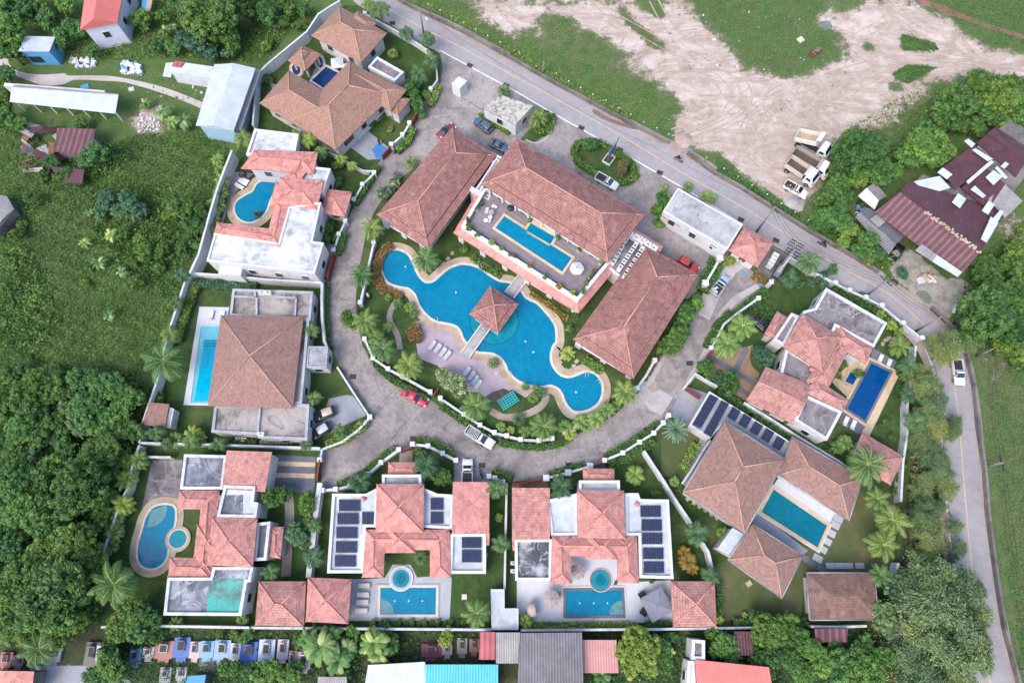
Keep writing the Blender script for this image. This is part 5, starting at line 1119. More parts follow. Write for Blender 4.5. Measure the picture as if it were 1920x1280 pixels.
M['leafrd'] = leafmat('leaf_red_mix', (0.0435, 0.0653, 0.0217), (0.145, 0.116, 0.0508), (0.362, 0.131, 0.0725))
M['palm'] = leafmat('palm_green', (0.0244, 0.0667, 0.0174), (0.0784, 0.167, 0.0435), (0.26, 0.333, 0.131))
M['palmdk'] = leafmat('palm_dark', (0.0203, 0.0603, 0.0287), (0.0568, 0.133, 0.0574), (0.162, 0.246, 0.112))
M['palmyl'] = leafmat('palm_yellow', (0.0435, 0.102, 0.0217), (0.145, 0.261, 0.058), (0.377, 0.464, 0.145))
M['palmsv'] = leafmat('palm_silver', (0.0435, 0.087, 0.0508), (0.131, 0.217, 0.116), (0.29, 0.392, 0.246))
M['wisp'] = leafmat('wispy_needles', (0.0569, 0.102, 0.0332), (0.161, 0.223, 0.0833), (0.322, 0.388, 0.167))
M['wispg'] = leafmat('grey_green_foliage', (0.047, 0.102, 0.0451), (0.141, 0.218, 0.0992), (0.306, 0.386, 0.198))
M['fieldgr'] = leafmat('field_greens', (0.026, 0.07, 0.018), (0.082, 0.165, 0.042), (0.17, 0.27, 0.08))
M['weed'] = leafmat('field_weed', (0.0302, 0.0767, 0.0218), (0.0857, 0.177, 0.0484), (0.192, 0.307, 0.0968))
M['strawy'] = leafmat('dry_grass', (0.07, 0.075, 0.03), (0.2, 0.2, 0.095), (0.34, 0.33, 0.18))
M['flower'] = leafmat('white_blossom_foliage', (0.0435, 0.087, 0.0362), (0.145, 0.217, 0.116), (0.58, 0.667, 0.522))
def hedge(label, pts, w=1.0, h=1.2, mat='leafbr', z=None, name='hedge', closed=False, group=None, dens=38, ls=0.17):
    q = [Vector((p.x, p.y)) for p in PL(pts, h*0.9)]
    if closed: q.append(q[0])
    c = sum(q, Vector((0, 0)))/len(q); r = thing(name, label, 'hedge', (c.x, c.y, 0), 0, group)
    core = MB(); core.prism(ribbon(q, w*0.8), 0, h*0.86) if not closed else None
    if closed:
        for i in range(len(q)-1): core.prism(ribbon([q[i], q[i+1]], w*0.8), 0, h*(0.85+0.002*i))
    co = core.build('stems', M[mat], r)
    C = []
    for i in range(len(q)-1):
        a, b_ = q[i], q[i+1]; L = (b_-a).length; n_ = int(L*w*dens*1.7)+4; d = (b_-a)/max(L, .01)
        t = RNG.uniform(0, L, n_); s = RNG.uniform(-1, 1, n_); zz = RNG.uniform(0.35, 1.0, n_)*h
        top = RNG.random(n_) < 0.65; lum = 0.12*np.sin(t*2.1)+0.1*np.sin(t*5.3+1)
        s = np.where(top, s*0.5, np.sign(s)*0.5)*(w*(1+lum)); zz = np.where(top, h*(0.92+0.12*RNG.random(n_)+lum*0.6), zz)
        C.append(np.stack([a.x+d.x*t-d.y*s, a.y+d.y*t+d.x*s, zz], 1))
    C = np.concatenate(C)-np.array([c.x, c.y, 0]); V, F = leafquads(C, ls, upb=0.5)
    npmesh('foliage', V, F, M[mat], RNG.random(len(F)), r)
    return r
# ------------------------------------------------------------------ hedges
hedge('clipped hedge outside the garden wall, beside the red sedan', [(690,655),(708,688),(735,712),(765,728),(800,748)], 1.0, 1.1)
hedge('clipped hedge between the garden gate and the rack pickup', [(825,760),(860,783),(890,803),(920,822)], 1.0, 1.1)
hedge('clipped hedge curving under palms at the garden bottom', [(935,829),(965,835),(1005,839),(1040,835),(1070,822)], 1.0, 1.0)
hedge('dark clipped hedge left of the lane by salmon garage', [(708,310),(690,340),(665,380)], 1.3, 1.3, 'leaf')
hedge('dark clipped hedge in front of the salmon villa lane', [(642,436),(636,462),(630,474)], 1.5, 1.4, 'leafdk')
hedge('dark clipped hedge along the blue tarpaulin forecourt', [(775,240),(765,262),(744,282)], 1.3, 1.3, 'leafdk')
hedge('narrow hedge strip right of the square-roof villa wall', [(612,532),(611,560),(611,600),(614,640),(620,658)], 0.9, 1.0)
hedge('flowering orange hedge bed west of the winding pool', [(735,458),(718,470),(708,490),(706,515),(715,540),(735,550),(755,556)], 1.6, 0.7, 'leafrd')
hedge('croton bed with red leaves beside the mauve deck', [(770,612),(780,620),(778,640)], 2.2, 1.2, 'leafrd')
hedge('tall bright hedge left of the lane, wall to booth', [(822,160),(815,180),(806,196)], 1.2, 1.1, 'leafyl')
hedge('bright hedge inside the plaza corner right of red car', [(1346,486),(1330,520),(1318,545)], 2.6, 0.8, 'leafbr')
hedge('second bright hedge across the white wall from first', [(1352,495),(1342,515),(1332,530)], 1.2, 0.8, 'leafbr')
hedge('narrow hedge strip along the flat-roofed office', [(1265,425),(1310,452),(1350,478)], 0.8, 0.5, 'leaf')
hedge('oval ring hedge of the planted traffic island', [(1075,285),(1080,270),(1095,264),(1120,264),(1145,277),(1170,292),(1188,308),(1192,325),(1183,338),(1165,342),(1140,338),(1112,322),(1085,305)], 1.2, 0.9, 'leaf', closed=True)
hedge('curved hedge on the small gatehouse island', [(1000,235),(1020,248),(1032,232),(1034,212)], 1.6, 0.8, 'leaf')
hedge('hedge strip before the gatehouse wall', [(900,212),(905,224),(940,240),(955,250)], 0.8, 0.6, 'leaf')
hedge('square clipped hedge bed left of the rose porch', [(1412,568),(1428,580),(1450,592)], 2.0, 1.2, 'leafbr')
hedge('hedge outside the coconut palm wall on the lane', [(1372,585),(1350,605),(1338,628),(1325,650)], 1.5, 1.0, 'leafbr')
hedge('hedge above the round garden bed, upper lane', [(1440,545),(1418,558),(1400,570)], 1.4, 1.0, 'leafbr')
hedge('long clipped hedge inside the roadside villa wall', [(1563,538),(1595,555),(1625,572),(1655,590),(1690,615)], 1.8, 1.3, 'leaf')
hedge('long hedge between the rose villa and solar carport', [(1405,745),(1440,768),(1470,790),(1505,812),(1540,838),(1565,852)], 1.2, 1.2, 'leafbr')
hedge('thick dark hedge behind the solar carport roof', [(1345,733),(1380,756),(1405,772)], 1.6, 1.4, 'leafdk')
hedge('thick dark hedge behind the right solar arrays', [(1410,782),(1440,800),(1470,820),(1485,828)], 1.8, 1.5, 'leafdk')
hedge('bright hedge above the coconut palm roof gap', [(1500,826),(1530,842),(1560,862),(1590,880)], 1.4, 1.3, 'leafbr')
hedge('yellow-tipped hedge beside the carport garden wall', [(1306,832),(1296,852),(1284,872),(1279,880)], 1.3, 1.0, 'leafyl')
hedge('hedge outside the white curving wall, lane corner', [(1135,858),(1160,843),(1190,825),(1215,808),(1235,792)], 1.1, 0.9, 'leaf')
hedge('leafy hedge inside the white curving wall', [(1140,868),(1170,858),(1200,842),(1225,822)], 1.6, 1.0, 'leafbr')
hedge('hedge outside the wall above the lounger villa, left', [(632,910),(660,900),(690,880),(715,858),(742,838)], 1.2, 1.0, 'leaf')
hedge('hedge outside the wall above the driveway pickup', [(780,826),(805,828),(832,840),(852,855)], 1.2, 1.0, 'leafbr')
hedge('hedge right of the driveway pickup stub wall', [(922,885),(945,890),(962,898)], 1.2, 1.0, 'leafbr')
hedge('hedge of the parasol villa roadside, left part', [(1030,888),(1060,878),(1095,868)], 0.7, 0.8, 'leaf')
hedge('low yellow-green hedge below the dark-rimmed pool', [(985,1173),(1040,1173),(1100,1173),(1160,1173),(1196,1173)], 1.0, 0.9, 'leafyl')
hedge('low green hedge beside the tile pavilion, lower right', [(1210,1171),(1235,1170),(1258,1171)], 1.0, 1.0, 'leaf')
hedge('clipped hedge behind the tile pavilion right side', [(1349,1090),(1350,1130),(1350,1168)], 0.8, 1.0, 'leaf')
hedge('long hedge below the dry lawn by the rear wall', [(1375,1168),(1420,1168),(1460,1168)], 1.2, 1.2, 'leafdk')
hedge('golden hedge beside the field wall, square-roof villa', [(368,530),(355,560),(345,590),(335,615),(330,640)], 1.5, 1.2, 'leafyl')
hedge('hedge below the salmon villa rear wall', [(365,527),(400,532),(440,536),(480,535)], 1.6, 1.3, 'leafbl')
hedge('yellow hedge along the two black cars driveway', [(610,848-14),(640,826),(668,805),(688,790)], 1.4, 1.2, 'leafyl')
hedge('hedge below the square-roof villa rear roof', [(430,828),(455,829),(480,829)], 1.0, 1.0, 'leafbr')
hedge('hedge beside the field palms above brown shed', [(298,735),(290,755),(286,775)], 1.6, 1.3, 'leafbr')
hedge('low red hedge by the right wing lane corner', [(1238,662),(1222,690),(1208,712)], 0.8, 0.7, 'leafrd')
hedge('small dark green hedge under right wing terrace', [(1095,672),(1112,684),(1130,695)], 1.5, 1.0, 'leafdk')
hedge('flower bed strip under the clubhouse terrace columns', [(995,548),(1030,572),(1065,598)], 0.9, 0.5, 'leafor')
hedge('green bed strip under terrace columns, left part', [(885,480),(905,500),(940,518)], 1.0, 0.6, 'leaf')
hedge('weedy verge strip along the old roadside wall', [(960,98),(1010,128),(1060,156),(1110,182),(1180,220)], 1.4, 0.5, 'leafyl')
hedge('weedy strip above the roadside wall by the trucks', [(1345,315),(1400,345),(1450,378),(1500,408)], 1.2, 0.5, 'leafbr')
hedge('red-leaved garden bed beside the tiled kiosk', [(1412,515),(1425,522),(1436,528)], 1.4, 0.6, 'leafrd')

# ------------------------------------------------------------------ vehicles (built facing +X, then placed)
PAINT = {}
def paint(nm, c, rough=0.25):
    if nm not in PAINT:
        m, n, b = newmat('paint_'+nm, rough, 0.5); b.inputs["Coat Weight"].default_value = 0.6
        f = noise(n, 6, 3, 0.6, wpos(n)); base = lin(c)
        n.links.new(ramp(n, f, [(0.3, tuple(x*0.9 for x in base[:3])+(1,)), (0.7, base)]), b.inputs["Base Color"]); PAINT[nm] = m
    return PAINT[nm]
M['tyre'] = plain('black_rubber', (36, 36, 38), 0.9); M['rim'] = plain('alloy', (170, 172, 176), 0.4, metal=0.5)
M['lamp'] = plain('clear_lamp', (225, 228, 232), 0.1, 0.6); M['tail'] = plain('red_lamp', (150, 26, 26), 0.2, 0.5); M['carglass'] = plain('tinted_glass', (40, 50, 62), 0.06, 0.8)
def loft(mb, secs, smooth=True):
    """secs: list of (x, [(y,z)...]) rings with equal counts"""
    n = len(secs[0][1]); vs = [(x, y, z) for x, ring in secs for y, z in ring]
    fs = [(i*n+k, i*n+(k+1) % n, (i+1)*n+(k+1) % n, (i+1)*n+k) for i in range(len(secs)-1) for k in range(n)]
    fs += [tuple(range(n-1, -1, -1)), tuple(range((len(secs)-1)*n, len(secs)*n))]
    mb.mesh(vs, [f[::-1] for f in fs], smooth)
def ring(w, z0, z1, r=0.12):
    return [(w, z0), (w, z1-r*1.4), (w-r*0.35, z1-r*0.45), (w-r, z1), (0, z1+0.02), (-w+r, z1), (-w+r*0.35, z1-r*0.45), (-w, z1-r*1.4), (-w, z0)]
def wheels(r, L, W_, wx, rad=0.34):
    for sx in wx:
        for sy in (-1, 1):
            m = MB(); m.tube([(sx, sy*(W_/2-0.22), rad), (sx, sy*(W_/2+0.0), rad)], rad, 16, smooth=False); w = m.build('wheel', M['tyre'], r, rel=False)
            m = MB(); m.tube([(sx, sy*(W_/2-0.01), rad), (sx, sy*(W_/2+0.02), rad)], rad*0.6, 10, smooth=False); m.build('rim', M['rim'], w, rel=False)
def lamps(r, L, W_, z):
    for sy in (-1, 1):
        m = MB(); m.box((L/2-0.1, sy*(W_/2-0.28), z), (0.3, 0.36, 0.16), -sy*0.25); m.build('headlight', M['lamp'], r, rel=False)
        m = MB(); m.box((-L/2+0.06, sy*(W_/2-0.22), z+0.12), (0.16, 0.3, 0.2)); m.build('tail_light', M['tail'], r, rel=False)
        m = MB(); m.box((L*0.16, sy*(W_/2+0.1), z+0.35), (0.14, 0.22, 0.14)); m.build('mirror', M['darkmetal'], r, rel=False)
def car(label, a, b_, col, kind='sedan', roofcol=None, L=None, group='cars parked round the estate', cat='car', name='parked_car', z=0.03):
    A0, B0 = P(*a, 0.7), P(*b_, 0.7); d = B0-A0; c = (A0+B0)/2; L = L or max(4.0, min(5.3, d.length)); W_ = 1.82
    r = thing(name, label, cat, (c.x, c.y, z), math.atan2(d.y, d.x), group); pm = paint('%d_%d_%d' % col, col); rm = paint('%d_%d_%d' % roofcol, roofcol) if roofcol else pm
    h = L/2
    if kind == 'pickup':
        mb = MB(); loft(mb, [(-h, ring(.84, .42, .95, .08)), (-h+.1, ring(.9, .34, 1.0, .08)), (h*.05, ring(.91, .3, 1.02, .1)), (h*.55, ring(.91, .3, 1.08, .14)), (h*.85, ring(.88, .32, 1.0, .16)), (h*.97, ring(.78, .36, .86, .16)), (h, ring(.7, .42, .74, .1))]); mb.build('body', pm, r, rel=False)
        cx0, cx1, rz, gl = -h*.12, h*.5, 1.72, True
    elif kind == 'suv':
        mb = MB(); loft(mb, [(-h, ring(.7, .45, .95, .1)), (-h*.96, ring(.86, .36, 1.05, .12)), (-h*.5, ring(.92, .3, 1.08, .12)), (h*.4, ring(.92, .3, 1.08, .14)), (h*.8, ring(.87, .32, .98, .18)), (h*.96, ring(.74, .36, .84, .18)), (h, ring(.6, .42, .72, .1))]); mb.build('body', pm, r, rel=False)
        cx0, cx1, rz, gl = -h*.94, h*.42, 1.66, True
    else:
        mb = MB(); loft(mb, [(-h, ring(.62, .42, .78, .1)), (-h*.96, ring(.8, .34, .92, .14)), (-h*.6, ring(.89, .28, .98, .16)), (h*.35, ring(.9, .28, .96, .16)), (h*.78, ring(.85, .3, .86, .2)), (h*.96, ring(.7, .34, .72, .18)), (h, ring(.52, .4, .62, .1))]); mb.build('body', pm, r, rel=False)
        cx0, cx1, rz, gl = -h*.68, h*.4, 1.44, True
    gz = 0.95
    slopeb = .12 if kind in ('suv', 'pickup') else .28
    mb = MB(); loft(mb, [(cx0, ring(.7, gz-.1, gz, .05)), (cx0+h*slopeb, ring(.74, gz-.1, rz-.06, .18)), (cx1-h*.32, ring(.74, gz-.1, rz-.05, .18)), (cx1, ring(.78, gz-.1, gz+.04, .05))], smooth=False); mb.build('glass', M['carglass'], r, rel=False)
    mb = MB(); x0, x1 = cx0+h*(slopeb+.0), cx1-h*.34; loft(mb, [(x0, ring(.6, rz-.1, rz-.05, .1)), (x0+.12, ring(.68, rz-.1, rz, .12)), (x1-.12, ring(.68, rz-.1, rz, .12)), (x1, ring(.6, rz-.1, rz-.05, .1))]); mb.build('roof', rm, r, rel=False)
    pb = MB()
    for sy in (-1, 1):
        pb.tube([(cx1-.02, sy*.76, gz+.04), (x1, sy*.64, rz-.05)], .045, 5); pb.tube([(cx0+.02, sy*.68, gz+.02), (x0, sy*.64, rz-.05)], .06, 5)
        pb.tube([((x0+x1)/2, sy*.86, gz+.02), ((x0+x1)/2, sy*.7, rz-.05)], .05, 5)
    pb.build('pillars', pm, r, rel=False)
    if kind == 'pickup':
        mb = MB(); mb.box((-h*.56, 0, 1.03), (h*.8, 1.5, .04)); mb.build('bed_liner', M['darkmetal'], r, rel=False)
        mb = MB()
        for sy in (-1, 1): mb.box((-h*.56, sy*.84, 1.12), (h*.86, .1, .26))
        mb.box((-h*.985, 0, 1.12), (.1, 1.7, .26)); mb.box((-h*.14, 0, 1.12), (.08, 1.7, .26)); mb.build('bed_side', pm, r, rel=False)
    wheels(r, L, W_, (-h*.58, h*.6)); lamps(r, L, W_, .68)
    mb = MB(); mb.box((h-.02, 0, .5), (.1, 1.0, .22)); mb.build('grille', M['darkmetal'], r, rel=False)
    return r
car('dark blue-grey SUV parked beside the mottled-roof gatehouse', (921,246), (891,223), (84,100,124), 'suv')
car('blue-grey saloon peeping from under the clubhouse hall roof', (921,266), (951,281), (86,104,128))
car('dark red car with black top at the left wing roof tip', (824,256), (849,236), (150,40,54), 'sedan', (30,34,40))
car('white pickup with red-marked canopy beside the oval island', (1118,330), (1158,352), (236,238,240), 'pickup')
car('bright red estate car nosing out from the right wing roof', (1272,486), (1307,508), (206,64,58), 'suv')
r = car('pale blue pickup with junk-filled bed by the kiosk', (1337,552), (1363,518), (176,196,222), 'pickup')
car('raspberry-red saloon parked along the garden hedge', (756,733), (800,755), (206,50,74), 'sedan', None, 4.7)
rk = car('white pickup carrying a black and white roof rack', (874,804), (926,836), (238,240,242), 'pickup')
car('white pickup in the driveway with its tail under salmon roof', (876,904), (877,862), (236,238,238), 'pickup')
jp = car('dark green jeep with a tan soft top', (627,769), (587,783), (40,62,62), 'suv', (206,184,170), 3.9)
car('black SUV with pale grey roof beside the jeep', (616,799), (582,820), (40,46,54), 'suv', (206,210,222))
car('dark car mostly hidden under the salmon villa carport', (598,500), (601,520), (60,72,90), 'suv')
car('white pickup driving down the right-hand road', (1792,675), (1800,722), (238,242,246), 'pickup', None, None, None, name='moving_car')
car('white pickup with loaded black bed beside the dump truck', (1471,344), (1513,368), (240,242,240), 'pickup')
car('small black car under the grey cottage eaves', (1684,468), (1674,482), (34,34,38), 'suv', None, 3.8)
car('black car under the rose porch eave near the hedge bed', (1422,604), (1440,618), (34,36,42), 'sedan', None, 3.8)
mb = MB(); h = 2.3
for s in (-1, 1): mb.tube([(-h+.1, s*.7, 1.1), (-h+.1, s*.7, 1.9), (-.4, s*.7, 1.9), (-.4, s*.7, 1.1)], .05, 5)
for i in range(8): mb.box((-h+.2+i*.26, 0, 1.92), (.08, 1.5, .05))
mb.build('rack', M['wmetal'], rk, rel=False)
def cargo(label, px, py, n, seed, z=1.15, spread=(0.9, 0.6), ang=0.0):
    c = P(px, py, z); r_ = random.Random(seed); r = thing('cargo', label, 'cargo', (c.x, c.y, z), ang)
    for i in range(n):
        m = MB(); m.box((r_.uniform(-1, 1)*spread[0], r_.uniform(-1, 1)*spread[1], r_.uniform(0.1, .3)), (r_.uniform(.2, .7), r_.uniform(.1, .4), r_.uniform(.1, .3)), r_.uniform(0, 3)); m.build('load', M[r_.choice(['wood', 'wmetal', 'darkmetal', 'coping', 'greydeck'])], r, rel=False)
cargo('mixed tools and junk in the pale blue pickup bed', 1342, 543, 14, 3, ang=0.9)
cargo('dark load with pale cans in the white truck-side pickup', 1480, 350, 9, 4, ang=-0.5)
def truck(label, a, b_, bedcol, raised=0.0):
    A0, B0 = P(*a, 1.0), P(*b_, 1.0); d = B0-A0; c = (A0+B0)/2; L = d.length; h = L/2
    r = thing('dump_truck', label, 'truck', (c.x, c.y, 0.03), math.atan2(d.y, d.x), 'dump trucks on the dirt lot')
    wp = paint('white_truck', (234,238,240), .35)
    mb = MB(); mb.box((-.3, 0, .85), (L-.8, .9, .3)); mb.build('chassis', M['darkmetal'], r, rel=False)
    mb = MB(); loft(mb, [(h-2.2, ring(1.15, .7, 2.5, .15)), (h-2.05, ring(1.2, .6, 2.75, .15)), (h-.9, ring(1.2, .6, 2.75, .15)), (h-.35, ring(1.2, .6, 1.9, .15)), (h-.02, ring(1.18, .5, 1.6, .12)), (h, ring(1.0, .6, 1.4, .1))], smooth=False); mb.build('cab', wp, r, rel=False)
    mb = MB(); mb.box((h-.6, 0, 2.3), (.08, 2.1, .85), ry=-.62); mb.build('windscreen', M['carglass'], r, rel=False)
    for s in (-1, 1): mb = MB(); mb.box((h-1.4, s*1.2, 2.1), (.9, .06, .6)); mb.build('side_window', M['carglass'], r, rel=False)
    mb = MB(); mb.box((h-1.5, 0, 2.95), (.9, 1.9, .25)); mb.build('wind_deflector', wp, r, rel=False)
    for s in (-1, 1): mb = MB(); mb.box((h-.25, s*1.45, 2.0), (.12, .3, .5)); mb.build('mirror', M['darkmetal'], r, rel=False)
    bl = L-2.7; bm = paint(*bedcol); M4 = Matrix.Translation((-h+.1, 0, 1.3)) @ Matrix.Rotation(-raised, 4, 'Y')
    def bedbox(mb, c_, d_):
        m2 = MB(); m2.box(c_, d_); mb.mesh([M4 @ Vector(v) for v in m2.v], m2.f)
    mb = MB(); 
    for s in (-1, 1): bedbox(mb, (bl/2, s*1.2, .55), (bl, .1, 1.1))
    bedbox(mb, (0, 0, .55), (.1, 2.5, 1.1)); bedbox(mb, (bl, 0, .7), (.12, 2.5, 1.4)); bedbox(mb, (bl+.4, 0, 1.4), (.9, 2.4, .08))
    for i in range(5):
        for s in (-1, 1): bedbox(mb, (bl*(i+.5)/5, s*1.28, .5), (.12, .1, 1.0))
    mb.build('dump_bed', bm, r, rel=False)
    mb = MB(); bedbox(mb, (bl/2, 0, .08), (bl, 2.4, .12)); mb.build('bed_floor', M['soil'] if not raised else M['coping'], r, rel=False)
    if raised: mb = MB(); mb.tube([(0, 0, .9), (bl*.35-h+.3+bl*.1, 0, 1.3+bl*.5*math.sin(raised))], .12, 8); mb.build('hydraulic_ram', M['metal'], r, rel=False)
    for x in (-h+1.0, h-1.1):
        for s in (-1, 1):
            m = MB(); m.tube([(x, s*.8, .5), (x, s*1.22, .5)], .5, 16, smooth=False); w = m.build('wheel', M['tyre'], r, rel=False)
            m = MB(); m.tube([(x, s*1.2, .5), (x, s*1.26, .5)], .28, 10, smooth=False); m.build('rim', M['rim'], w, rel=False)
    for s in (-1, 1): m = MB(); m.box((h, s*.9, .85), (.08, .35, .22)); m.build('headlight', M['lamp'], r, rel=False)
    return r
truck('dump truck with its cream bed tipped up', (1493,258), (1553,292), ('cream', (226,224,216), .6), .42)
truck('dump truck with lowered brown bed in the middle', (1484,288), (1552,328), ('muddy', (172,160,158), .8))
truck('dump truck with pale yellow bed side, nearest the pickup', (1474,306), (1529,343), ('yellowish', (212,204,190), .7))

# people on motorbikes
M['skin'] = plain('skin', (168, 124, 104), 0.6); M['hair'] = plain('black_hair', (26, 22, 22), 0.6)
def person(label, loc, rz, pose, shirt, trousers, cap=None, group=None):
    """pose: 'ride' or 'stand'; continuous skinned body, hips at origin height"""
    r = thing('person', label, 'person', loc, rz, group)
    if pose == 'ride':
        J = [(0,0,0),(.02,0,.25),(.08,0,.48),(.1,0,.56),(.12,0,.66),(.13,0,.76), (.08,.2,.44),(.28,.27,.25),(.52,.24,.2),(.6,.24,.2), (.08,-.2,.44),(.28,-.27,.25),(.52,-.24,.2),(.6,-.24,.2), (.0,.12,-.03),(.4,.2,-.02),(.3,.2,-.42),(.44,.2,-.48),(.0,-.12,-.03),(.4,-.2,-.02),(.3,-.2,-.42),(.44,-.2,-.48)]
    else:
        J = [(0,0,.0),(.0,0,.25),(.0,0,.5),(.0,0,.58),(.02,0,.68),(.02,0,.78), (0,.2,.46),(.03,.25,.2),(.12,.24,-.02),(.15,.24,-.1), (0,-.2,.46),(.03,-.25,.2),(.12,-.24,-.02),(.15,-.24,-.1), (.0,.1,-.05),(.02,.11,-.45),(.0,.12,-.85),(.12,.13,-.88),(.0,-.1,-.05),(-.02,-.11,-.45),(-.04,-.12,-.85),(.08,-.13,-.88)]
    E_ = [(0,1),(1,2),(2,3),(3,4),(4,5),(2,6),(6,7),(7,8),(8,9),(2,10),(10,11),(11,12),(12,13),(0,14),(14,15),(15,16),(16,17),(0,18),(18,19),(19,20),(20,21)]
    Rr = [.15,.14,.15,.06,.095,.09,.07,.05,.04,.035,.07,.05,.04,.035,.1,.075,.055,.05,.1,.075,.055,.05]
    me = bpy.data.meshes.new('body'); me.from_pydata(J, E_, []); o = bpy.data.objects.new('body', me); COL.objects.link(o); setparent(o, r)
    o.modifiers.new('skin', 'SKIN')
    for i, v in enumerate(me.skin_vertices[0].data): v.radius = (Rr[i], Rr[i]); v.use_root = (i == 0)
    s = o.modifiers.new('sub', 'SUBSURF'); s.levels = 1; s.render_levels = 1
    me.materials.append(M['skin'])
    hd = J[5]; m = MB(); m.ball((hd[0]-.01, 0, hd[2]+.0), .125, 12, 8, 1.05); m.build('helmet' if cap else 'hair', cap or M['hair'], r, rel=False)
    m = MB(); m.tube([J[0], J[1], J[2]], .19, 10, .21); m.tube([J[2], J[6], J[7]], .1, 8, .075); m.tube([J[2], J[10], J[11]], .1, 8, .075); m.ball((J[2][0], 0, J[2][2]), .17, 10, 6); m.build('shirt', shirt, r, rel=False)
    m = MB(); m.ball((0, 0, -.02), .2, 10, 6); m.tube([J[14], J[15], J[16]], .13, 8, .08); m.tube([J[18], J[19], J[20]], .13, 8, .08); m.build('trousers', trousers, r, rel=False)
    return r
def moto(label, px, py, ang, col, group='motorbikes', name='motorbike'):
    c = P(px, py, .5); r = thing(name, label, 'motorbike', (c.x, c.y, 0.03), ang, group); bm = paint('moto%d' % col[0], col)
    for x in (-.62, .64):
        m = MB(); m.tube([(x, -.06, .3), (x, .06, .3)], .3, 14, smooth=False); w = m.build('wheel', M['tyre'], r, rel=False); m = MB(); m.tube([(x, -.07, .3), (x, .07, .3)], .17, 10, smooth=False); m.build('rim', M['rim'], w, rel=False)
    m = MB(); loft(m, [(-.75, ring(.1, .55, .7, .04)), (-.3, ring(.17, .4, .74, .06)), (.1, ring(.15, .3, .6, .06)), (.4, ring(.16, .3, .75, .06)), (.55, ring(.12, .5, .95, .05))]); m.build('fairing', bm, r, rel=False)
    m = MB(); m.box((-.3, 0, .8), (.75, .26, .1)); m.build('saddle', M['tyre'], r, rel=False)
    m = MB(); m.tube([(.42, .33, 1.02), (.5, .1, .98), (.5, -.1, .98), (.42, -.33, 1.02)], .025, 6); m.tube([(.64, 0, .3), (.5, 0, .95)], .04, 6); m.build('handlebar', M['darkmetal'], r, rel=False)
    m = MB(); m.ball((.62, 0, .85), .09, 8, 5); m.build('headlight', M['lamp'], r, rel=False)
    return c, r
RA = math.atan2(-(P(1320,345).y-P(1200,275).y)*-1, P(1320,345).x-P(1200,275).x)
d = P(1200,275)-P(1320,345); RA = math.atan2(d.y, d.x)
blk = plain('black_cloth', (38, 38, 44), 0.9); org = plain('orange_cloth', (222, 140, 70), 0.9); whc = plain('white_cloth', (210, 208, 206), 0.9); blc = plain('blue_cloth', (60, 84, 140), 0.9)
c, r = moto('dark motorbike with orange front riding beside the dirt lot', 1272, 299, RA+math.pi, (214,130,60)); person('rider in black on the orange motorbike', (c.x-.2*math.cos(RA+math.pi), c.y-.2*math.sin(RA+math.pi), .95), RA+math.pi, 'ride', blk, blk, M['tyre'])
c, r = moto('black motorbike on the main road below the transformer poles', 1542, 458, RA, (40,40,48)); person('rider in dark clothes below the transformer poles', (c.x-.1*math.cos(RA), c.y-.1*math.sin(RA), .95), RA, 'ride', blk, blc, M['tyre'])
moto('red motorbike parked by the dark clipped forecourt hedge', 771, 243, 1.0, (200,60,66)); moto('second red motorbike, nearer the tarpaulin gate', 760, 259, .9, (190,70,70)); moto('dark motorbike beside the blue tarpaulin forecourt', 745, 282, .8, (46,46,52))
moto('black motorbike parked at the edge of the gravel yard', 1676, 527, 2.3, (44,40,44)); moto('scooter beside the driveway pickup gate rail', 901, 887, 2.0, (70,76,110))
c = P(712, 271); person('person in dark clothes standing on the blue tarpaulin', (c.x, c.y, .95), .6, 'stand', blk, blk)
c = P(1385, 494); person('person in white sitting area by the tiled kiosk', (c.x, c.y, .95), .6, 'stand', whc, whc)

# ------------------------------------------------------------------ furniture and equipment
def lounger(name, label, mat, fr='wmetal'):
    r = thing(name, label, 'lounger'); 
    m = MB(); m.box((0.15, 0, .36), (1.35, .66, .1)); m.build('seat', M[mat], r, rel=False)
    m = MB(); m.box((-.72, 0, .5), (.62, .66, .09), 0, .5); m.build('backrest', M[mat], r, rel=False)
    m = MB(); m.box((0.1, .34, .3), (1.6, .05, .06)); m.box((0.1, -.34, .3), (1.6, .05, .06)); m.build('frame', M[fr], r, rel=False)
    for x in (-.6, .75):
        for y in (-.3, .3): m = MB(); m.box((x, y, .15), (.06, .06, .3)); m.build('leg', M[fr], r, rel=False)
    return r
M['cushion'] = plain('pale_cushion', (214, 206, 200), 0.9, var=.05); M['cushgrey'] = plain('grey_sling', (190, 196, 206), 0.9, var=.05); M['cushw'] = plain('white_sling', (226, 228, 234), 0.9, var=.04)
LG = {}
def loungers(spots, label, mat, group, heads=None):
    ords = ['first', 'second', 'third', 'fourth', 'fifth']
    for i, (x, y, ang) in enumerate(spots):
        c = P(x, y, .35); lab = label.replace('#', ords[i])
        if mat not in LG: LG[mat] = lounger('sun_lounger', lab, mat); r = LG[mat]; r.location = (c.x, c.y, .06); r.rotation_euler.z = ang; r['group'] = group
        else: dup(LG[mat], (c.x, c.y, .06), ang, None, lab, group)
loungers([(684,1097,0), (682,1114,0), (681,1128,0), (679,1144,0)], 'pale lounger, # from top of the row beside rectangular pool', 'cushion', 'loungers beside the round-spa pool')
loungers([(810,648,-2.2), (820,654,-2.2), (830,661,-2.2), (838,667,-2.2)], 'grey lounger, # from left in the upper mauve deck row', 'cushgrey', 'grey loungers on the mauve deck')
loungers([(875,697,-2.2), (884,705,-2.2), (890,713,-2.2), (896,721,-2.2)], 'grey lounger, # from left in the lower mauve deck row', 'cushgrey', 'grey loungers on the mauve deck')
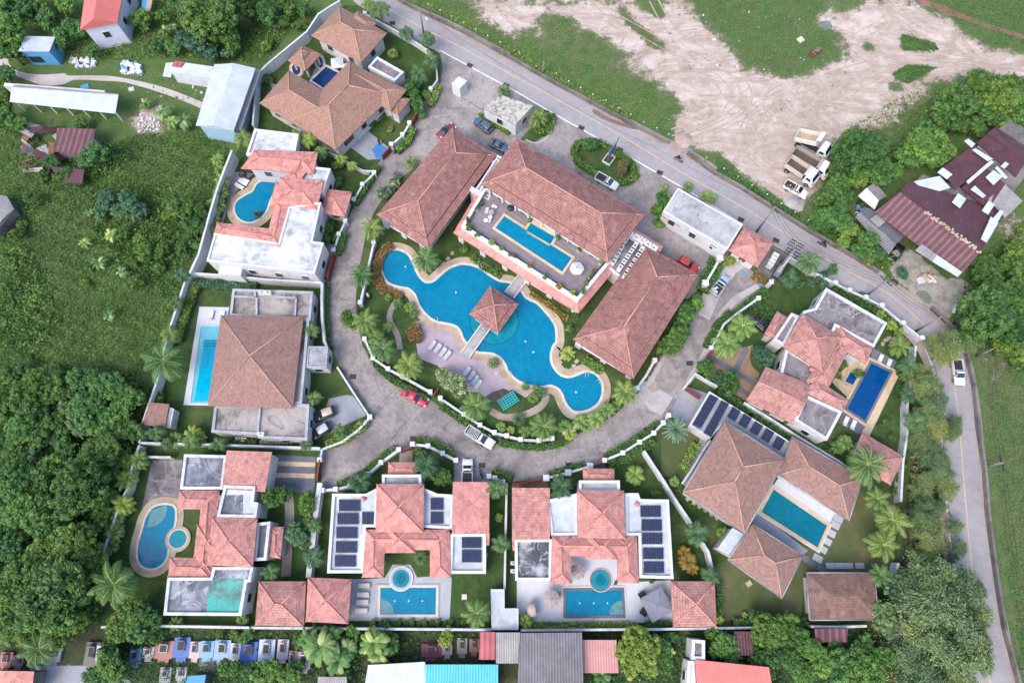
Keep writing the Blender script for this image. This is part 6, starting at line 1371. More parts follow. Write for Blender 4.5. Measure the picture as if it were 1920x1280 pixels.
loungers([(460,338,-.5), (457,343,-.5), (450,350,-.5)], 'white slatted lounger, # from top by the bean-shaped pool', 'cushw', 'white loungers')
loungers([(396,591,1.5), (417,592,1.5)], 'white lounger, # from left above the long pale-blue pool', 'cushw', 'white loungers')
loungers([(1651,672,1.05), (1667,681,1.05)], 'white lounger, # from left at top end of deep blue pool', 'cushw', 'white loungers')
loungers([(1586,789,1.05), (1600,796,1.05)], 'white lounger, # from left at lower end of deep blue pool', 'cushw', 'white loungers')
def parasol(label, px, py, rad, sides, col, z=2.5, sq=False, ang=0.0, base=0.0):
    c = P(px, py, base+z); r = thing('parasol', label, 'parasol', (c.x, c.y, base), ang)
    m = MB(); pts = [(rad*math.cos(2*math.pi*i/sides), rad*math.sin(2*math.pi*i/sides), z-.45) for i in range(sides)]
    for i in range(sides):
        a, b_ = Vector(pts[i]), Vector(pts[(i+1) % sides]); t = Vector((0, 0, z)); m.face([a, b_, t]); mid = (a+b_)/2; m.face([b_, a, a+Vector((0, 0, -.12)), b_+Vector((0, 0, -.12))])
    m.build('canopy', col, r, rel=False)
    m = MB(); m.cyl((0, 0, 0), .04, z, 8); m.build('pole', M['darkmetal'], r, rel=False); m = MB(); m.cyl((0, 0, .03), .35, .1, 12); m.build('base', M['darkmetal'], r, rel=False)
    m = MB()
    for p in pts: m.tube([(p[0], p[1], z-.45), (0, 0, z+.01)], .03, 4)
    m.build('ribs', M['metal'], r, rel=False); return r
tan = plain('taupe_canvas', (178, 160, 160), .9, var=.06); gry = plain('grey_canvas', (136, 138, 154), .9, var=.06); wht = plain('pale_canvas', (214, 218, 226), .9, var=.05)
parasol('taupe round parasol left of the dark-rimmed pool', 1034, 1122, 1.35, 8, tan); parasol('folded-looking taupe parasol beside the round spa', 1084, 1071, 1.25, 8, tan)
parasol('big grey square parasol on the right terrace', 1233, 1133, 2.75, 4, gry, 2.7, ang=math.radians(72)); parasol('white octagonal parasol at the rooftop deck corner', 1082, 501, 1.3, 6, wht, 2.3, base=4.9)
parasol('white canopy beside the guest house columns', 631, 115, 1.7, 4, wht, 2.4, ang=.9); parasol('second white canopy half under the brown roof', 649, 123, 1.3, 4, wht, 2.4, ang=.9)
parasol('dark folded parasol by the white slatted loungers', 453, 324, .9, 6, blk, 2.1)
def chair(label, px, py, ang, mat, base=0.05, s=1.0, group=None):
    c = P(px, py, base+.4); r = thing('garden_chair', label, 'chair', (c.x, c.y, base), ang, group)
    m = MB(); m.box((0, 0, .38*s), (.75*s, .75*s, .2*s)); m.build('seat', M[mat], r, rel=False); m = MB(); m.box((-.36*s, 0, .62*s), (.14*s, .8*s, .5*s)); m.build('backrest', M[mat], r, rel=False)
    for y in (-.38, .38): m = MB(); m.box((0, y*s, .48*s), (.7*s, .1*s, .3*s)); m.build('armrest', M[mat], r, rel=False)
    for x in (-.3, .3):
        for y in (-.32, .32): m = MB(); m.box((x*s, y*s, .14*s), (.06, .06, .28*s)); m.build('leg', M['darkmetal'], r, rel=False)
chair('black armchair upper left of the grey square parasol', 1204, 1115, 2.1, 'darkmetal', s=1.3); chair('black armchair lower left of the grey square parasol', 1207, 1147, -2.2, 'darkmetal', s=1.3)
chair('dark armchair upper right of the grey square parasol', 1241, 1111, -.6, 'metal', s=1.2); chair('dark footstool-like chair below the grey square parasol', 1228, 1153, -.6, 'darkmetal', s=.9)
def table(label, px, py, rad, mat, base=4.9, name='round_table'):
    c = P(px, py, base+.7); r = thing(name, label, 'table', (c.x, c.y, base)); m = MB(); m.cyl((0, 0, .68), rad, .05, 18); m.build('tabletop', M[mat], r, rel=False)
    m = MB(); m.cyl((0, 0, 0), .05, .68, 8); m.build('leg', M['metal'], r, rel=False); m = MB(); m.cyl((0, 0, 0.01), rad*.6, .04, 14); m.build('base', M['metal'], r, rel=False)
table('round table with red centre on the rooftop deck', 921, 398, .55, 'pinkdeck'); table('white round table, lower left on the rooftop deck', 911, 413, .42, 'white'); table('white round table, centre of the rooftop deck group', 919, 407, .4, 'white')
table('small pale side table near the rooftop deck gap', 930, 388, .25, 'white'); table('grey table right of the taupe parasol', 1046, 1114, .5, 'metal', .05, 'side_table'); table('grey table under the grey square parasol', 1233, 1136, .9, 'metal', .05)
for i, (x, y) in enumerate([(912,397),(914,391),(925,386),(917,414),(1075,509)]):
    chair(['white chair left of the red-centred rooftop table','white chair above the red-centred rooftop table','white chair near the rooftop colonnade, topmost','white chair below the round rooftop tables','white chair beside the white octagonal parasol'][i], x, y, i*1.3, 'white', 4.9, .7, 'white rooftop deck chairs')
c = P(924+35, 408-18, 5.5); r = thing('barbecue', 'black covered barbecue under the hall eaves on the deck', 'barbecue', (*P(957,391,5.5).xy, 4.9)); m = MB(); m.ball((0, 0, .9), .6, 12, 8, .6); m.build('cover', M['darkmetal'], r, rel=False); m = MB(); m.cyl((0, 0, 0), .3, .7, 10); m.build('stand', M['darkmetal'], r, rel=False)
# hanging egg chair
c = P(996, 1143, 1.2); r = thing('egg_chair', 'round woven hanging egg chair near the terrace corner', 'chair', (c.x, c.y, .05), .2)
m = MB(); vs = []; n_, k_ = 18, 10
for i in range(k_+1):
    a = math.pi*i/k_*0.62
    for k in range(n_): t = 2*math.pi*k/n_; vs.append((1.0*math.cos(a)*-1*1.0+.3, 1.15*math.sin(a)*math.cos(t)*1.0, 1.25+1.15*math.sin(a)*math.sin(t)))
m.mesh(vs, [(i*n_+k, i*n_+(k+1) % n_, (i+1)*n_+(k+1) % n_, (i+1)*n_+k) for i in range(k_) for k in range(n_)], True); m.build('shell', plain('woven_cane', (190, 172, 166), .9, scale=12), r, rel=False)
m = MB(); m.cyl((.1, 0, .5), .75, .25, 14); m.build('cushion', M['cushw'], r, rel=False); m = MB(); m.cyl((0, 0, 0), .8, .1, 18); m.build('base', M['metal'], r, rel=False)
# statue, gong, climbing frame, sign island
c = P(692, 557); r = thing('garden_statue', 'small white statue with dark base in the round flower bed', 'statue', (c.x, c.y, 0)); m = MB(); m.box((0, 0, .3), (.9, .9, .6), taper=.8); m.build('plinth', M['darkmetal'], r, rel=False); m = MB(); m.tube([(0, 0, .6), (0.05, 0, 1.1), (0, 0, 1.5)], .3, 10, .12); m.ball((0, 0, 1.65), .17); m.build('figure', M['white'], r, rel=False)
c = P(953, 752, .8); r = thing('climbing_frame', 'turquoise lattice climbing frame on the garden lawn', 'climbing frame', (c.x, c.y, 0), math.radians(33)); tq = paint('turquoise', (40,190,196), .4)
m = MB()
for i in range(7): m.box((-1.5+i*.5, 0, 1.2), (.14, 1.9, .08))
for j in range(6): m.box((0, -.95+j*.38, 1.32), (3.2, .12, .07))
m.build('lattice', tq, r, rel=False)
for x in (-1.5, 1.5):
    for y in (-.9, .9): m = MB(); m.box((x, y, .6), (.12, .12, 1.2)); m.build('leg', tq, r, rel=False)
c = P(1142, 298, .4); r = thing('sign_frame', 'leaning blue estate sign in a white planter frame', 'sign', (c.x, c.y, 0), math.radians(55))
m = MB(); m.box((0, .8, .3), (2.2, .15, .5)); m.box((0, -.8, .3), (2.2, .15, .5)); m.box((1.1, 0, .3), (.15, 1.7, .5)); m.box((-1.1, 0, .3), (.15, 1.7, .5)); m.build('planter', M['white'], r, rel=False)
m = MB(); m.box((.6, 0, 2.6), (2.4, .18, 2.6)); m.build('panel', plain('blue_sign', (110,124,168), .5), r, rel=False)
for x in (-.4, 1.6): m = MB(); m.box((x, 0, .8), (.14, .14, 1.6)); m.build('post', M['metal'], r, rel=False)
m = MB(); m.tube([(1.9, -.05, 4.2), (1.9, .08, 4.2)], .55, 18, smooth=False); m.build('roundel', M['metal'], r, rel=False)
# solar panels
M['pv'] = None
pm_, pn, pb_ = newmat('photovoltaic', .12, .5); uvn = nd(pn, "ShaderNodeUVMap").outputs[0]; bk = nd(pn, "ShaderNodeTexBrick"); bk.offset = 0; bk.inputs["Scale"].default_value = 1; bk.inputs["Brick Width"].default_value = .33; bk.inputs["Row Height"].default_value = .33; bk.inputs["Mortar Size"].default_value = .012
bk.inputs["Color1"].default_value = lin((38,44,72)); bk.inputs["Color2"].default_value = lin((34,40,66)); bk.inputs["Mortar"].default_value = lin((92,100,128)); pn.links.new(uvn, bk.inputs[0]); pn.links.new(bk.outputs[0], pb_.inputs["Base Color"]); M['pv'] = pm_
def solar(label, quad, nx_, ny_, z, group, tilt=0.12):
    q = PL(quad, z+.2); o = q[0]; ex, ey = (q[1]-q[0]), (q[3]-q[0]); c = sum(q, Vector())/4
    r = thing('solar_array', label, 'solar panels', (c.x, c.y, z), 0, group); fr = MB()
    for i in range(nx_):
        for j in range(ny_):
            a = [o+ex*((i+u)/nx_)+ey*((j+v_)/ny_) for u, v_ in ((.015, .015), (.985, .015), (.985, .985), (.015, .985))]
            for p_, v_ in zip(a, (0, 0, 1, 1)): p_.z = z+.18+tilt*(v_*1.0)*0.5+.002*(i+j)
            m = MB(); w = (a[1]-a[0]).length; h_ = (a[3]-a[0]).length; f = a if area(a) > 0 else a[::-1]; uv = [(0, 0), (w, 0), (w, h_), (0, h_)]; uv = uv if area(a) > 0 else uv[::-1]
            m.face(f, uv); dn = Vector((0, 0, -.05))
            for k in range(4): m.face([f[(k+1) % 4], f[k], f[k]+dn, f[(k+1) % 4]+dn])
            m.build('panel', M['pv'], r)
    fq = offset([(p.x, p.y) for p in q], .04); fr = MB(); fr.prism(fq, z+.03, z+.1); fr.build('mounting_frame', M['metal'], r)
def sq(cx, cy, w, h): return [(cx-w/2, cy-h/2), (cx+w/2, cy-h/2), (cx+w/2, cy+h/2), (cx-w/2, cy+h/2)]
od = ['topmost', 'second', 'third', 'fourth', 'lowest']
for i, (x, y) in enumerate([(655,947),(652,972),(650,998),(649,1025),(647,1051)]): solar('six-panel solar array, %s of five on the lounger villa left roof' % od[i], sq(x, y, 39, 21), 3, 2, 4.0, 'left column of solar arrays')
solar('four-panel solar array between left column and hip roof', sq(691,971,24,23), 2, 2, 4.0, 'small roof solar arrays')
solar('small solar array, upper of two right of the hip roof', sq(819,944,23,22), 3, 2, 4.0, 'small roof solar arrays'); solar('small solar array, lower of two right of the hip roof', sq(819,970,23,22), 3, 2, 4.0, 'small roof solar arrays')
solar('bluish solar array, upper of two beside the salmon garage', sq(884,1015,36,23), 3, 2, 4.0, 'bluish solar arrays'); solar('bluish solar array, lower of two beside the salmon garage', sq(884,1042,36,23), 3, 2, 4.0, 'bluish solar arrays')
for i, (x, y) in enumerate([(1220,958),(1222,984),(1223,1009),(1225,1037),(1226,1063)]): solar('dark solar array, %s of five on the parasol villa' % od[i], sq(x, y, 38, 21), 3, 2, 4.0, 'right column of solar arrays')
solar('long solar array at the left end of the carport', [(1331,739),(1347,746),(1312,806),(1298,796)], 2, 6, 3.4, 'carport solar arrays'); solar('long solar array, second on the carport roof', [(1353,750),(1367,757),(1334,820),(1319,811)], 2, 6, 3.4, 'carport solar arrays')
for i, (x, y) in enumerate([(1376,776),(1397,789),(1418,803),(1439,816),(1460,831)]):
    a, b_ = Vector((7.5, 4.5)), Vector((-5.5, 9.5)); q = [(x-a.x-b_.x*-1*-1, y-a.y-b_.y), (x+a.x-b_.x, y+a.y-b_.y), (x+a.x+b_.x, y+a.y+b_.y), (x-a.x+b_.x, y-a.y+b_.y)]
    solar('small carport solar array, %s of five from the left' % ['first', 'second', 'third', 'fourth', 'last'][i], q, 2, 3, 3.4, 'carport solar arrays')
# air conditioners
def acunit(label, px, py, z, ang, L=1.0, W_=.6, base=None):
    c = P(px, py, z+.5); r = thing('air_conditioner', label, 'air conditioner', (c.x, c.y, base if base is not None else z), ang, 'air-conditioning units')
    m = MB(); m.box((0, 0, .45), (L, W_, .9)); m.build('casing', M['wmetal'], r, rel=False); m = MB(); m.cyl((0, 0, .9), min(L, W_)*.36, .02, 12); m.build('fan', M['metal'], r, rel=False)
A_ = P(1180,432,5)-P(1240,465,5); dirB = math.atan2(A_.y, A_.x); dirA = dirB+math.pi/2
k = 0
O5 = ['first', 'second', 'third', 'fourth', 'fifth', 'sixth']
for row, (p0, p1, n_, lb) in enumerate([((1172,452),(1150,492),4,'inner left row'), ((1190,462),(1163,502),5,'middle row'), ((1202,470),(1172,518),6,'outer right row')]):
    for i in range(n_):
        t = i/(n_-1); acunit('white AC unit, %s from top in the %s' % (O5[i], lb), p0[0]+(p1[0]-p0[0])*t, p0[1]+(p1[1]-p0[1])*t, 4.25, dirA, 1.5 if row else 1.2, .75)
for i in range(4): acunit('white AC unit, %s from left on the pale upper ledge' % O5[i], 1189+i*11, 440+i*6.5, 4.4, dirB, .9, .5)
for i, (x, y, z, a) in enumerate([(492,549,4.0,0),(503,549,4.0,0),(448,823,0,0),(457,824,0,0),(490,814,3.7,0),(474,1092,0,0),(908,1040,0,0),(963,1055,0,0),(963,1070,0,0)]):
    acunit(['AC unit on the grey roof, left of a pair','AC unit on the grey roof, right of a pair','AC unit under the square-roof rear wall, left','AC unit under the square-roof rear wall, right','white unit on the square-roof villa roof edge','AC unit between teal-roof wall and paired pavilions','AC unit right of the bluish solar arrays','AC unit left of the mouldy flat roof, upper','AC unit left of the mouldy flat roof, lower'][i], x, y, z, a)
c = P(427, 1015)
for lab, x, y, z in (('small pink dish tank on the mottled mid roof', 1522, 692, 4.8), ('small pink dome on the lounger villa roof', 681, 935, 4.2), ('small pink dome on the parasol villa roof', 1194, 945, 4.2), ):
    c = P(x, y, z); r = thing('roof_dome', lab, 'dome', (c.x, c.y, z)); m = MB(); m.ball((0, 0, .1), .42, 12, 6, .8); m.build('cap', plain('pink_plastic', (220,130,140), .5), r, rel=False); m = MB(); m.cyl((0, 0, -.2), .36, .3, 12); m.build('collar', M['white'], r, rel=False)
# drains
DR = [('drain grating in the edge line left of the guard booth', 881, 123), ('drain grating beside the gatehouse palm', 949, 160), ('drain grating above the oval island', 1090, 240), ('drain grating right of the oval island sign', 1162, 281), ('drain grating before the flat-roofed office', 1237, 324), ('drain grating behind the office corner', 1389, 412), ('drain grating behind the tiled kiosk corner', 1455, 451), ('drain grating on the lane by the triangular lawn', 662, 706), ('drain grating left of the small lounger villa gate', 775, 822), ('drain grating right of the driveway pickup', 904, 872), ('drain grating on the lane above the parasol villa', 1067, 872), ('drain grating on the lower lane near the date palm', 1213, 806), ('drain grating at the stepped pavement corner', 1293, 681), ('drain grating at the roadside near the top palms', 736, 44)]
for lab, x, y in DR:
    c = P(x, y); a = -.5 if x > 800 and y < 500 else 0; r = thing('drain_cover', lab, 'drain', (c.x, c.y, .03), a, 'roadside drain gratings'); m = MB(); m.box((0, 0, .015), (1.3, 1.0, .03)); m.build('frame', M['metal'], r, rel=False); m = MB(); m.box((0, 0, .032), (1.15, .85, .03)); m.build('grille', M['grille'], r, rel=False)
# poles and wires
M['pole'] = plain('concrete_pole', (132, 134, 132), .8); POLE = []
def pole(label, px, py, h=9.0, arms=1, ang=0.0, lamp=False):
    c = P(px, py); r = thing('utility_pole', label, 'pole', (c.x, c.y, 0), ang, 'concrete utility poles'); m = MB(); m.tube([(0, 0, 0), (0, 0, h)], .2, 8, .13); m.build('post', M['pole'], r, rel=False)
    for i in range(arms):
        m = MB(); m.box((0, 0, h-.3-i*.9), (.12, 2.4, .12)); m.build('crossarm', M['darkmetal'], r, rel=False)
        m = MB(); [m.cyl((0, s, h-.25-i*.9), .07, .25, 6) for s in (-1.1, -.4, .4, 1.1)]; m.build('insulators', M['darkmetal'], r, rel=False)
    if lamp:
        m = MB(); m.tube([(0, 0, h-1.5), (.8, 0, h-.9), (1.9, 0, h-.8)], .05, 6); a_ = m.build('lamp_arm', M['metal'], r, rel=False); m = MB(); m.box((2.1, 0, h-.82), (.6, .25, .12)); m.build('lamp', M['lamp'], a_, rel=False)
    POLE.append((c, h)); return r
pole('concrete pole leaning over the road behind the tiled kiosk', 1418, 435, 9.5, 1, .5); pole('transformer pole, upper of the pair beside the kiosk yard', 1462, 492, 8.6, 3, 1.0); pole('transformer pole, lower of the pair beside the kiosk yard', 1455, 507, 8.6, 3, 1.0)
pole('roadside pole beside the long clipped hedge wall', 1622, 556, 7.5, 1, .7); pole('roadside pole at the start of the bend', 1717, 621, 7.5, 1, .7); pole('pole among bushes across the bend', 1788, 606, 6.5, 1, .7)
pole('short roadside pole above the white moving pickup', 1830, 668, 4.5, 1, 3.1, False); pole('short roadside pole midway down the right road', 1846, 874, 4.5, 1, 3.3, False); pole('short roadside pole at the bottom right', 1905, 1252, 4.5, 1, 3.3, False); pole('lamp pole at the top road beside the arching palms', 795, 66, 7, 0, -.9, True); pole('roadside lamp pole near the grassy verge', 1018, 141, 4, 0, 2.5)
c = P(1468, 500, 6.5); r = thing('transformer', 'grey electric transformer slung between the twin poles', 'transformer', (c.x, c.y, 3.6), 1.0); m = MB(); m.box((0, 0, 1), (1.6, .9, 1.5)); m.build('tank', M['metal'], r, rel=False); m = MB(); [m.cyl((x, 0, 1.75), .1, .6, 8) for x in (-.5, 0, .5)]; m.build('bushings', M['white'], r, rel=False); m = MB(); m.box((0, 0, .2), (2.6, 1.2, .15)); m.build('platform', M['darkmetal'], r, rel=False)
c = P(1449, 494); r = thing('electric_cabinets', 'white switchgear in the fenced yard right of the kiosk', 'switchgear', (c.x, c.y, 0), 1.0); m = MB(); m.box((0, 0, .1), (6.5, 4.2, .2)); m.build('plinth', M['darkwall'], r, rel=False)
for i in range(4): m = MB(); m.box((-1.2+i*.8, .4, .8), (.6, 1.1, 1.2)); m.build('cabinet', M['wmetal'], r, rel=False)
m = MB(); [m.tube([(x, -2, 0), (x, -2, 1.8), (x, 2, 1.8), (x, 2, 0)], .05, 5) for x in (-3, -1.8, 1.8, 3)]; m.build('frame', M['metal'], r, rel=False)
def wire(label, pts, sag=.8, n_=3):
    w = [Vector((a.x, a.y, h)) for a, h in pts]; r = thing('power_line', label, 'cable', (w[0].x, w[0].y, 0), 0, 'overhead power lines')
    for k in range(n_):
        m = MB(); o = (k-(n_-1)/2)*.6
        for i in range(len(w)-1):
            a, b_ = w[i], w[i+1]; d = (b_-a).normalized(); s = Vector((-d.y, d.x, 0))*o
            m.tube([a+(b_-a)*t+s+Vector((0, 0, -.3-sag*4*t*(1-t))) for t in (0, .2, .4, .6, .8, 1)], .025, 4, caps=False)
        m.build('wire', M['darkmetal'], r)
wire('overhead wires from kiosk poles along the road bend', [POLE[0], POLE[1], POLE[3], POLE[4]]); wire('overhead wires along the right-hand road', [POLE[4], POLE[6], POLE[7], POLE[8], (P(1925,1420), 7.5)]); wire('overhead wires from the top road to the kiosk pole', [(P(640,-60), 7.5), POLE[9], (P(1010,208), 7.5), (P(1210,318), 8), POLE[0]], n_=1)
# wall-top lamp posts along the verge
def post(label, px, py, h=1.6):
    c = P(px, py); return thing('fence_post', label, 'post', (c.x, c.y, 0), 0, 'slim posts on the old roadside wall')
pp = None; PS = [(805,22),(827,32),(848,44),(870,56),(893,68),(915,80),(938,92),(974,112),(1042,150),(1065,164),(1087,176),(1110,189),(1134,200),(1158,214),(1180,226),(1204,240),(1228,251),(1250,263),(1320,306),(1352,326),(1378,341),(1404,357),(1432,374),(1458,391),(1484,407),(1508,422)]
NUM = ['first','second','third','fourth','fifth','sixth','seventh','eighth','ninth','tenth','11th','12th','13th','14th','15th','16th','17th','18th','19th','20th','21st','22nd','23rd','24th','25th','26th','27th','28th','29th','30th','31st','32nd','33rd','34th','35th','36th','37th','38th','39th','40th','41st','42nd','43rd','44th','45th']
for i, (x, y) in enumerate(PS):
    lab = 'slim grey wall post, %s from the left along the grass verge' % NUM[i]; c = P(x, y)
    if pp is None:
        pp = post(lab, x, y); m = MB(); m.cyl((0, 0, 0), .07, 1.9, 6); m.build('shaft', M['metal'], pp, rel=False); m = MB(); m.ball((0, 0, 1.95), .14, 8, 5); m.build('finial', M['wmetal'], pp, rel=False)
    else: dup(pp, (c.x, c.y, 0), 0, None, lab)
# graves
TB = [(244,1215,265,1243,(120,166,206)),(268,1212,289,1232,(214,196,192)),(291,1201,325,1234,(176,128,118)),(326,1194,356,1232,(96,124,190)),(356,1202,375,1233,(212,186,188)),(375,1201,401,1232,(140,186,222)),(402,1199,432,1236,(160,184,220)),(432,1205,451,1235,(216,214,216)),(452,1202,483,1238,(74,116,190)),(485,1198,515,1240,(200,216,236)),(520,1198,541,1235,(222,208,214)),(541,1219,556,1252,(206,174,168)),(557,1221,583,1254,(216,198,206)),(300,1250,321,1278,(160,164,168)),(330,1250,350,1275,(170,176,180)),(0,1222,23,1250,(176,120,112)),(790,1206,829,1231,(132,74,86)),(829,1208,848,1227,(170,166,158)),(857,1195,876,1225,(150,148,142)),(880,1197,898,1222,(140,112,98)),(85,1212,115,1240,(130,134,146)),(160,1203,185,1247,(126,122,124)),(24,1228,45,1248,(120,112,110)),(90,1198,120,1206,(206,170,140))]
TL = ['sky blue tomb at the left end of the row','pale pink tomb beside the sky blue one','broad brown-tiled tomb with dark slab','royal blue tomb with octagonal dark urn','pale pink tomb with little orange shrine','light blue tomb with white ornaments','pale blue double tomb with two slabs','white tomb with a brown slab','deep blue tomb half under a bush','large white-blue tomb with arched slab','white-pink tomb with grey slab','rose tomb under banana leaves','white-pink tomb edged with brick under banana leaves','grey tomb in the second row, left','grey tomb in the second row, right','rose tomb at the left edge with dark urn','maroon paved grave plot left of the round bush','pale slab grave under the round yellow bush','grey boxed grave right of the round bush','brown grave beside the red patched roof','grey roofed grave behind the dark palm','plain grey grave slab left of white lean-to','small grey grave beside the rose tomb','cream slab under the forest edge']
for (x0, y0, x1, y1, cc), lab in zip(TB, TL):
    q = PL([(x0, y0), (x1, y0), (x1, y1), (x0, y1)], .4); c = sum(q, Vector())/4; w, hh = (q[1]-q[0]).length, (q[0]-q[3]).length
    r = thing('tomb', lab, 'tomb', (c.x, c.y, 0), 0, 'painted tombs of the graveyard'); mt = plain('tomb_%d_%d' % (cc[0], cc[2]), cc, .6, var=.08, scale=2)
    m = MB(); m.box((0, 0, .25), (w, hh, .5)); m.build('platform', mt, r, rel=False); m = MB(); m.box((0, -hh/2-.3, .12), (w*.6, .6, .24)); m.build('step', mt, r, rel=False)
    m = MB(); m.box((0, hh*.08, .65), (w*.5, hh*.5, .35), taper=.9); t = m.build('grave_slab', M['greydeck'] if cc[0] > 150 else M['slab_grey'], r, rel=False); m = MB(); m.box((0, hh*.08, .85), (w*.34, hh*.36, .06)); m.build('lid', M['darkmetal'], t, rel=False)
    m = MB(); m.box((0, hh*.36, 1.0), (w*.4, .18, 1.0)); m.box((0, hh*.36, 1.55), (w*.25, .16, .25)); m.build('headstone', mt, r, rel=False)
# heaps, bags, small things
def heap(label, px, py, rad, h, mat, name='rubble_heap', cat='heap', n_=14):
    c = P(px, py); r_ = random.Random(px); m = MB(); k = 18
    vs = [(0, 0, h)]
    for j, f in enumerate((.3, .6, .85, 1.0)):
        for i in range(k): t = 2*math.pi*i/k; q = rad*f*(1+r_.uniform(-.12, .12)); vs.append((q*math.cos(t), q*math.sin(t), max(-.02, h*(1-f)**1.2+r_.uniform(-.04, .04)*h)))
    fs = [(0, 1+i, 1+(i+1) % k) for i in range(k)]+[(1+j*k+i, 1+(j+1)*k+i, 1+(j+1)*k+(i+1) % k, 1+j*k+(i+1) % k) for j in range(3) for i in range(k)]
    m.mesh(vs, fs, True); o = m.build(name, M[mat]); o.location = (c.x, c.y, 0); tag(o, label, cat)
heap('pale gravel heap below the white pickup by the trucks', 1488, 382, 2.0, 1.0, 'concrete_lt'); heap('pale sand mound at the dirt lot entrance', 1283, 262, 1.8, .6, 'rut')
def bags(label, spots, seed, mats, name='rubbish_pile', cat='rubbish', sz=(.15, .5)):
    c0 = P(*spots[0]); r_ = random.Random(seed); r = thing(name, label, cat, (c0.x, c0.y, 0))
    for (x, y) in spots:
        c = P(x, y); m = MB(); s = r_.uniform(*sz); m.box((c.x, c.y, s*.4), (s*r_.uniform(.6, 1.8), s*r_.uniform(.6, 1.2), s*.8), r_.uniform(0, 3), r_.uniform(-.3, .3)); m.build('scrap', M[r_.choice(mats)], r)
rz_ = random.Random(11)
def scat(x0, y0, x1, y1, n_): return [(rz_.uniform(x0, x1), rz_.uniform(y0, y1)) for _ in range(n_)]
bags('heap of white sacks below the palms beside the footpath', scat(232,118,265,142,42), 1, ['white', 'wmetal', 'cushgrey', 'bluewall'], sz=(.3, .9)); bags('scattered white scraps among the banana plants', scat(258,215,300,248,60), 2, ['white', 'wmetal'], sz=(.15, .4)); bags('white refuse strip beside the small blue house', scat(132,110,180,128,40), 3, ['white', 'wmetal', 'cushgrey'], sz=(.2, .7))
bags('bits of litter along the thin footpath', scat(270,160,385,190,30), 4, ['white', 'coping', 'slate'], sz=(.12, .35)); bags('junk under the tent shelter eaves', scat(1600,380,1615,410,18), 6, ['white', 'bluewall', 'darkmetal', 'wood'], sz=(.2, .7)); bags('loose timber planks on the gravel yard', scat(1722,520,1755,530,9), 7, ['coping', 'white'], sz=(.5, 1.3))
bags('stacked bricks in the grass beside the dirt lot', scat(1518,92,1536,104,10), 8, ['redgate', 'darkwall'], sz=(.4, .9)); bags('stones scattered over the dirt lot', scat(1240,20,1560,240,90), 9, ['darkwall', 'verge', 'white'], sz=(.08, .3), name='loose_stones', cat='stones')
for lab, x, y, w, h_, mt, a in (('crumpled blue tarpaulin on the path above long shed', 160, 164, 1.8, 1.3, 'bluewall', .4), ('white sheet lying in the grass below footpath', 247, 168, 1.2, .9, 'white', .3), ('square pale board in the grass beside dirt lot', 1501, 75, 1.3, 1.3, 'coping_lt', .6), ('white slab on the dirt beside green triangle', 1339, 75, .8, .4, 'white', .1), ('small white manhole lid on the dry lawn', 1404, 1093, 1.0, .9, 'coping', .6), ('blue plastic sheet on the lane by the kiosk', 1391, 511, .7, .7, 'bluewall', .5), ('blue cloth at the lane edge near kiosk bed', 1427, 532, 1.1, .8, 'bluewall', .2), ('blue bin beside the striped driveway gate', 608, 848, .8, .7, 'bluewall', .2), ('white slab beside the lounger villa lawn', 871, 1118, .9, .9, 'coping_lt', 0), ('long white boat-like hull on the gravel yard', 1740, 524, 3.2, .6, 'white', -.3), ('white banner board beside the bend bushes', 1790, 578, .4, 2.0, 'white', -.5)):
    c = P(x, y); r_ = thing('ground_sheet', lab, 'sheet', (c.x, c.y, 0), a); m = MB(); m.box((0, 0, .15), (w, h_, .25), taper=.8); m.build('sheet', M[mt], r_, rel=False)
for i, (x, y) in enumerate([(905,833),(916,835),(929,829),(937,831)]):
    c = P(x, y); r_ = thing('rubbish_bag', ['black bag touching the rack pickup wheel','black bag at the rack pickup nose','black bag right of the small white wall block','black bag farthest right on the lane edge'][i], 'bag', (c.x, c.y, .03)); m = MB(); m.ball((0, 0, .3), .42, 10, 6, .75); m.build('sack', M['tyre'], r_, rel=False); m = MB(); m.cyl((0, 0, .55), .1, .2, 6); m.build('knot', M['tyre'], r_, rel=False)
# potted plants on the terrace: pot + crown are added with the plants below
# ------------------------------------------------------------------ plants
def crownmesh(R_, nl, ls, flat_=.8, lobes=7, clumps=60, crs=.17, seed=0, hollow=.0):
    rg = np.random.default_rng(seed); th = rg.uniform(0, 2*np.pi, lobes); rr_ = rg.uniform(.25, .55, lobes); lc = np.stack([np.cos(th)*rr_, np.sin(th)*rr_, rg.uniform(-.25, .3, lobes)*flat_], 1); lc[0] = 0; lr = rg.uniform(.38, .55, lobes)
    k = rg.integers(0, lobes, clumps); d = rg.normal(size=(clumps, 3)); d[:, 2] = np.abs(d[:, 2])*1.0-.25; d /= np.linalg.norm(d, axis=1)[:, None]
    cc = lc[k]+d*lr[k][:, None]*np.array([1, 1, flat_]); cr = crs*rg.uniform(.6, 1.4, clumps); ct_ = rg.uniform(-.22, .22, clumps)
    j = rg.integers(0, clumps, nl); dd = rg.normal(size=(nl, 3)); dd[:, 2] = dd[:, 2]*.9+.25; dd /= np.linalg.norm(dd, axis=1)[:, None]
    C = cc[j]+dd*(cr[j]*rg.uniform(.55, 1.08, nl))[:, None]
    V, F = leafquads(C, ls, dd, .3, .6, rg); t = np.clip(.45+ct_[j]+rg.normal(0, .16, nl), 0, 1)
    # an inner skeleton of coarse leaves fills the volume
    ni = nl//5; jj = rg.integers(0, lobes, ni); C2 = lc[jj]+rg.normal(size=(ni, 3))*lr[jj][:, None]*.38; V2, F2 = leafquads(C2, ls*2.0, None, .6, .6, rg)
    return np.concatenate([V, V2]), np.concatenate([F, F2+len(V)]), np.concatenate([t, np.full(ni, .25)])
PROTO = {}
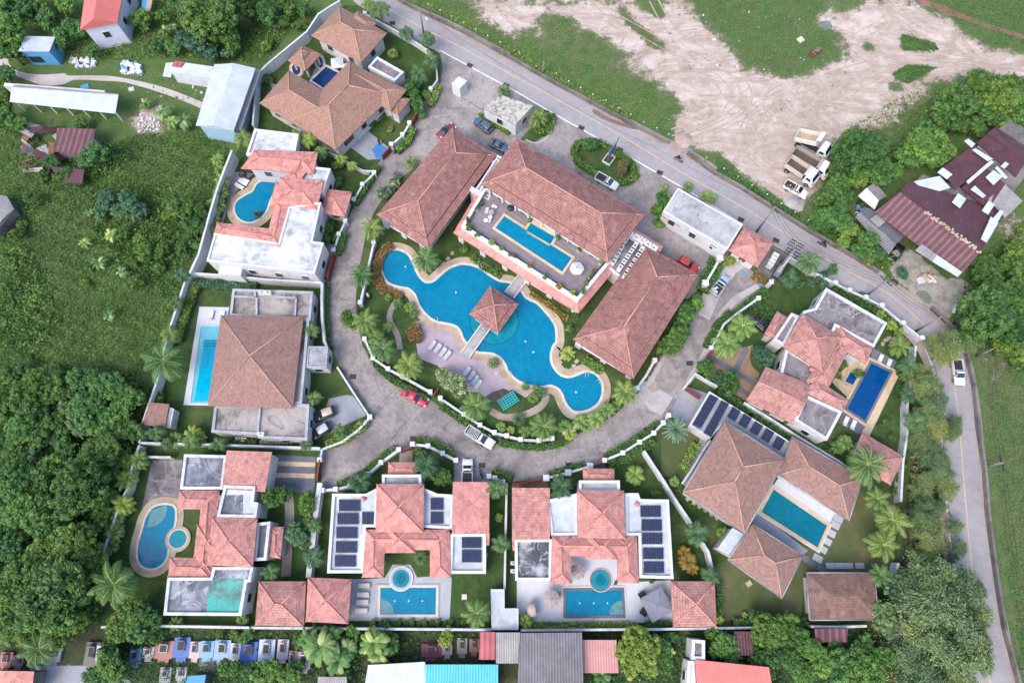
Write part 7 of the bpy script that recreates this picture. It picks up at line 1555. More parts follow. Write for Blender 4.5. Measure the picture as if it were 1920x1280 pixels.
def protoobj(key, root_name, parts):
    """parts: list of (name, builder(parent))"""
    r = bpy.data.objects.new(root_name, None); COL.objects.link(r); r.empty_display_size = .5
    for nm, fn in parts: fn(nm, r)
    PROTO[key] = [r, False]; return r
def place(key, loc, rz, sc, label, cat, group, nm=None):
    r, used = PROTO[key]
    if not used:
        r.location = loc; r.rotation_euler = (0, 0, rz); r.scale = sc; tag(r, label, cat, group); PROTO[key][1] = True; return r
    o = dup(r, loc, rz, sc, label, group); o['category'] = cat; return o
CR = {}
def broad(mat, size, var):
    key = ('b', mat, size, var)
    if key in PROTO: return key
    ck = (size, var)
    if ck not in CR:
        nl, ls, cl, cs = {'S': (2600, .085, 34, .22), 'M': (7000, .055, 75, .16), 'L': (15000, .036, 150, .115)}[size]
        CR[ck] = crownmesh(1, nl, ls, clumps=cl, crs=cs, seed=hash(ck) % 1000 if False else {'S': 1, 'M': 2, 'L': 3}[size]*10+var, lobes={'S': 4, 'M': 6, 'L': 9}[size])
    V, F, t = CR[ck]
    def tr(nm, r):
        m = MB(); m.tube([(0, 0, -1.35), (.03, 0, -.7), (0, .02, -.1)], .075, 8, .05)
        for a in range(5): b_ = a*1.26; m.tube([(0, 0, -.6+.1*a), (.25*math.cos(b_), .25*math.sin(b_), -.2), (.5*math.cos(b_), .5*math.sin(b_), .15)], .035, 5, .012)
        m.build(nm, M['trunk'], r, rel=False)
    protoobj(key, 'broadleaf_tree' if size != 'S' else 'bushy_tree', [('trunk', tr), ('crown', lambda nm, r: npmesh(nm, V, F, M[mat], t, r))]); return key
def frondpts(az, el, L, droop, n_=9):
    p = np.zeros(3); out = [p.copy()]; e = el
    for i in range(n_-1):
        d = np.array([math.cos(az)*math.cos(e), math.sin(az)*math.cos(e), math.sin(e)]); p = p+d*L/(n_-1); out.append(p.copy()); e -= droop*(0.5+i/(n_-1))/(n_-1)*2
    return np.array(out)
def palmcrown(nf, L, elr, droop, nl, ll, lw, hang=.35, plume=1, seed=0, tip=.55, width=1.0):
    rg = np.random.default_rng(seed); V = []; F = []; T = []
    for f in range(nf):
        u = f/nf; az = f*2.39996+rg.uniform(-.15, .15); el = elr[0]+(elr[1]-elr[0])*(1-u)+rg.uniform(-.1, .1); l = L*rg.uniform(.85, 1.05); P_ = frondpts(az, el, l, droop*rg.uniform(.8, 1.2)); tn = rg.uniform(-.12, .12)+.12*(1-u)
        side0 = np.array([-math.sin(az), math.cos(az), 0])
        for i in range(len(P_)-1):                       # rachis strip
            w = .012*(1-i/len(P_))+.004; a, b_ = P_[i], P_[i+1]; k = len(V)*1; base = sum(len(x) for x in V); V.append(np.array([a-side0*w, a+side0*w, b_+side0*w, b_-side0*w])+[0, 0, .004]); F.append(np.array([[base, base+1, base+2, base+3]])); T.append([.95])
        ts = np.linspace(.12, 1, nl); seg = ts*(len(P_)-1); i0 = np.minimum(seg.astype(int), len(P_)-2); fr = seg-i0; B = P_[i0]*(1-fr)[:, None]+P_[i0+1]*fr[:, None]; D = P_[i0+1]-P_[i0]; D /= np.linalg.norm(D, axis=1)[:, None]
        ln = ll*np.sin(np.pi*(.12+.83*ts)**.85)**.6*(1-.25*ts)
        for s in (-1, 1):
            for q in range(plume):
                ang = (0 if plume == 1 else (q-(plume-1)/2)*.75); up = np.cross(D, side0*1.0); up /= np.linalg.norm(up, axis=1)[:, None]+1e-9; up *= np.sign(up[:, 2:3]+1e-6)
                sd = side0*s; dr = sd*math.cos(ang)*width+up*math.sin(ang)+D*tip+rg.normal(size=(nl, 3))*.1; dr /= np.linalg.norm(dr, axis=1)[:, None]
                m1 = B+dr*(ln*.5)[:, None]+[0, 0, 1]*(-hang*ln*.12)[:, None]; e_ = B+dr*ln[:, None]*.95+[0, 0, 1]*(-hang*ln*.5)[:, None]
                wv = D*lw; base = sum(len(x) for x in V); V.append(np.stack([B, m1-wv, e_, m1+wv], 1).reshape(-1, 3)); F.append(np.arange(4*nl).reshape(nl, 4)+base); T.append(np.clip(.42+tn+rg.normal(0, .13, nl), 0, 1))
    return np.concatenate(V), np.concatenate(F), np.concatenate([np.asarray(t) for t in T])
PK = {'coconut': dict(nf=26, L=1.0, elr=(-.5, 1.15), droop=1.15, nl=48, ll=.26, lw=.0085, hang=.9, plume=1, tip=.55), 'arching': dict(nf=13, L=1.0, elr=(-.1, .9), droop=1.5, nl=34, ll=.27, lw=.011, hang=.7, plume=3, tip=.5),
      'areca': dict(nf=20, L=1.0, elr=(.15, 1.35), droop=1.5, nl=20, ll=.26, lw=.026, hang=.5, plume=1, tip=.8), 'date': dict(nf=52, L=1.0, elr=(-.3, 1.4), droop=.7, nl=30, ll=.17, lw=.012, hang=.2, plume=1, tip=1.2), 'small': dict(nf=11, L=1.0, elr=(-.05, 1.1), droop=1.6, nl=20, ll=.34, lw=.03, hang=.6, plume=1, tip=.7)}
PN = {'coconut': ('coconut_palm', 1.55, 'coconut palm'), 'arching': ('foxtail_palm', 1.75, 'palm'), 'areca': ('areca_palm', .8, 'palm'), 'date': ('date_palm', .55, 'palm'), 'small': ('garden_palm', .95, 'palm')}
def palm(kind, mat, var):
    key = ('p', kind, mat, var)
    if key in PROTO: return key
    V, F, t = palmcrown(seed=var*7+len(kind), **PK[kind]); hgt = PN[kind][1]
    def tr(nm, r):
        m = MB()
        if kind == 'areca':
            for a in range(6): b_ = a*1.05; m.tube([(.14*math.cos(b_), .14*math.sin(b_), -hgt), (.05*math.cos(b_), .05*math.sin(b_), -.05)], .025, 5, .018)
        else: m.tube([(.06, 0, -hgt), (.02, 0, -hgt*.6), (0, 0, -hgt*.3), (0, 0, .02)], .045 if kind != 'date' else .12, 8, .03 if kind != 'date' else .09)
        m.build(nm, M['ptrunk'], r, rel=False)
    protoobj(key, PN[kind][0], [('trunk', tr), ('fronds', lambda nm, r: npmesh(nm, V, F, M[mat], t, r))]); return key
def banana(mat, var, big=False):
    key = ('n', mat, var, big)
    if key in PROTO: return key
    rg = np.random.default_rng(var); V = []; F = []; T = []; nf = 22 if big else 11
    for f in range(nf):
        az = f*2.4+rg.uniform(-.2, .2); el = rg.uniform(.1, 1.0); P_ = frondpts(az, el, rg.uniform(.75, 1.05), rg.uniform(1.1, 1.9), 10); sd = np.array([-math.sin(az), math.cos(az), 0]); tn = rg.uniform(.3, .7) if rg.random() > .12 else 1.0
        for i in range(1, 9):
            w = .13*math.sin(math.pi*min(1, (i+.6)/9.6))**.6; w2 = .13*math.sin(math.pi*min(1, (i+1.6)/9.6))**.6
            for s in (-1, 1):
                b0 = sum(len(x) for x in V); a, b_ = P_[i], P_[i+1]; V.append(np.array([a, a+sd*s*w+[0, 0, -.03], b_+sd*s*w2*.96+[0, 0, -.03]-(b_-a)*.08, b_])); F.append(np.array([[b0, b0+1, b0+2, b0+3]])); T.append([np.clip(tn+rg.normal(0, .08)+(.06 if s > 0 else -.06), 0, 1)])
    V, F, t = np.concatenate(V), np.concatenate(F), np.concatenate(T)
    def tr(nm, r):
        m = MB()
        for a in range(3): m.tube([(.12*math.cos(a*2), .12*math.sin(a*2), -.9), (0, 0, .02)], .06, 7, .04)
        m.build(nm, M['ptrunk'], r, rel=False)
    protoobj(key, 'banana_plant', [('stems', tr), ('leaves', lambda nm, r: npmesh(nm, V, F, M[mat], t, r))]); return key
def wispy(mat, var, dens=8500):
    key = ('w', mat, var)
    if key in PROTO: return key
    rg = np.random.default_rng(var+50); br = MB(); C = []; D = []
    for b_ in range(26):
        az = b_*2.4+rg.uniform(-.3, .3); z0 = rg.uniform(-.5, .55); L = rg.uniform(.55, 1.0)*(1-.45*max(0, z0)); e0 = rg.uniform(-.05, .5); pts = frondpts(az, e0, L, rg.uniform(.3, .9), 7)+[0, 0, z0]; br.tube([tuple(p) for p in pts], .013, 4, .003)
        n_ = dens//26; tt = rg.uniform(.2, 1.0, n_)*6; i0 = np.minimum(tt.astype(int), 5); fr = (tt-i0)[:, None]; B = pts[i0]*(1-fr)+pts[i0+1]*fr; sp = .13*(1.15-(tt/6)[:, None]*.5); C.append(B+rg.normal(size=(n_, 3))*sp*[1, 1, .55]); dd = pts[i0+1]-pts[i0]; D.append(dd/np.linalg.norm(dd, axis=1)[:, None])
    C = np.concatenate(C); D = np.concatenate(D); n_ = len(C); t = D*.8+rg.normal(size=(n_, 3))*.5+[0, 0, -.35]; t /= np.linalg.norm(t, axis=1)[:, None]; u = np.cross(t, rg.normal(size=(n_, 3))); u /= np.linalg.norm(u, axis=1)[:, None]; s = rg.uniform(.03, .07, n_)[:, None]
    V = np.stack([C-t*s, C-u*.015, C+t*s, C+u*.015], 1).reshape(-1, 3); F = np.arange(4*n_).reshape(n_, 4); tint = np.clip(.5+rg.normal(0, .2, n_), 0, 1)
    def tr(nm, r):
        m = MB(); m.tube([(0, 0, -1.25), (.02, .02, -.5), (0, 0, .75)], .04, 7, .01); o = m.build(nm, M['trunk'], r, rel=False); br.build('branches', M['deadwood'], r, rel=False)
    protoobj(key, 'casuarina_tree', [('trunk', tr), ('needles', lambda nm, r: npmesh(nm, V, F, M[mat], tint, r))]); return key
def bare(var):
    key = ('d', var)
    if key in PROTO: return key
    rg = random.Random(var)
    def tr(nm, r):
        m = MB()
        def grow(p, d, L, rad, dep):
            q = p+d*L; m.tube([p, p+d*L*.5+Vector((rg.uniform(-.05, .05), rg.uniform(-.05, .05), 0))*L, q], rad, 5, rad*.6)
            if dep:
                for _ in range(3): n_ = (d+Vector((rg.uniform(-1, 1), rg.uniform(-1, 1), rg.uniform(-.3, .5)))*.8).normalized(); grow(q, n_, L*.68, rad*.6, dep-1)
        grow(Vector((0, 0, -1.2)), Vector((0, 0, 1)), 1.0, .05, 0)
        for a in range(5): grow(Vector((0, 0, -.25)), Vector((math.cos(a*1.3), math.sin(a*1.3), .6)).normalized(), .42, .03, 3)
        m.build(nm, M['deadwood'], r, rel=False)
    protoobj(key, 'bare_tree', [('branches', tr)]); return key
# landmark names for the labels
LM += [('the dump trucks', 1515, 300), ('the oval traffic island', 1130, 300), ('the gravel yard', 1730, 540), ('the right-hand road bend', 1760, 640), ('the lower right road', 1800, 950), ('the huge leafy corner trees', 1730, 1180), ('the painted tombs', 420, 1215), ('the banana grove', 650, 1220), ('the open green field', 160, 470), ('the dense left forest', 80, 850), ('the bottom left forest', 90, 1080), ('the field wall palms', 330, 600), ('the white sacks', 240, 130), ('the mauve deck', 850, 690), ('the date palm', 1268, 806), ('the left lane', 650, 520), ('the top left corner', 60, 20), ('the striped driveway', 550, 890), ('the triangular lawn', 610, 720), ('the rear hedge', 1400, 1160), ('the barn', 425, 180), ('the top palms', 790, 90), ('the lower lane', 1120, 800), ('the kidney-pool wall', 225, 950), ('the coconut-palm driveway', 1370, 640), ('the right pool lawn', 1700, 760), ('the dry lawn', 1640, 1020), ('the corner bushes', 1860, 560), ('the thicket behind the warehouse', 1830, 190)]
PLANTS = []
def add(keyfn, look, cat, group, x, y, rpx, zf, minz=0.4, aspect=1.0):
    """x, y = crown centre in the photo, rpx = crown radius in photo pixels, zf = crown-centre height / radius"""
    R_ = rpx/10.0; z = max(minz, R_*zf)
    for _ in range(2): R_ = rpx/PPM(x, y, z); z = max(minz, R_*zf)
    PLANTS.append(dict(k=keyfn, look=look, cat=cat, group=group, x=x, y=y, R=R_, z=z, a=aspect))
def B_(lst, mat, look, group):
    for i, (x, y, r) in enumerate(lst):
        s = 'S' if r < 15 else ('M' if r < 32 else 'L'); add(lambda s=s, i=i: broad(mat, s, i % 2), look, 'tree' if r >= 14 else 'shrub', group, x, y, r*1.08, 1.25 if r >= 14 else .8)
B_([(15,60,32),(55,18,25),(92,32,24),(145,52,22),(112,72,20),(6,140,20),(262,32,20),(8,8,26),(20,98,26),(505,28,24),(300,88,16),(322,92,15),(72,8,20),(215,0,14),(330,10,18),(120,12,20),(175,95,15)], 'leafdk', 'dark green leafy tree', 'dark broadleaf trees')
B_([(400,32,46),(442,22,34),(422,66,28),(460,10,26),(372,45,26),(352,18,26)], 'leaf', 'large mid-green leafy tree', 'big trees left of the top villas')
B_([(372,82,24),(392,98,20),(350,70,18),(430,100,15)], 'leafbl', 'blue-green bushy tree', 'blue-green bushes')
B_([(545,14,16),(528,40,14),(568,22,14),(500,85,13),(300,30,14),(522,8,18),(560,48,12)], 'leaf', 'green bushy tree', 'green bushes behind the top wall')
B_([(174,287,30),(152,232,14),(8,215,20),(32,235,18),(100,305,14)], 'leafdk', 'dark shrubby tree', 'shrubs round the ruined shed')
B_([(1618,282,38),(1590,300,30),(1640,310,28),(1605,258,22),(1650,275,24)], 'leafbr', 'bright green spreading tree', 'bright green trees beside the dump trucks')
B_([(1733,272,36),(1708,292,26),(1762,290,26),(1745,250,22)], 'leafdk', 'dense dark green tree', 'dark trees above the warehouse')
B_([(1800,190,34),(1840,160,32),(1872,185,34),(1770,195,24),(1795,235,26),(1905,205,28),(1850,215,24),(1880,225,22),(1830,240,20),(1900,160,22),(1760,225,20),(1910,250,20)], 'leaf', 'green leafy tree', 'trees in the thicket behind the warehouse')
B_([(1565,345,24),(1540,372,18),(1585,368,20),(1610,340,22),(1560,318,16),(1595,335,16)], 'leaf', 'green roadside tree', 'trees between trucks and tent shelter')
B_([(1655,338,22),(1680,325,16)], 'leafdk', 'dark tree', 'dark trees above the tent shelter')
B_([(1545,402,22),(1568,418,24),(1536,420,18),(1575,395,18),(1632,452,22),(1615,470,18),(1645,478,18)], 'leafdk', 'dark roadside tree', 'dark trees along the roadside wall')
B_([(1592,432,20),(1580,450,15),(1628,486,12)], 'leafyl', 'yellow-green roadside tree', 'yellow-green roadside trees')
B_([(1850,585,52),(1880,560,36),(1830,620,30),(1890,615,34)], 'leafbr', 'big rounded green tree', 'big rounded trees right of the gravel yard')
B_([(1900,650,28),(1912,520,28),(1865,505,22),(1905,470,22),(1845,488,18),(1838,512,18),(1890,500,20),(1915,430,15),(1870,650,18),(1912,690,16),(1915,590,26),(1860,535,20),(1895,540,24)], 'leaf', 'green bush', 'bushes at the right edge')
B_([(150,915,56),(240,1160+5,36),(100,1115,70),(130,1165,42),(45,1170,42),(60,1085,46)], 'leaf', 'huge domed green tree', 'huge domed trees of the left forest')
B_([(190,845,36),(250,805,24),(140,1025,46),(172,1055,36),(90,1040,36),(185,1110,34),(240,800,18)], 'leaf', 'big clumpy green tree', 'clumpy trees of the left forest')
B_([(60,725,32),(105,712,28),(30,700,24),(45,765,28),(125,738,24),(10,760,24),(110,790,24),(80,748,22),(80,810,26),(15,840,28),(130,800,20),(95,870,28)], 'leafbr', 'lighter green tree', 'lighter trees of the left forest')
B_([(160,715,30),(205,728,34),(240,745,28),(225,775,26),(165,768,34),(200,795,28),(40,805,32),(30,900,36),(70,905,30),(60,960,38),(20,960,30),(15,1020,34),(45,1045,28),(100,980,30),(5,1080,28),(205,1010,14),(215,1190,18),(120,845,24),(15,1130,30),(8,1190,20),(215,880,20),(228,860,18),(85,940,24),(190,960,22),(205,930,18)], 'leafdk', 'dark green forest tree', 'dark trees of the left forest')
B_([(175,745,24),(132,770,22),(70,780,20),(148,800,24),(110,830,18),(60,840,22),(150,740,18)], 'leafbl', 'blue-green forest tree', 'blue-green trees of the left forest')
B_([(132,782,15),(128,845,9),(100,690,12),(118,758,11)], 'leafyl', 'yellow-green forest tree', 'yellow-green trees of the left forest')
B_([(262,1165,36),(235,1180,22),(300,1195,16),(205,1248,30),(180,1262,24),(230,1262,20),(455,1195,12),(468,1185,14),(430,1255,22),(500,1262,26),(470,1268,24),(540,1270,22),(640,1262,14)], 'leafdk', 'dark graveyard tree', 'dark trees of the graveyard')
B_([(210,1212,24),(455,1262,16),(412,1188,10),(440,1190,10),(560,1200,14),(520,1275,18),(580,1210,14)], 'leafbr', 'bright graveyard bush', 'bright bushes of the graveyard')
B_([(520,935,26),(573,944,20)], 'leafbr', 'round bright green tree', 'round trees on the driveway')
B_([(555,1008,24),(575,985,16)], 'leafbl', 'blue-green leafy tree', 'blue-green trees'); B_([(852,715,28),(835,700,16)], 'flower', 'white-blossomed tree', 'white-blossomed trees'); B_([(725,363,17),(740,345,11),(745,330,8)], 'flower', 'pale flowering bush', 'pale flowering bushes'); B_([(1434,667,23)], 'leafbl', 'round shrub with white blooms', 'shrubs')
B_([(1265,635,27),(1250,650,18),(1280,618,18)], 'leafbr', 'bright round tree', 'bright trees behind the right wing'); B_([(1290,588,22),(1308,568,14),(1245,590+20,12)], 'leafdk', 'dark leafy tree', 'dark trees behind the right wing')
B_([(1324,694,19),(1372,722,21),(1312,688,11)], 'leafbr', 'light green garden tree', 'light garden trees'); B_([(1350,708,12),(1345,715,8)], 'leafbl', 'blue-green shrub', 'shrubs')
B_([(655,603,20),(820,893,22),(835,900,14),(790,850,12)], 'leafbr', 'bushy garden tree', 'bushy garden trees'); B_([(1108,274,15)], 'leafdk', 'round clipped tree', 'clipped trees of the oval island'); B_([(1165,313,15)], 'leafrd', 'round clipped reddish bush', 'clipped trees of the oval island'); B_([(1160,290,8),(1175,305,7),(1195,330,5)], 'leaf', 'small island shrub', 'island shrubs')
B_([(1195,1215,40),(1172,1230,22),(1212,1240,26),(1185,1250,20)], 'leafyl', 'yellow-green spreading tree', 'yellow-green trees below the rear wall'); B_([(1245,1205,16),(1240,1235,18),(1252,1250,16),(1150,1195,10),(1258,1195,12)], 'leafdk', 'dark small tree', 'small dark trees below the rear wall')
B_([(1350,1205,26),(1370,1225,20),(1385,1250,14),(1340,1185,16),(1420,1228,20),(1402,1205,14)], 'leafdk', 'dark tree', 'dark trees by the townhouse')
B_([(1440,1182,34),(1468,1165,26),(1425,1160,20),(1455,1215,30),(1490,1190,30),(1430,1250,22),(1480,1240,28),(1510,1262,24)], 'leafbr', 'bright leafy tree', 'bright trees right of the coral-red roof')
B_([(1540,1232,30),(1575,1250,30),(1610,1240,30),(1510,1215,24),(1560,1215,18),(1640,1262,30),(1500,1270,24),(1590,1272,24),(1650,1225,26),(1620,1205,18)], 'leafdk', 'dark leafy tree', 'dark trees at the bottom right')
B_([(1240,375,14),(1232,392,12),(1240,405,12),(1236,420,10)], 'leafdk', 'dark planter shrub', 'shrubs left of the roadside office'); B_([(1371,497-7,8),(1366,490,9)], 'leafyl', 'round yellow-green bush', 'bushes'); B_([(840,1195,17)], 'leafyl', 'round yellow-green tree', 'round trees')
B_([(205,372,22),(240,380,22),(225,400,18),(265,400,16),(190,395,14)], 'leafbl', 'blue-green mounded bush', 'mounded bushes of the field'); B_([(345,395,26),(360,425,22),(375,400,18),(350,440,14),(340,465,14),(370,458,14),(320,400,16)], 'leafbr', 'bright mounded bush', 'mounded bushes beside the field wall'); B_([(275,470,20),(262,450,14),(300,470,16),(230,440,16),(250,495,12),(300,500,13),(170,500,11),(120,330,16),(60,375,16),(150,340,12),(85,330,12),(30,440,14),(20,500,12),(40,420,12),(250,530,14),(160,530,10)], 'leaf', 'green mounded bush', 'mounded bushes of the field')
B_([(1690,514,12),(1666,523,6),(1562,506,11),(1540,520,12),(1520,530,10),(1618,552,6),(1500,535,8),(1545,535,9)], 'leafbl', 'small roadside bush', 'small roadside bushes')
B_([(770,175,16),(785,195,16),(775,160,13),(790,215,10),(800,180,10)], 'leafdk', 'dark bush', 'bushes beside the top villa wall'); B_([(718,213,6),(710,220,6),(698,232,8),(722,205,5),(733,218,5),(500,148,9),(508,152,7)], 'leafbr', 'small round bush', 'small clipped bushes'); B_([(733,243,6)], 'leafyl', 'tiny golden ring bush', 'small clipped bushes')
B_([(622,330,12),(632,310,10),(632,345,12),(617,425,12),(605,430,9),(632,445,8),(612,450,12),(600,320,8)], 'leafdk', 'dark garden bush', 'garden bushes beside the left lane'); B_([(1530,852,9),(1610,700,10),(1578,683,9),(1570,702,9),(1590,672,8),(1460,1120,7)], 'leaf', 'small garden bush', 'small garden bushes')
B_([(1665,845,8),(1660,790,7),(1650,800,7),(1672,820,8),(1690,870,9),(1685,895,10),(1680,920,9),(1690,730,10),(1695,710,8)], 'leafbr', 'bright wall-side bush', 'bushes beside the right wall')
B_([(1066,578,7),(1070,616,7),(1080,590,6),(870,468,8),(935,500,7),(1300,1010,9),(1275,915,7),(1250,960,6),(1230,925,9),(1245,905,8)], 'leaf', 'small bed shrub', 'bed shrubs')
B_([(1068,615,6),(1183,500,4)], 'flower', 'tiny pale shrub', 'tiny shrubs'); B_([(700+i*24, 1166, 6) for i in range(8)], 'leafyl', 'small rounded shrub', 'row of shrubs under the lounger pool'); B_([(715+i*24, 1168, 6) for i in range(7)], 'leafdk', 'small dark shrub', 'row of shrubs under the lounger pool')
B_([(1067,1090,4),(1155,1092,4),(1222,1090,4.5)], 'leafdk', 'tiny potted ball shrub', 'ball shrubs on the parasol terrace')
B_([(1370,1180,10),(1390,1178,12),(1410,1172,10),(1350,1165,8),(1500,1165,12),(1480,1160,10)], 'leafdk', 'rear wall bush', 'bushes along the rear wall')
B_([(1655,1150,30),(1690,1110,32),(1665,1180,28)], 'wispg', 'grey-green tree', 'grey-green trees beside the stained pavilion')
def W_(lst, mat, look, group, asp=1.0):
    for i, (x, y, r) in enumerate(lst): add(lambda i=i: wispy(mat, i % 3), look, 'tree', group, x+((i*37)%13-6), y+((i*23)%11-5), r*(1.15+.05*((i*7)%5)), 1.2, aspect=asp)
rw_ = random.Random(3)
W_([(1785,650,28),(1762,668,24),(1815,642,20),(1748,645,16)], 'wisp', 'wispy feathery tree', 'wispy trees along the right road')
_l = []
for yy in range(700, 1060, 15):
    _l.append((1738+rw_.uniform(-22, 14)+(yy-700)*.04, yy+rw_.uniform(-6, 6), rw_.uniform(14, 26)))
    if rw_.random() < .5 and yy > 760: _l.append((1778+rw_.uniform(-12, 18), yy+rw_.uniform(-8, 8), rw_.uniform(10, 19)))
W_(_l[0::2], 'wisp', 'wispy feathery tree', 'wispy trees along the right road'); W_(_l[1::2], 'wispg', 'wispy grey-green tree', 'wispy trees along the right road')
B_([(1725,760,12),(1730,830,14),(1722,905,12),(1735,960,14),(1740,1030,13),(1728,700,11),(1748,1065,12),(1760,870,11)], 'leafdk', 'dark verge bush', 'verge bushes along the right road')
W_([(1750,1090,48),(1790,1110,40),(1735,1130,50),(1780,1160,50),(1820,1140,34),(1720,1180,44),(1760,1220,50),(1810,1210,40),(1700,1225,38),(1730,1265,40),(1790,1262,40),(1835,1110,18),(1840,1240,24),(1840,1180,20)], 'wispg', 'huge wispy grey-green tree', 'huge wispy trees in the lower right corner')
B_([(1745,1115,34),(1790,1150,34),(1740,1175,36),(1775,1215,34),(1715,1215,28),(1810,1190,26),(1760,1260,30)], 'leaf', 'leafy tree among wispy crowns', 'leafy trees in the lower right corner')
for x, y, r in ((1762,1088,20),(1670,1165,22),(1700,1190,26),(1735,1215,26),(1640,1150,16),(1290,860,8),(1735,1100,18)): add(lambda: bare(x % 3), 'bare pale-branched tree', 'tree', 'bare trees', x, y, r*1.3, 1.5)
def PM(kind, mat, lst, look, group, zf=None):
    for i, (x, y, r) in enumerate(lst): add(lambda i=i: palm(kind, mat, i % 3), look, 'palm', group, x, y, r*{'coconut': 1.15, 'arching': 1.2, 'areca': 1.6, 'date': 1.1, 'small': 1.25}[kind], zf or PN[kind][1]*.98)
PM('coconut', 'palm', [(308,678,45),(697,428,26),(677,515,27),(798,487,28),(685,602,28),(705,632,20),(718,655,27),(767,685,29),(892,762,32),(1019,800,32),(1172,735,28),(1517,492,28),(1625,872,42),(1645,935,26),(1672,975,34),(1655,1022,32),(1650,1078,26),(215,1095,46),(75,1215,40),(893,1150,30),(1687,648,24)], 'tall coconut palm', 'coconut palms')
PM('coconut', 'palmyl', [(1392,612,30),(1362,645,32)], 'yellow-green coconut palm', 'coconut palms')
PM('arching', 'palmdk', [(710,16,22),(802,72,18),(808,112,20),(785,138,22),(762,60,18),(1705,685,24),(1703,740,18),(1718,790,26),(1482,522,22),(675,903,27),(800,872,30),(1053,912,27),(930,915,24),(940,1020,22),(588,1045,25),(507,1072,20),(573,833,14),(1308,998,28),(1332,1078,20),(585,618,19),(340,515,18),(312,830,16)], 'dark arching feather palm', 'arching feather palms')
PM('arching', 'palm', [(330,568,17),(320,625,22),(590,745,18),(292,812,20),(357,828,20),(410,832,19),(590,985,18),(457,258,22),(637,808,17),(690,8,14),(965,600-20,0.1)][:-1], 'arching feather palm', 'arching feather palms')
PM('arching', 'palmyl', [(578,262,20),(600,285,18),(558,255,16),(640,298,14),(660,310,12)], 'fan-leaved traveller palm', 'traveller palms')
PM('areca', 'palmyl', [(262,862,17),(245,882,14),(238,900,18),(232,945,18),(222,965,14),(215,1000,16),(208,1025,14),(220,985,12),(362,812,13),(1060,800,13),(1068,812,12),(1088,790,13),(1100,800,10),(1118,785,15),(1140,768,14),(1155,760,9),(1190,890,16),(1065,662,12),(1245,352,7),(1290,350,9),(1322,368,10),(1335,372,9),(1250,375,13),(1600,862,12),(1585,830,14),(1570,838,12),(418,340,13),(410,300,12),(1705,725,10),(1700,705,9),(940,800,9),(958,806,8),(455,1162,10),(760,1250-1000,0.1),(985,1165,13),(1475,1170,12),(402,410,11),(1650,590,9),(1672,610,9),(1685,622,8),(372,822,14),(330,825,14),(1360,1190,8)][:-1], 'yellow-green areca palm', 'areca palms')
PM('areca', 'palm', [(415,362,14),(412,385,12),(388,425,14),(398,385,12),(737,100,9),(795,590-300,0.1),(415,320,12),(770,305,11),(330,1168,12),(320,1190-15,10),(1010,222,17),(945,170,11),(700,15,9),(690,455,0.1)], 'green clumping palm', 'clumping palms')
PM('date', 'palmsv', [(1268,805,27)], 'silvery many-fronded date palm', 'date palms'); PM('date', 'palmdk', [(973,785,15),(718,1045,13),(790,1045,14),(483,402,10)], 'spiky dark fan palm', 'spiky fan palms')
PM('small', 'palm', [(925,680,13),(1015,735,12),(1005,727,9),(1000,745,13),(985,725,10),(746,568,12),(768,575,13),(727,612,12),(728,557,9),(775,588,10),(585,690,8),(592,745,12),(1355,998,14),(985,808,14),(1290,860,0.1),(350,545,0.1)], 'small garden palm', 'small garden palms')
PM('small', 'palmyl', [(1265,902,13),(1396,1152,7),(1350,1162,10),(990,1165,11),(968,962,9),(935,970,10)], 'small yellowish palm', 'small garden palms')
PM('areca', 'leafor', [(1290,1052,16),(1283,1035,11),(1298,1065,11)], 'orange-leaved croton', 'orange crotons')
def BN(lst, mat, look, group, big=False):
    for i, (x, y, r) in enumerate(lst): add(lambda i=i: banana(mat, i % 3, big), look, 'banana plant', group, x, y, r*1.15, 1.0 if not big else 1.1)
BN([(108,42,16),(112,58,14),(310,56,16),(325,50,12),(128,38,10),(270,52,12),(515,42,16),(498,8,10),(272,193,15),(305,208,22),(322,228,20),(345,225,24),(208,438,20),(160,455,16),(185,492,20),(228,510,17),(168,398,11),(205,590,17),(8,605,8),(190,380,12),(20,1088,22),(180,990,18),(150,1002,16),(1128,1265,24),(1258,1222,15),(205,985,16),(62,1060,18),(8,18,12)], 'palm', 'banana plant', 'banana plants')
BN([(600,1212,42),(635,1238,36),(700,1205,36),(712,1225,30),(580,1200,30),(618,1192,30),(650,1215,28)], 'palm', 'giant banana clump', 'giant banana clumps', True)
B_([(740,1208,18),(665,1190,16),(560,1250,14),(725,1185,14)], 'leafdk', 'dark bush behind bananas', 'dark bushes behind the bananas')
# potted plants on the roof terrace
PT = [('dark spiky potted plant','palmdk',903,382,5,'small'),('green potted plant','palm',894,392,5,'small'),('red-tipped potted plant','leafrd',877,413,5,'b'),('green potted bush','leafbr',879,429,7,'b'),('grey-green potted plant','leafbl',896,441,5,'b'),('large yellow-green potted palm','palmyl',922,456,8,'areca'),('lime potted palm','palmyl',940,467,6,'areca'),('green potted shrub','leaf',955,477,4,'b'),('red-brown potted shrub','leafrd',963,481,5,'b'),('orange potted shrub','leafor',995,499,5,'b'),('dark potted shrub','leafdk',1021,520,5,'b'),('bright orange-yellow potted bush','leafor',1052,537,7,'b'),('olive potted shrub','leafyl',1072,549,6,'b'),('lime potted shrub by the corner','leafbr',1092,545,6,'b'),('olive-green potted shrub','leafyl',1100,531,5,'b'),('bright potted shrub','leafbr',1107,520,4,'b'),('dark red potted plant','leafrd',1115,510,5,'b'),('yellow potted palm under the hall corner','palmyl',1126,493,6,'areca'),('white-flowered potted plant by the tiled ledge','flower',1046,445,5,'b'),('brown potted plant under the colonnade','leafrd',1085,468,4,'b'),('small grey potted plant beside the divider','flower',993,413,4,'b')]
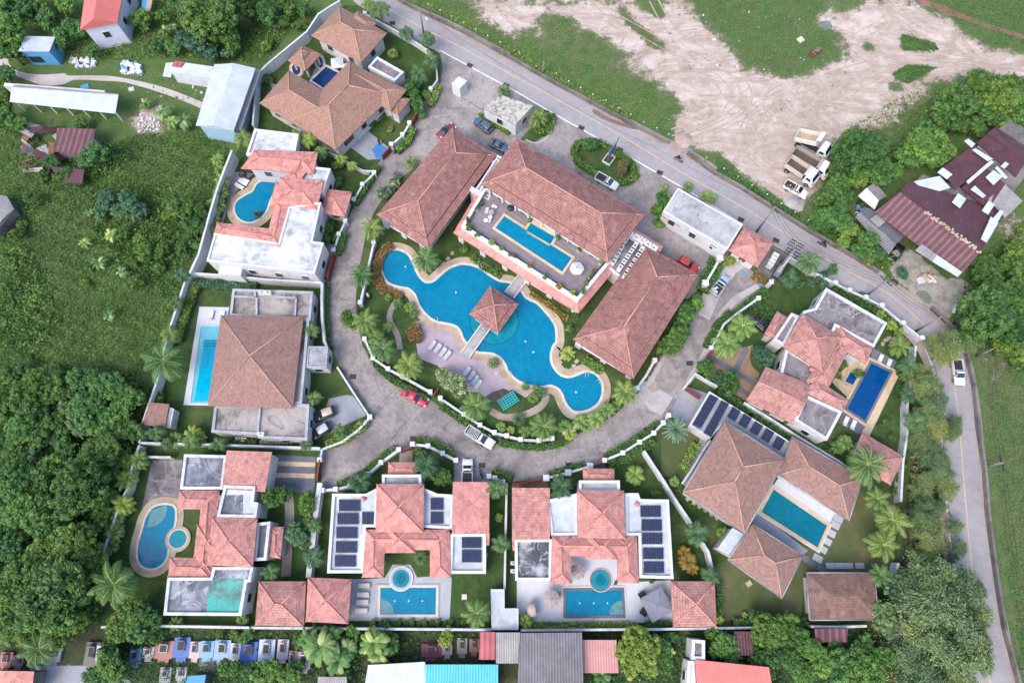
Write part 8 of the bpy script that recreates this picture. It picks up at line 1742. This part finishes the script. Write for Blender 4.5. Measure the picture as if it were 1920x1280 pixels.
for i, (lab, mat, x, y, r, kd) in enumerate(PT):
    c = P(x, y, 5.5); rt = thing('potted_plant', lab+', '+('on the terrace rim' if y > 425 else 'at the terrace left end')+' %s clockwise' % NUM[i], 'potted plant', (c.x, c.y, 4.9), 0, 'potted plants on the roof terrace')
    m = MB(); m.tube([(0, 0, 0), (0, 0, .5)], .28, 10, .36, smooth=False); m.build('pot', M['white'] if i % 2 else M['darkmetal'], rt, rel=False); R_ = r/10.4
    if kd == 'b': V, F, t = crownmesh(1, 420, .16, clumps=14, crs=.3, lobes=3, seed=i)
    else: V, F, t = palmcrown(seed=i, **PK[kd])
    npmesh('foliage', V*R_*1.2+np.array([0, 0, .5+R_*.7]), F, M[mat], t, rt)
# place them, with labels that single each one out
for p in PLANTS: p['lm'] = min(LM, key=lambda l: (l[1]-p['x'])**2+(l[2]-p['y'])**2)[0]
grp = {}
for p in PLANTS:
    if p['R'] < .05: continue
    grp.setdefault((p['look'], p['lm']), []).append(p)
for (look, lm), L in grp.items():
    if len(L) == 1: L[0]['label'] = '%s, the only one near %s' % (look, lm); continue
    dx = max(q['x'] for q in L)-min(q['x'] for q in L); dy = max(q['y'] for q in L)-min(q['y'] for q in L); ax = 'x' if dx >= dy else 'y'; L.sort(key=lambda q: q[ax])
    for i, q in enumerate(L): q['label'] = '%s by %s, %s from %s of %d' % (look, lm.replace('the ', '', 1), NUM[i], 'left' if ax == 'x' else 'top', len(L)); 
for p in PLANTS:
    if p['R'] < .05: continue
    key = p['k'](); c = P(p['x'], p['y'], p['z']); rg = random.uniform; s = p['R']
    base = {'b': 1.3, 'p': None, 'n': .9, 'w': 1.5, 'd': 1.2}[key[0]]
    place(key, (c.x, c.y, p['z']), rg(0, 6.28), (s*rg(.95, 1.08), s*rg(.95, 1.08), s*rg(.9, 1.1)), p['label'], p['cat'], p['group'])
for key in PROTO: assert PROTO[key][1]
# ------------------------------------------------------------------ ground cover
def cover(name, label, polys, n_, size, mat, hmax=.5, seed=0, excl=None, asp=.35, mound=0.0):
    rg = np.random.default_rng(seed); pts = []
    for poly in polys:
        w = PL(poly); xs_ = [p.x for p in w]; ys_ = [p.y for p in w]; k = int(n_*1.0/len(polys)); X = rg.uniform(min(xs_), max(xs_), k); Y = rg.uniform(min(ys_), max(ys_), k); m = inpoly(X, Y, w)
        if excl:
            for e_ in excl: m &= ~inpoly(X, Y, PL(e_))
        pts.append(np.stack([X[m], Y[m]], 1))
    q = np.concatenate(pts); f = np.sin(q[:, 0]*.35+1.3*np.sin(q[:, 1]*.22))*np.cos(q[:, 1]*.31+np.sin(q[:, 0]*.17)*1.5); g = np.sin(q[:, 0]*1.3+q[:, 1]*.7)*np.cos(q[:, 1]*1.6-q[:, 0]*.5)
    z = rg.uniform(.05, 1, len(q))**1.2*hmax*(1+.5*f+.3*g).clip(.3, 2)+mound*(f+.5*g).clip(0, 2); C = np.stack([q[:, 0], q[:, 1], z], 1); V, F = leafquads(C, size, None, .25, asp, rg)
    o = npmesh(name, V, F, M[mat], np.clip(.42+.14*f+.1*g+rg.normal(0, .15, len(q)), 0, 1)); tag(o, label, 'ground cover', kind='stuff'); return o
FIELD = [(60,250),(130,300),(260,252),(360,250),(430,260),(425,300),(400,350),(385,400),(360,480),(350,520),(320,590),(300,640),(285,690),(230,712),(100,700),(0,690),(-60,700),(-60,300),(0,240)]
cover('field_weeds', 'waist-high green weeds filling the open field left of the villas', [FIELD], 95000, .2, 'fieldgr', .7, 1, mound=.5)
cover('field_weeds', 'paler weed patches over the open field', [[(40,380),(120,330),(180,360),(170,440),(120,560),(60,620),(20,540)], [(270,260),(400,280),(380,380),(290,350)], [(30,580),(180,560),(260,640),(150,690),(40,680)]], 9000, .17, 'strawy', .5, 2, mound=.1)
GA = [(757,-10),(870,0),(925,45),(960,75),(1010,30),(1060,24),(1095,62),(1140,68),(1150,90),(1192,102),(1217,132),(1230,152),(1258,178),(1280,210),(1266,232),(1256,258),(1180,216),(1067,156),(960,98),(860,45)]
cover('verge_grass', 'long grass on the roadside verge beside the dirt lot', [GA], 30000, .15, 'weed', .35, 3, [[(1000,45),(1030,60),(1025,85),(1005,75)]])
cover('verge_grass', 'lighter grass tips on the roadside verge', [[(960,95),(1060,130),(1200,180),(1260,240),(1250,258),(1067,156)], [(760,0),(850,20),(950,80),(960,98),(860,45)]], 9000, .15, 'leafyl', .4, 4)
cover('meadow_grass', 'rough grass of the top right meadow', [[(1290,-10),(1545,-10),(1540,50),(1585,70),(1595,105),(1540,128),(1500,140),(1455,143),(1420,130),(1380,105),(1365,72),(1315,40)], [(1740,-10),(1930,-10),(1930,98),(1850,85),(1790,40),(1745,18)], [(1690,65),(1752,82),(1760,94),(1692,95)], [(1670,140),(1700,122),(1757,127),(1725,145),(1702,158)], [(1345,290),(1500,400),(1490,410),(1340,310)]], 46000, .15, 'weed', .3, 5)
cover('roadside_grass', 'uneven grass east of the right-hand road', [[(1835,640),(1935,640),(1940,1290),(1930,1290),(1905,1180),(1870,960),(1850,800)]], 15000, .15, 'weed', .3, 6); cover('roadside_grass', 'pale dry grass patches east of the right-hand road', [[(1850,700),(1930,690),(1940,1290),(1930,1290),(1905,1180),(1880,960),(1860,800)]], 7000, .15, 'strawy', .3, 7)
cover('undergrowth', 'dark undergrowth beneath the left forest', [[(-60,690),(240,700),(290,730),(262,830),(235,920),(195,1045),(190,1170),(-80,1190)]], 26000, .32, 'leafdk', 1.8, 8, asp=.5)
cover('undergrowth', 'shrubby undergrowth of the top left corner', [[(-60,-20),(600,-20),(500,118),(480,120),(400,112),(330,110),(240,115),(130,105),(125,80),(30,80),(-40,70)], [(-60,150),(20,150),(20,240),(-60,250)]], 30000, .24, 'leaf', 1.0, 9, [[(30,60),(130,60),(130,125),(30,125)], [(145,-20),(260,-20),(245,80),(150,80)], [(262,-20),(290,-20),(285,26),(262,26)]], asp=.5)
cover('undergrowth', 'scrub around the right warehouse and bend', [[(1690,180),(1930,150),(1930,300),(1860,235),(1800,260),(1700,310),(1600,350),(1560,330),(1580,250)], [(1815,500),(1930,410),(1940,660),(1850,650),(1800,610),(1800,560)], [(1530,380),(1600,400),(1690,480),(1660,510),(1520,425)]], 24000, .24, 'leaf', 1.0, 10, [[(1760,260),(1930,240),(1930,340),(1880,410),(1800,360)]], asp=.5)
cover('undergrowth', 'mixed undergrowth beside the lower right road', [[(1715,680),(1755,690),(1775,850),(1790,1060),(1830,1290),(1650,1290),(1600,1200),(1690,1100),(1705,900)]], 18000, .22, 'wisp', .8, 11, asp=.4)
cover('undergrowth', 'weeds between tombs and rear walls', [[(200,1180),(930,1185),(930,1240),(700,1240),(680,1290),(200,1290)], [(1095,1185),(1640,1182),(1640,1290),(1100,1290)]], 20000, .2, 'leafdk', .7, 12, [[(291,1194),(483,1194),(483,1240),(291,1240)], [(485,1196),(585,1196),(585,1256),(485,1256)], [(1092,1190),(1162,1190),(1162,1262),(1092,1262)], [(788,1192),(900,1192),(900,1234),(788,1234)]], asp=.5)
cover('dry_grass', 'brownish dry grass tufts fringing the dirt lot', [[(870,0),(925,45),(1010,90),(1095,70),(1140,100),(1215,140),(1260,190),(1285,215),(1262,262),(1240,190),(1180,140),(1080,110),(960,90),(880,30)], [(1155,7),(1192,62),(1222,90),(1247,102),(1255,95),(1200,47),(1165,0)], [(1290,0),(1375,72),(1440,140),(1540,150),(1590,120),(1570,150),(1500,165),(1420,150),(1350,90),(1270,10)], [(1660,180),(1760,140),(1740,200),(1690,250),(1600,240),(1570,270),(1640,230)]], 17000, .13, 'strawy', .25, 21)
cover('dry_grass', 'straw-coloured streaks in the top right meadow', [[(1300,0),(1420,0),(1400,60),(1350,50)], [(1430,30),(1520,10),(1530,60),(1470,90)], [(1380,90),(1480,100),(1520,130),(1430,130)], [(1760,-10),(1930,20),(1930,60),(1850,40)]], 5200, .13, 'strawy', .3, 22)
cover('clumpy_bushes', 'low leafy creepers climbing over the open field weeds', [[(170,350),(300,350),(390,380),(360,480),(320,560),(240,520),(180,440)], [(10,480),(60,470),(120,600),(60,680),(0,640)], [(130,300),(200,270),(250,300),(180,340)]], 17000, .26, 'leaf', 1.1, 23, asp=.55, mound=.5)
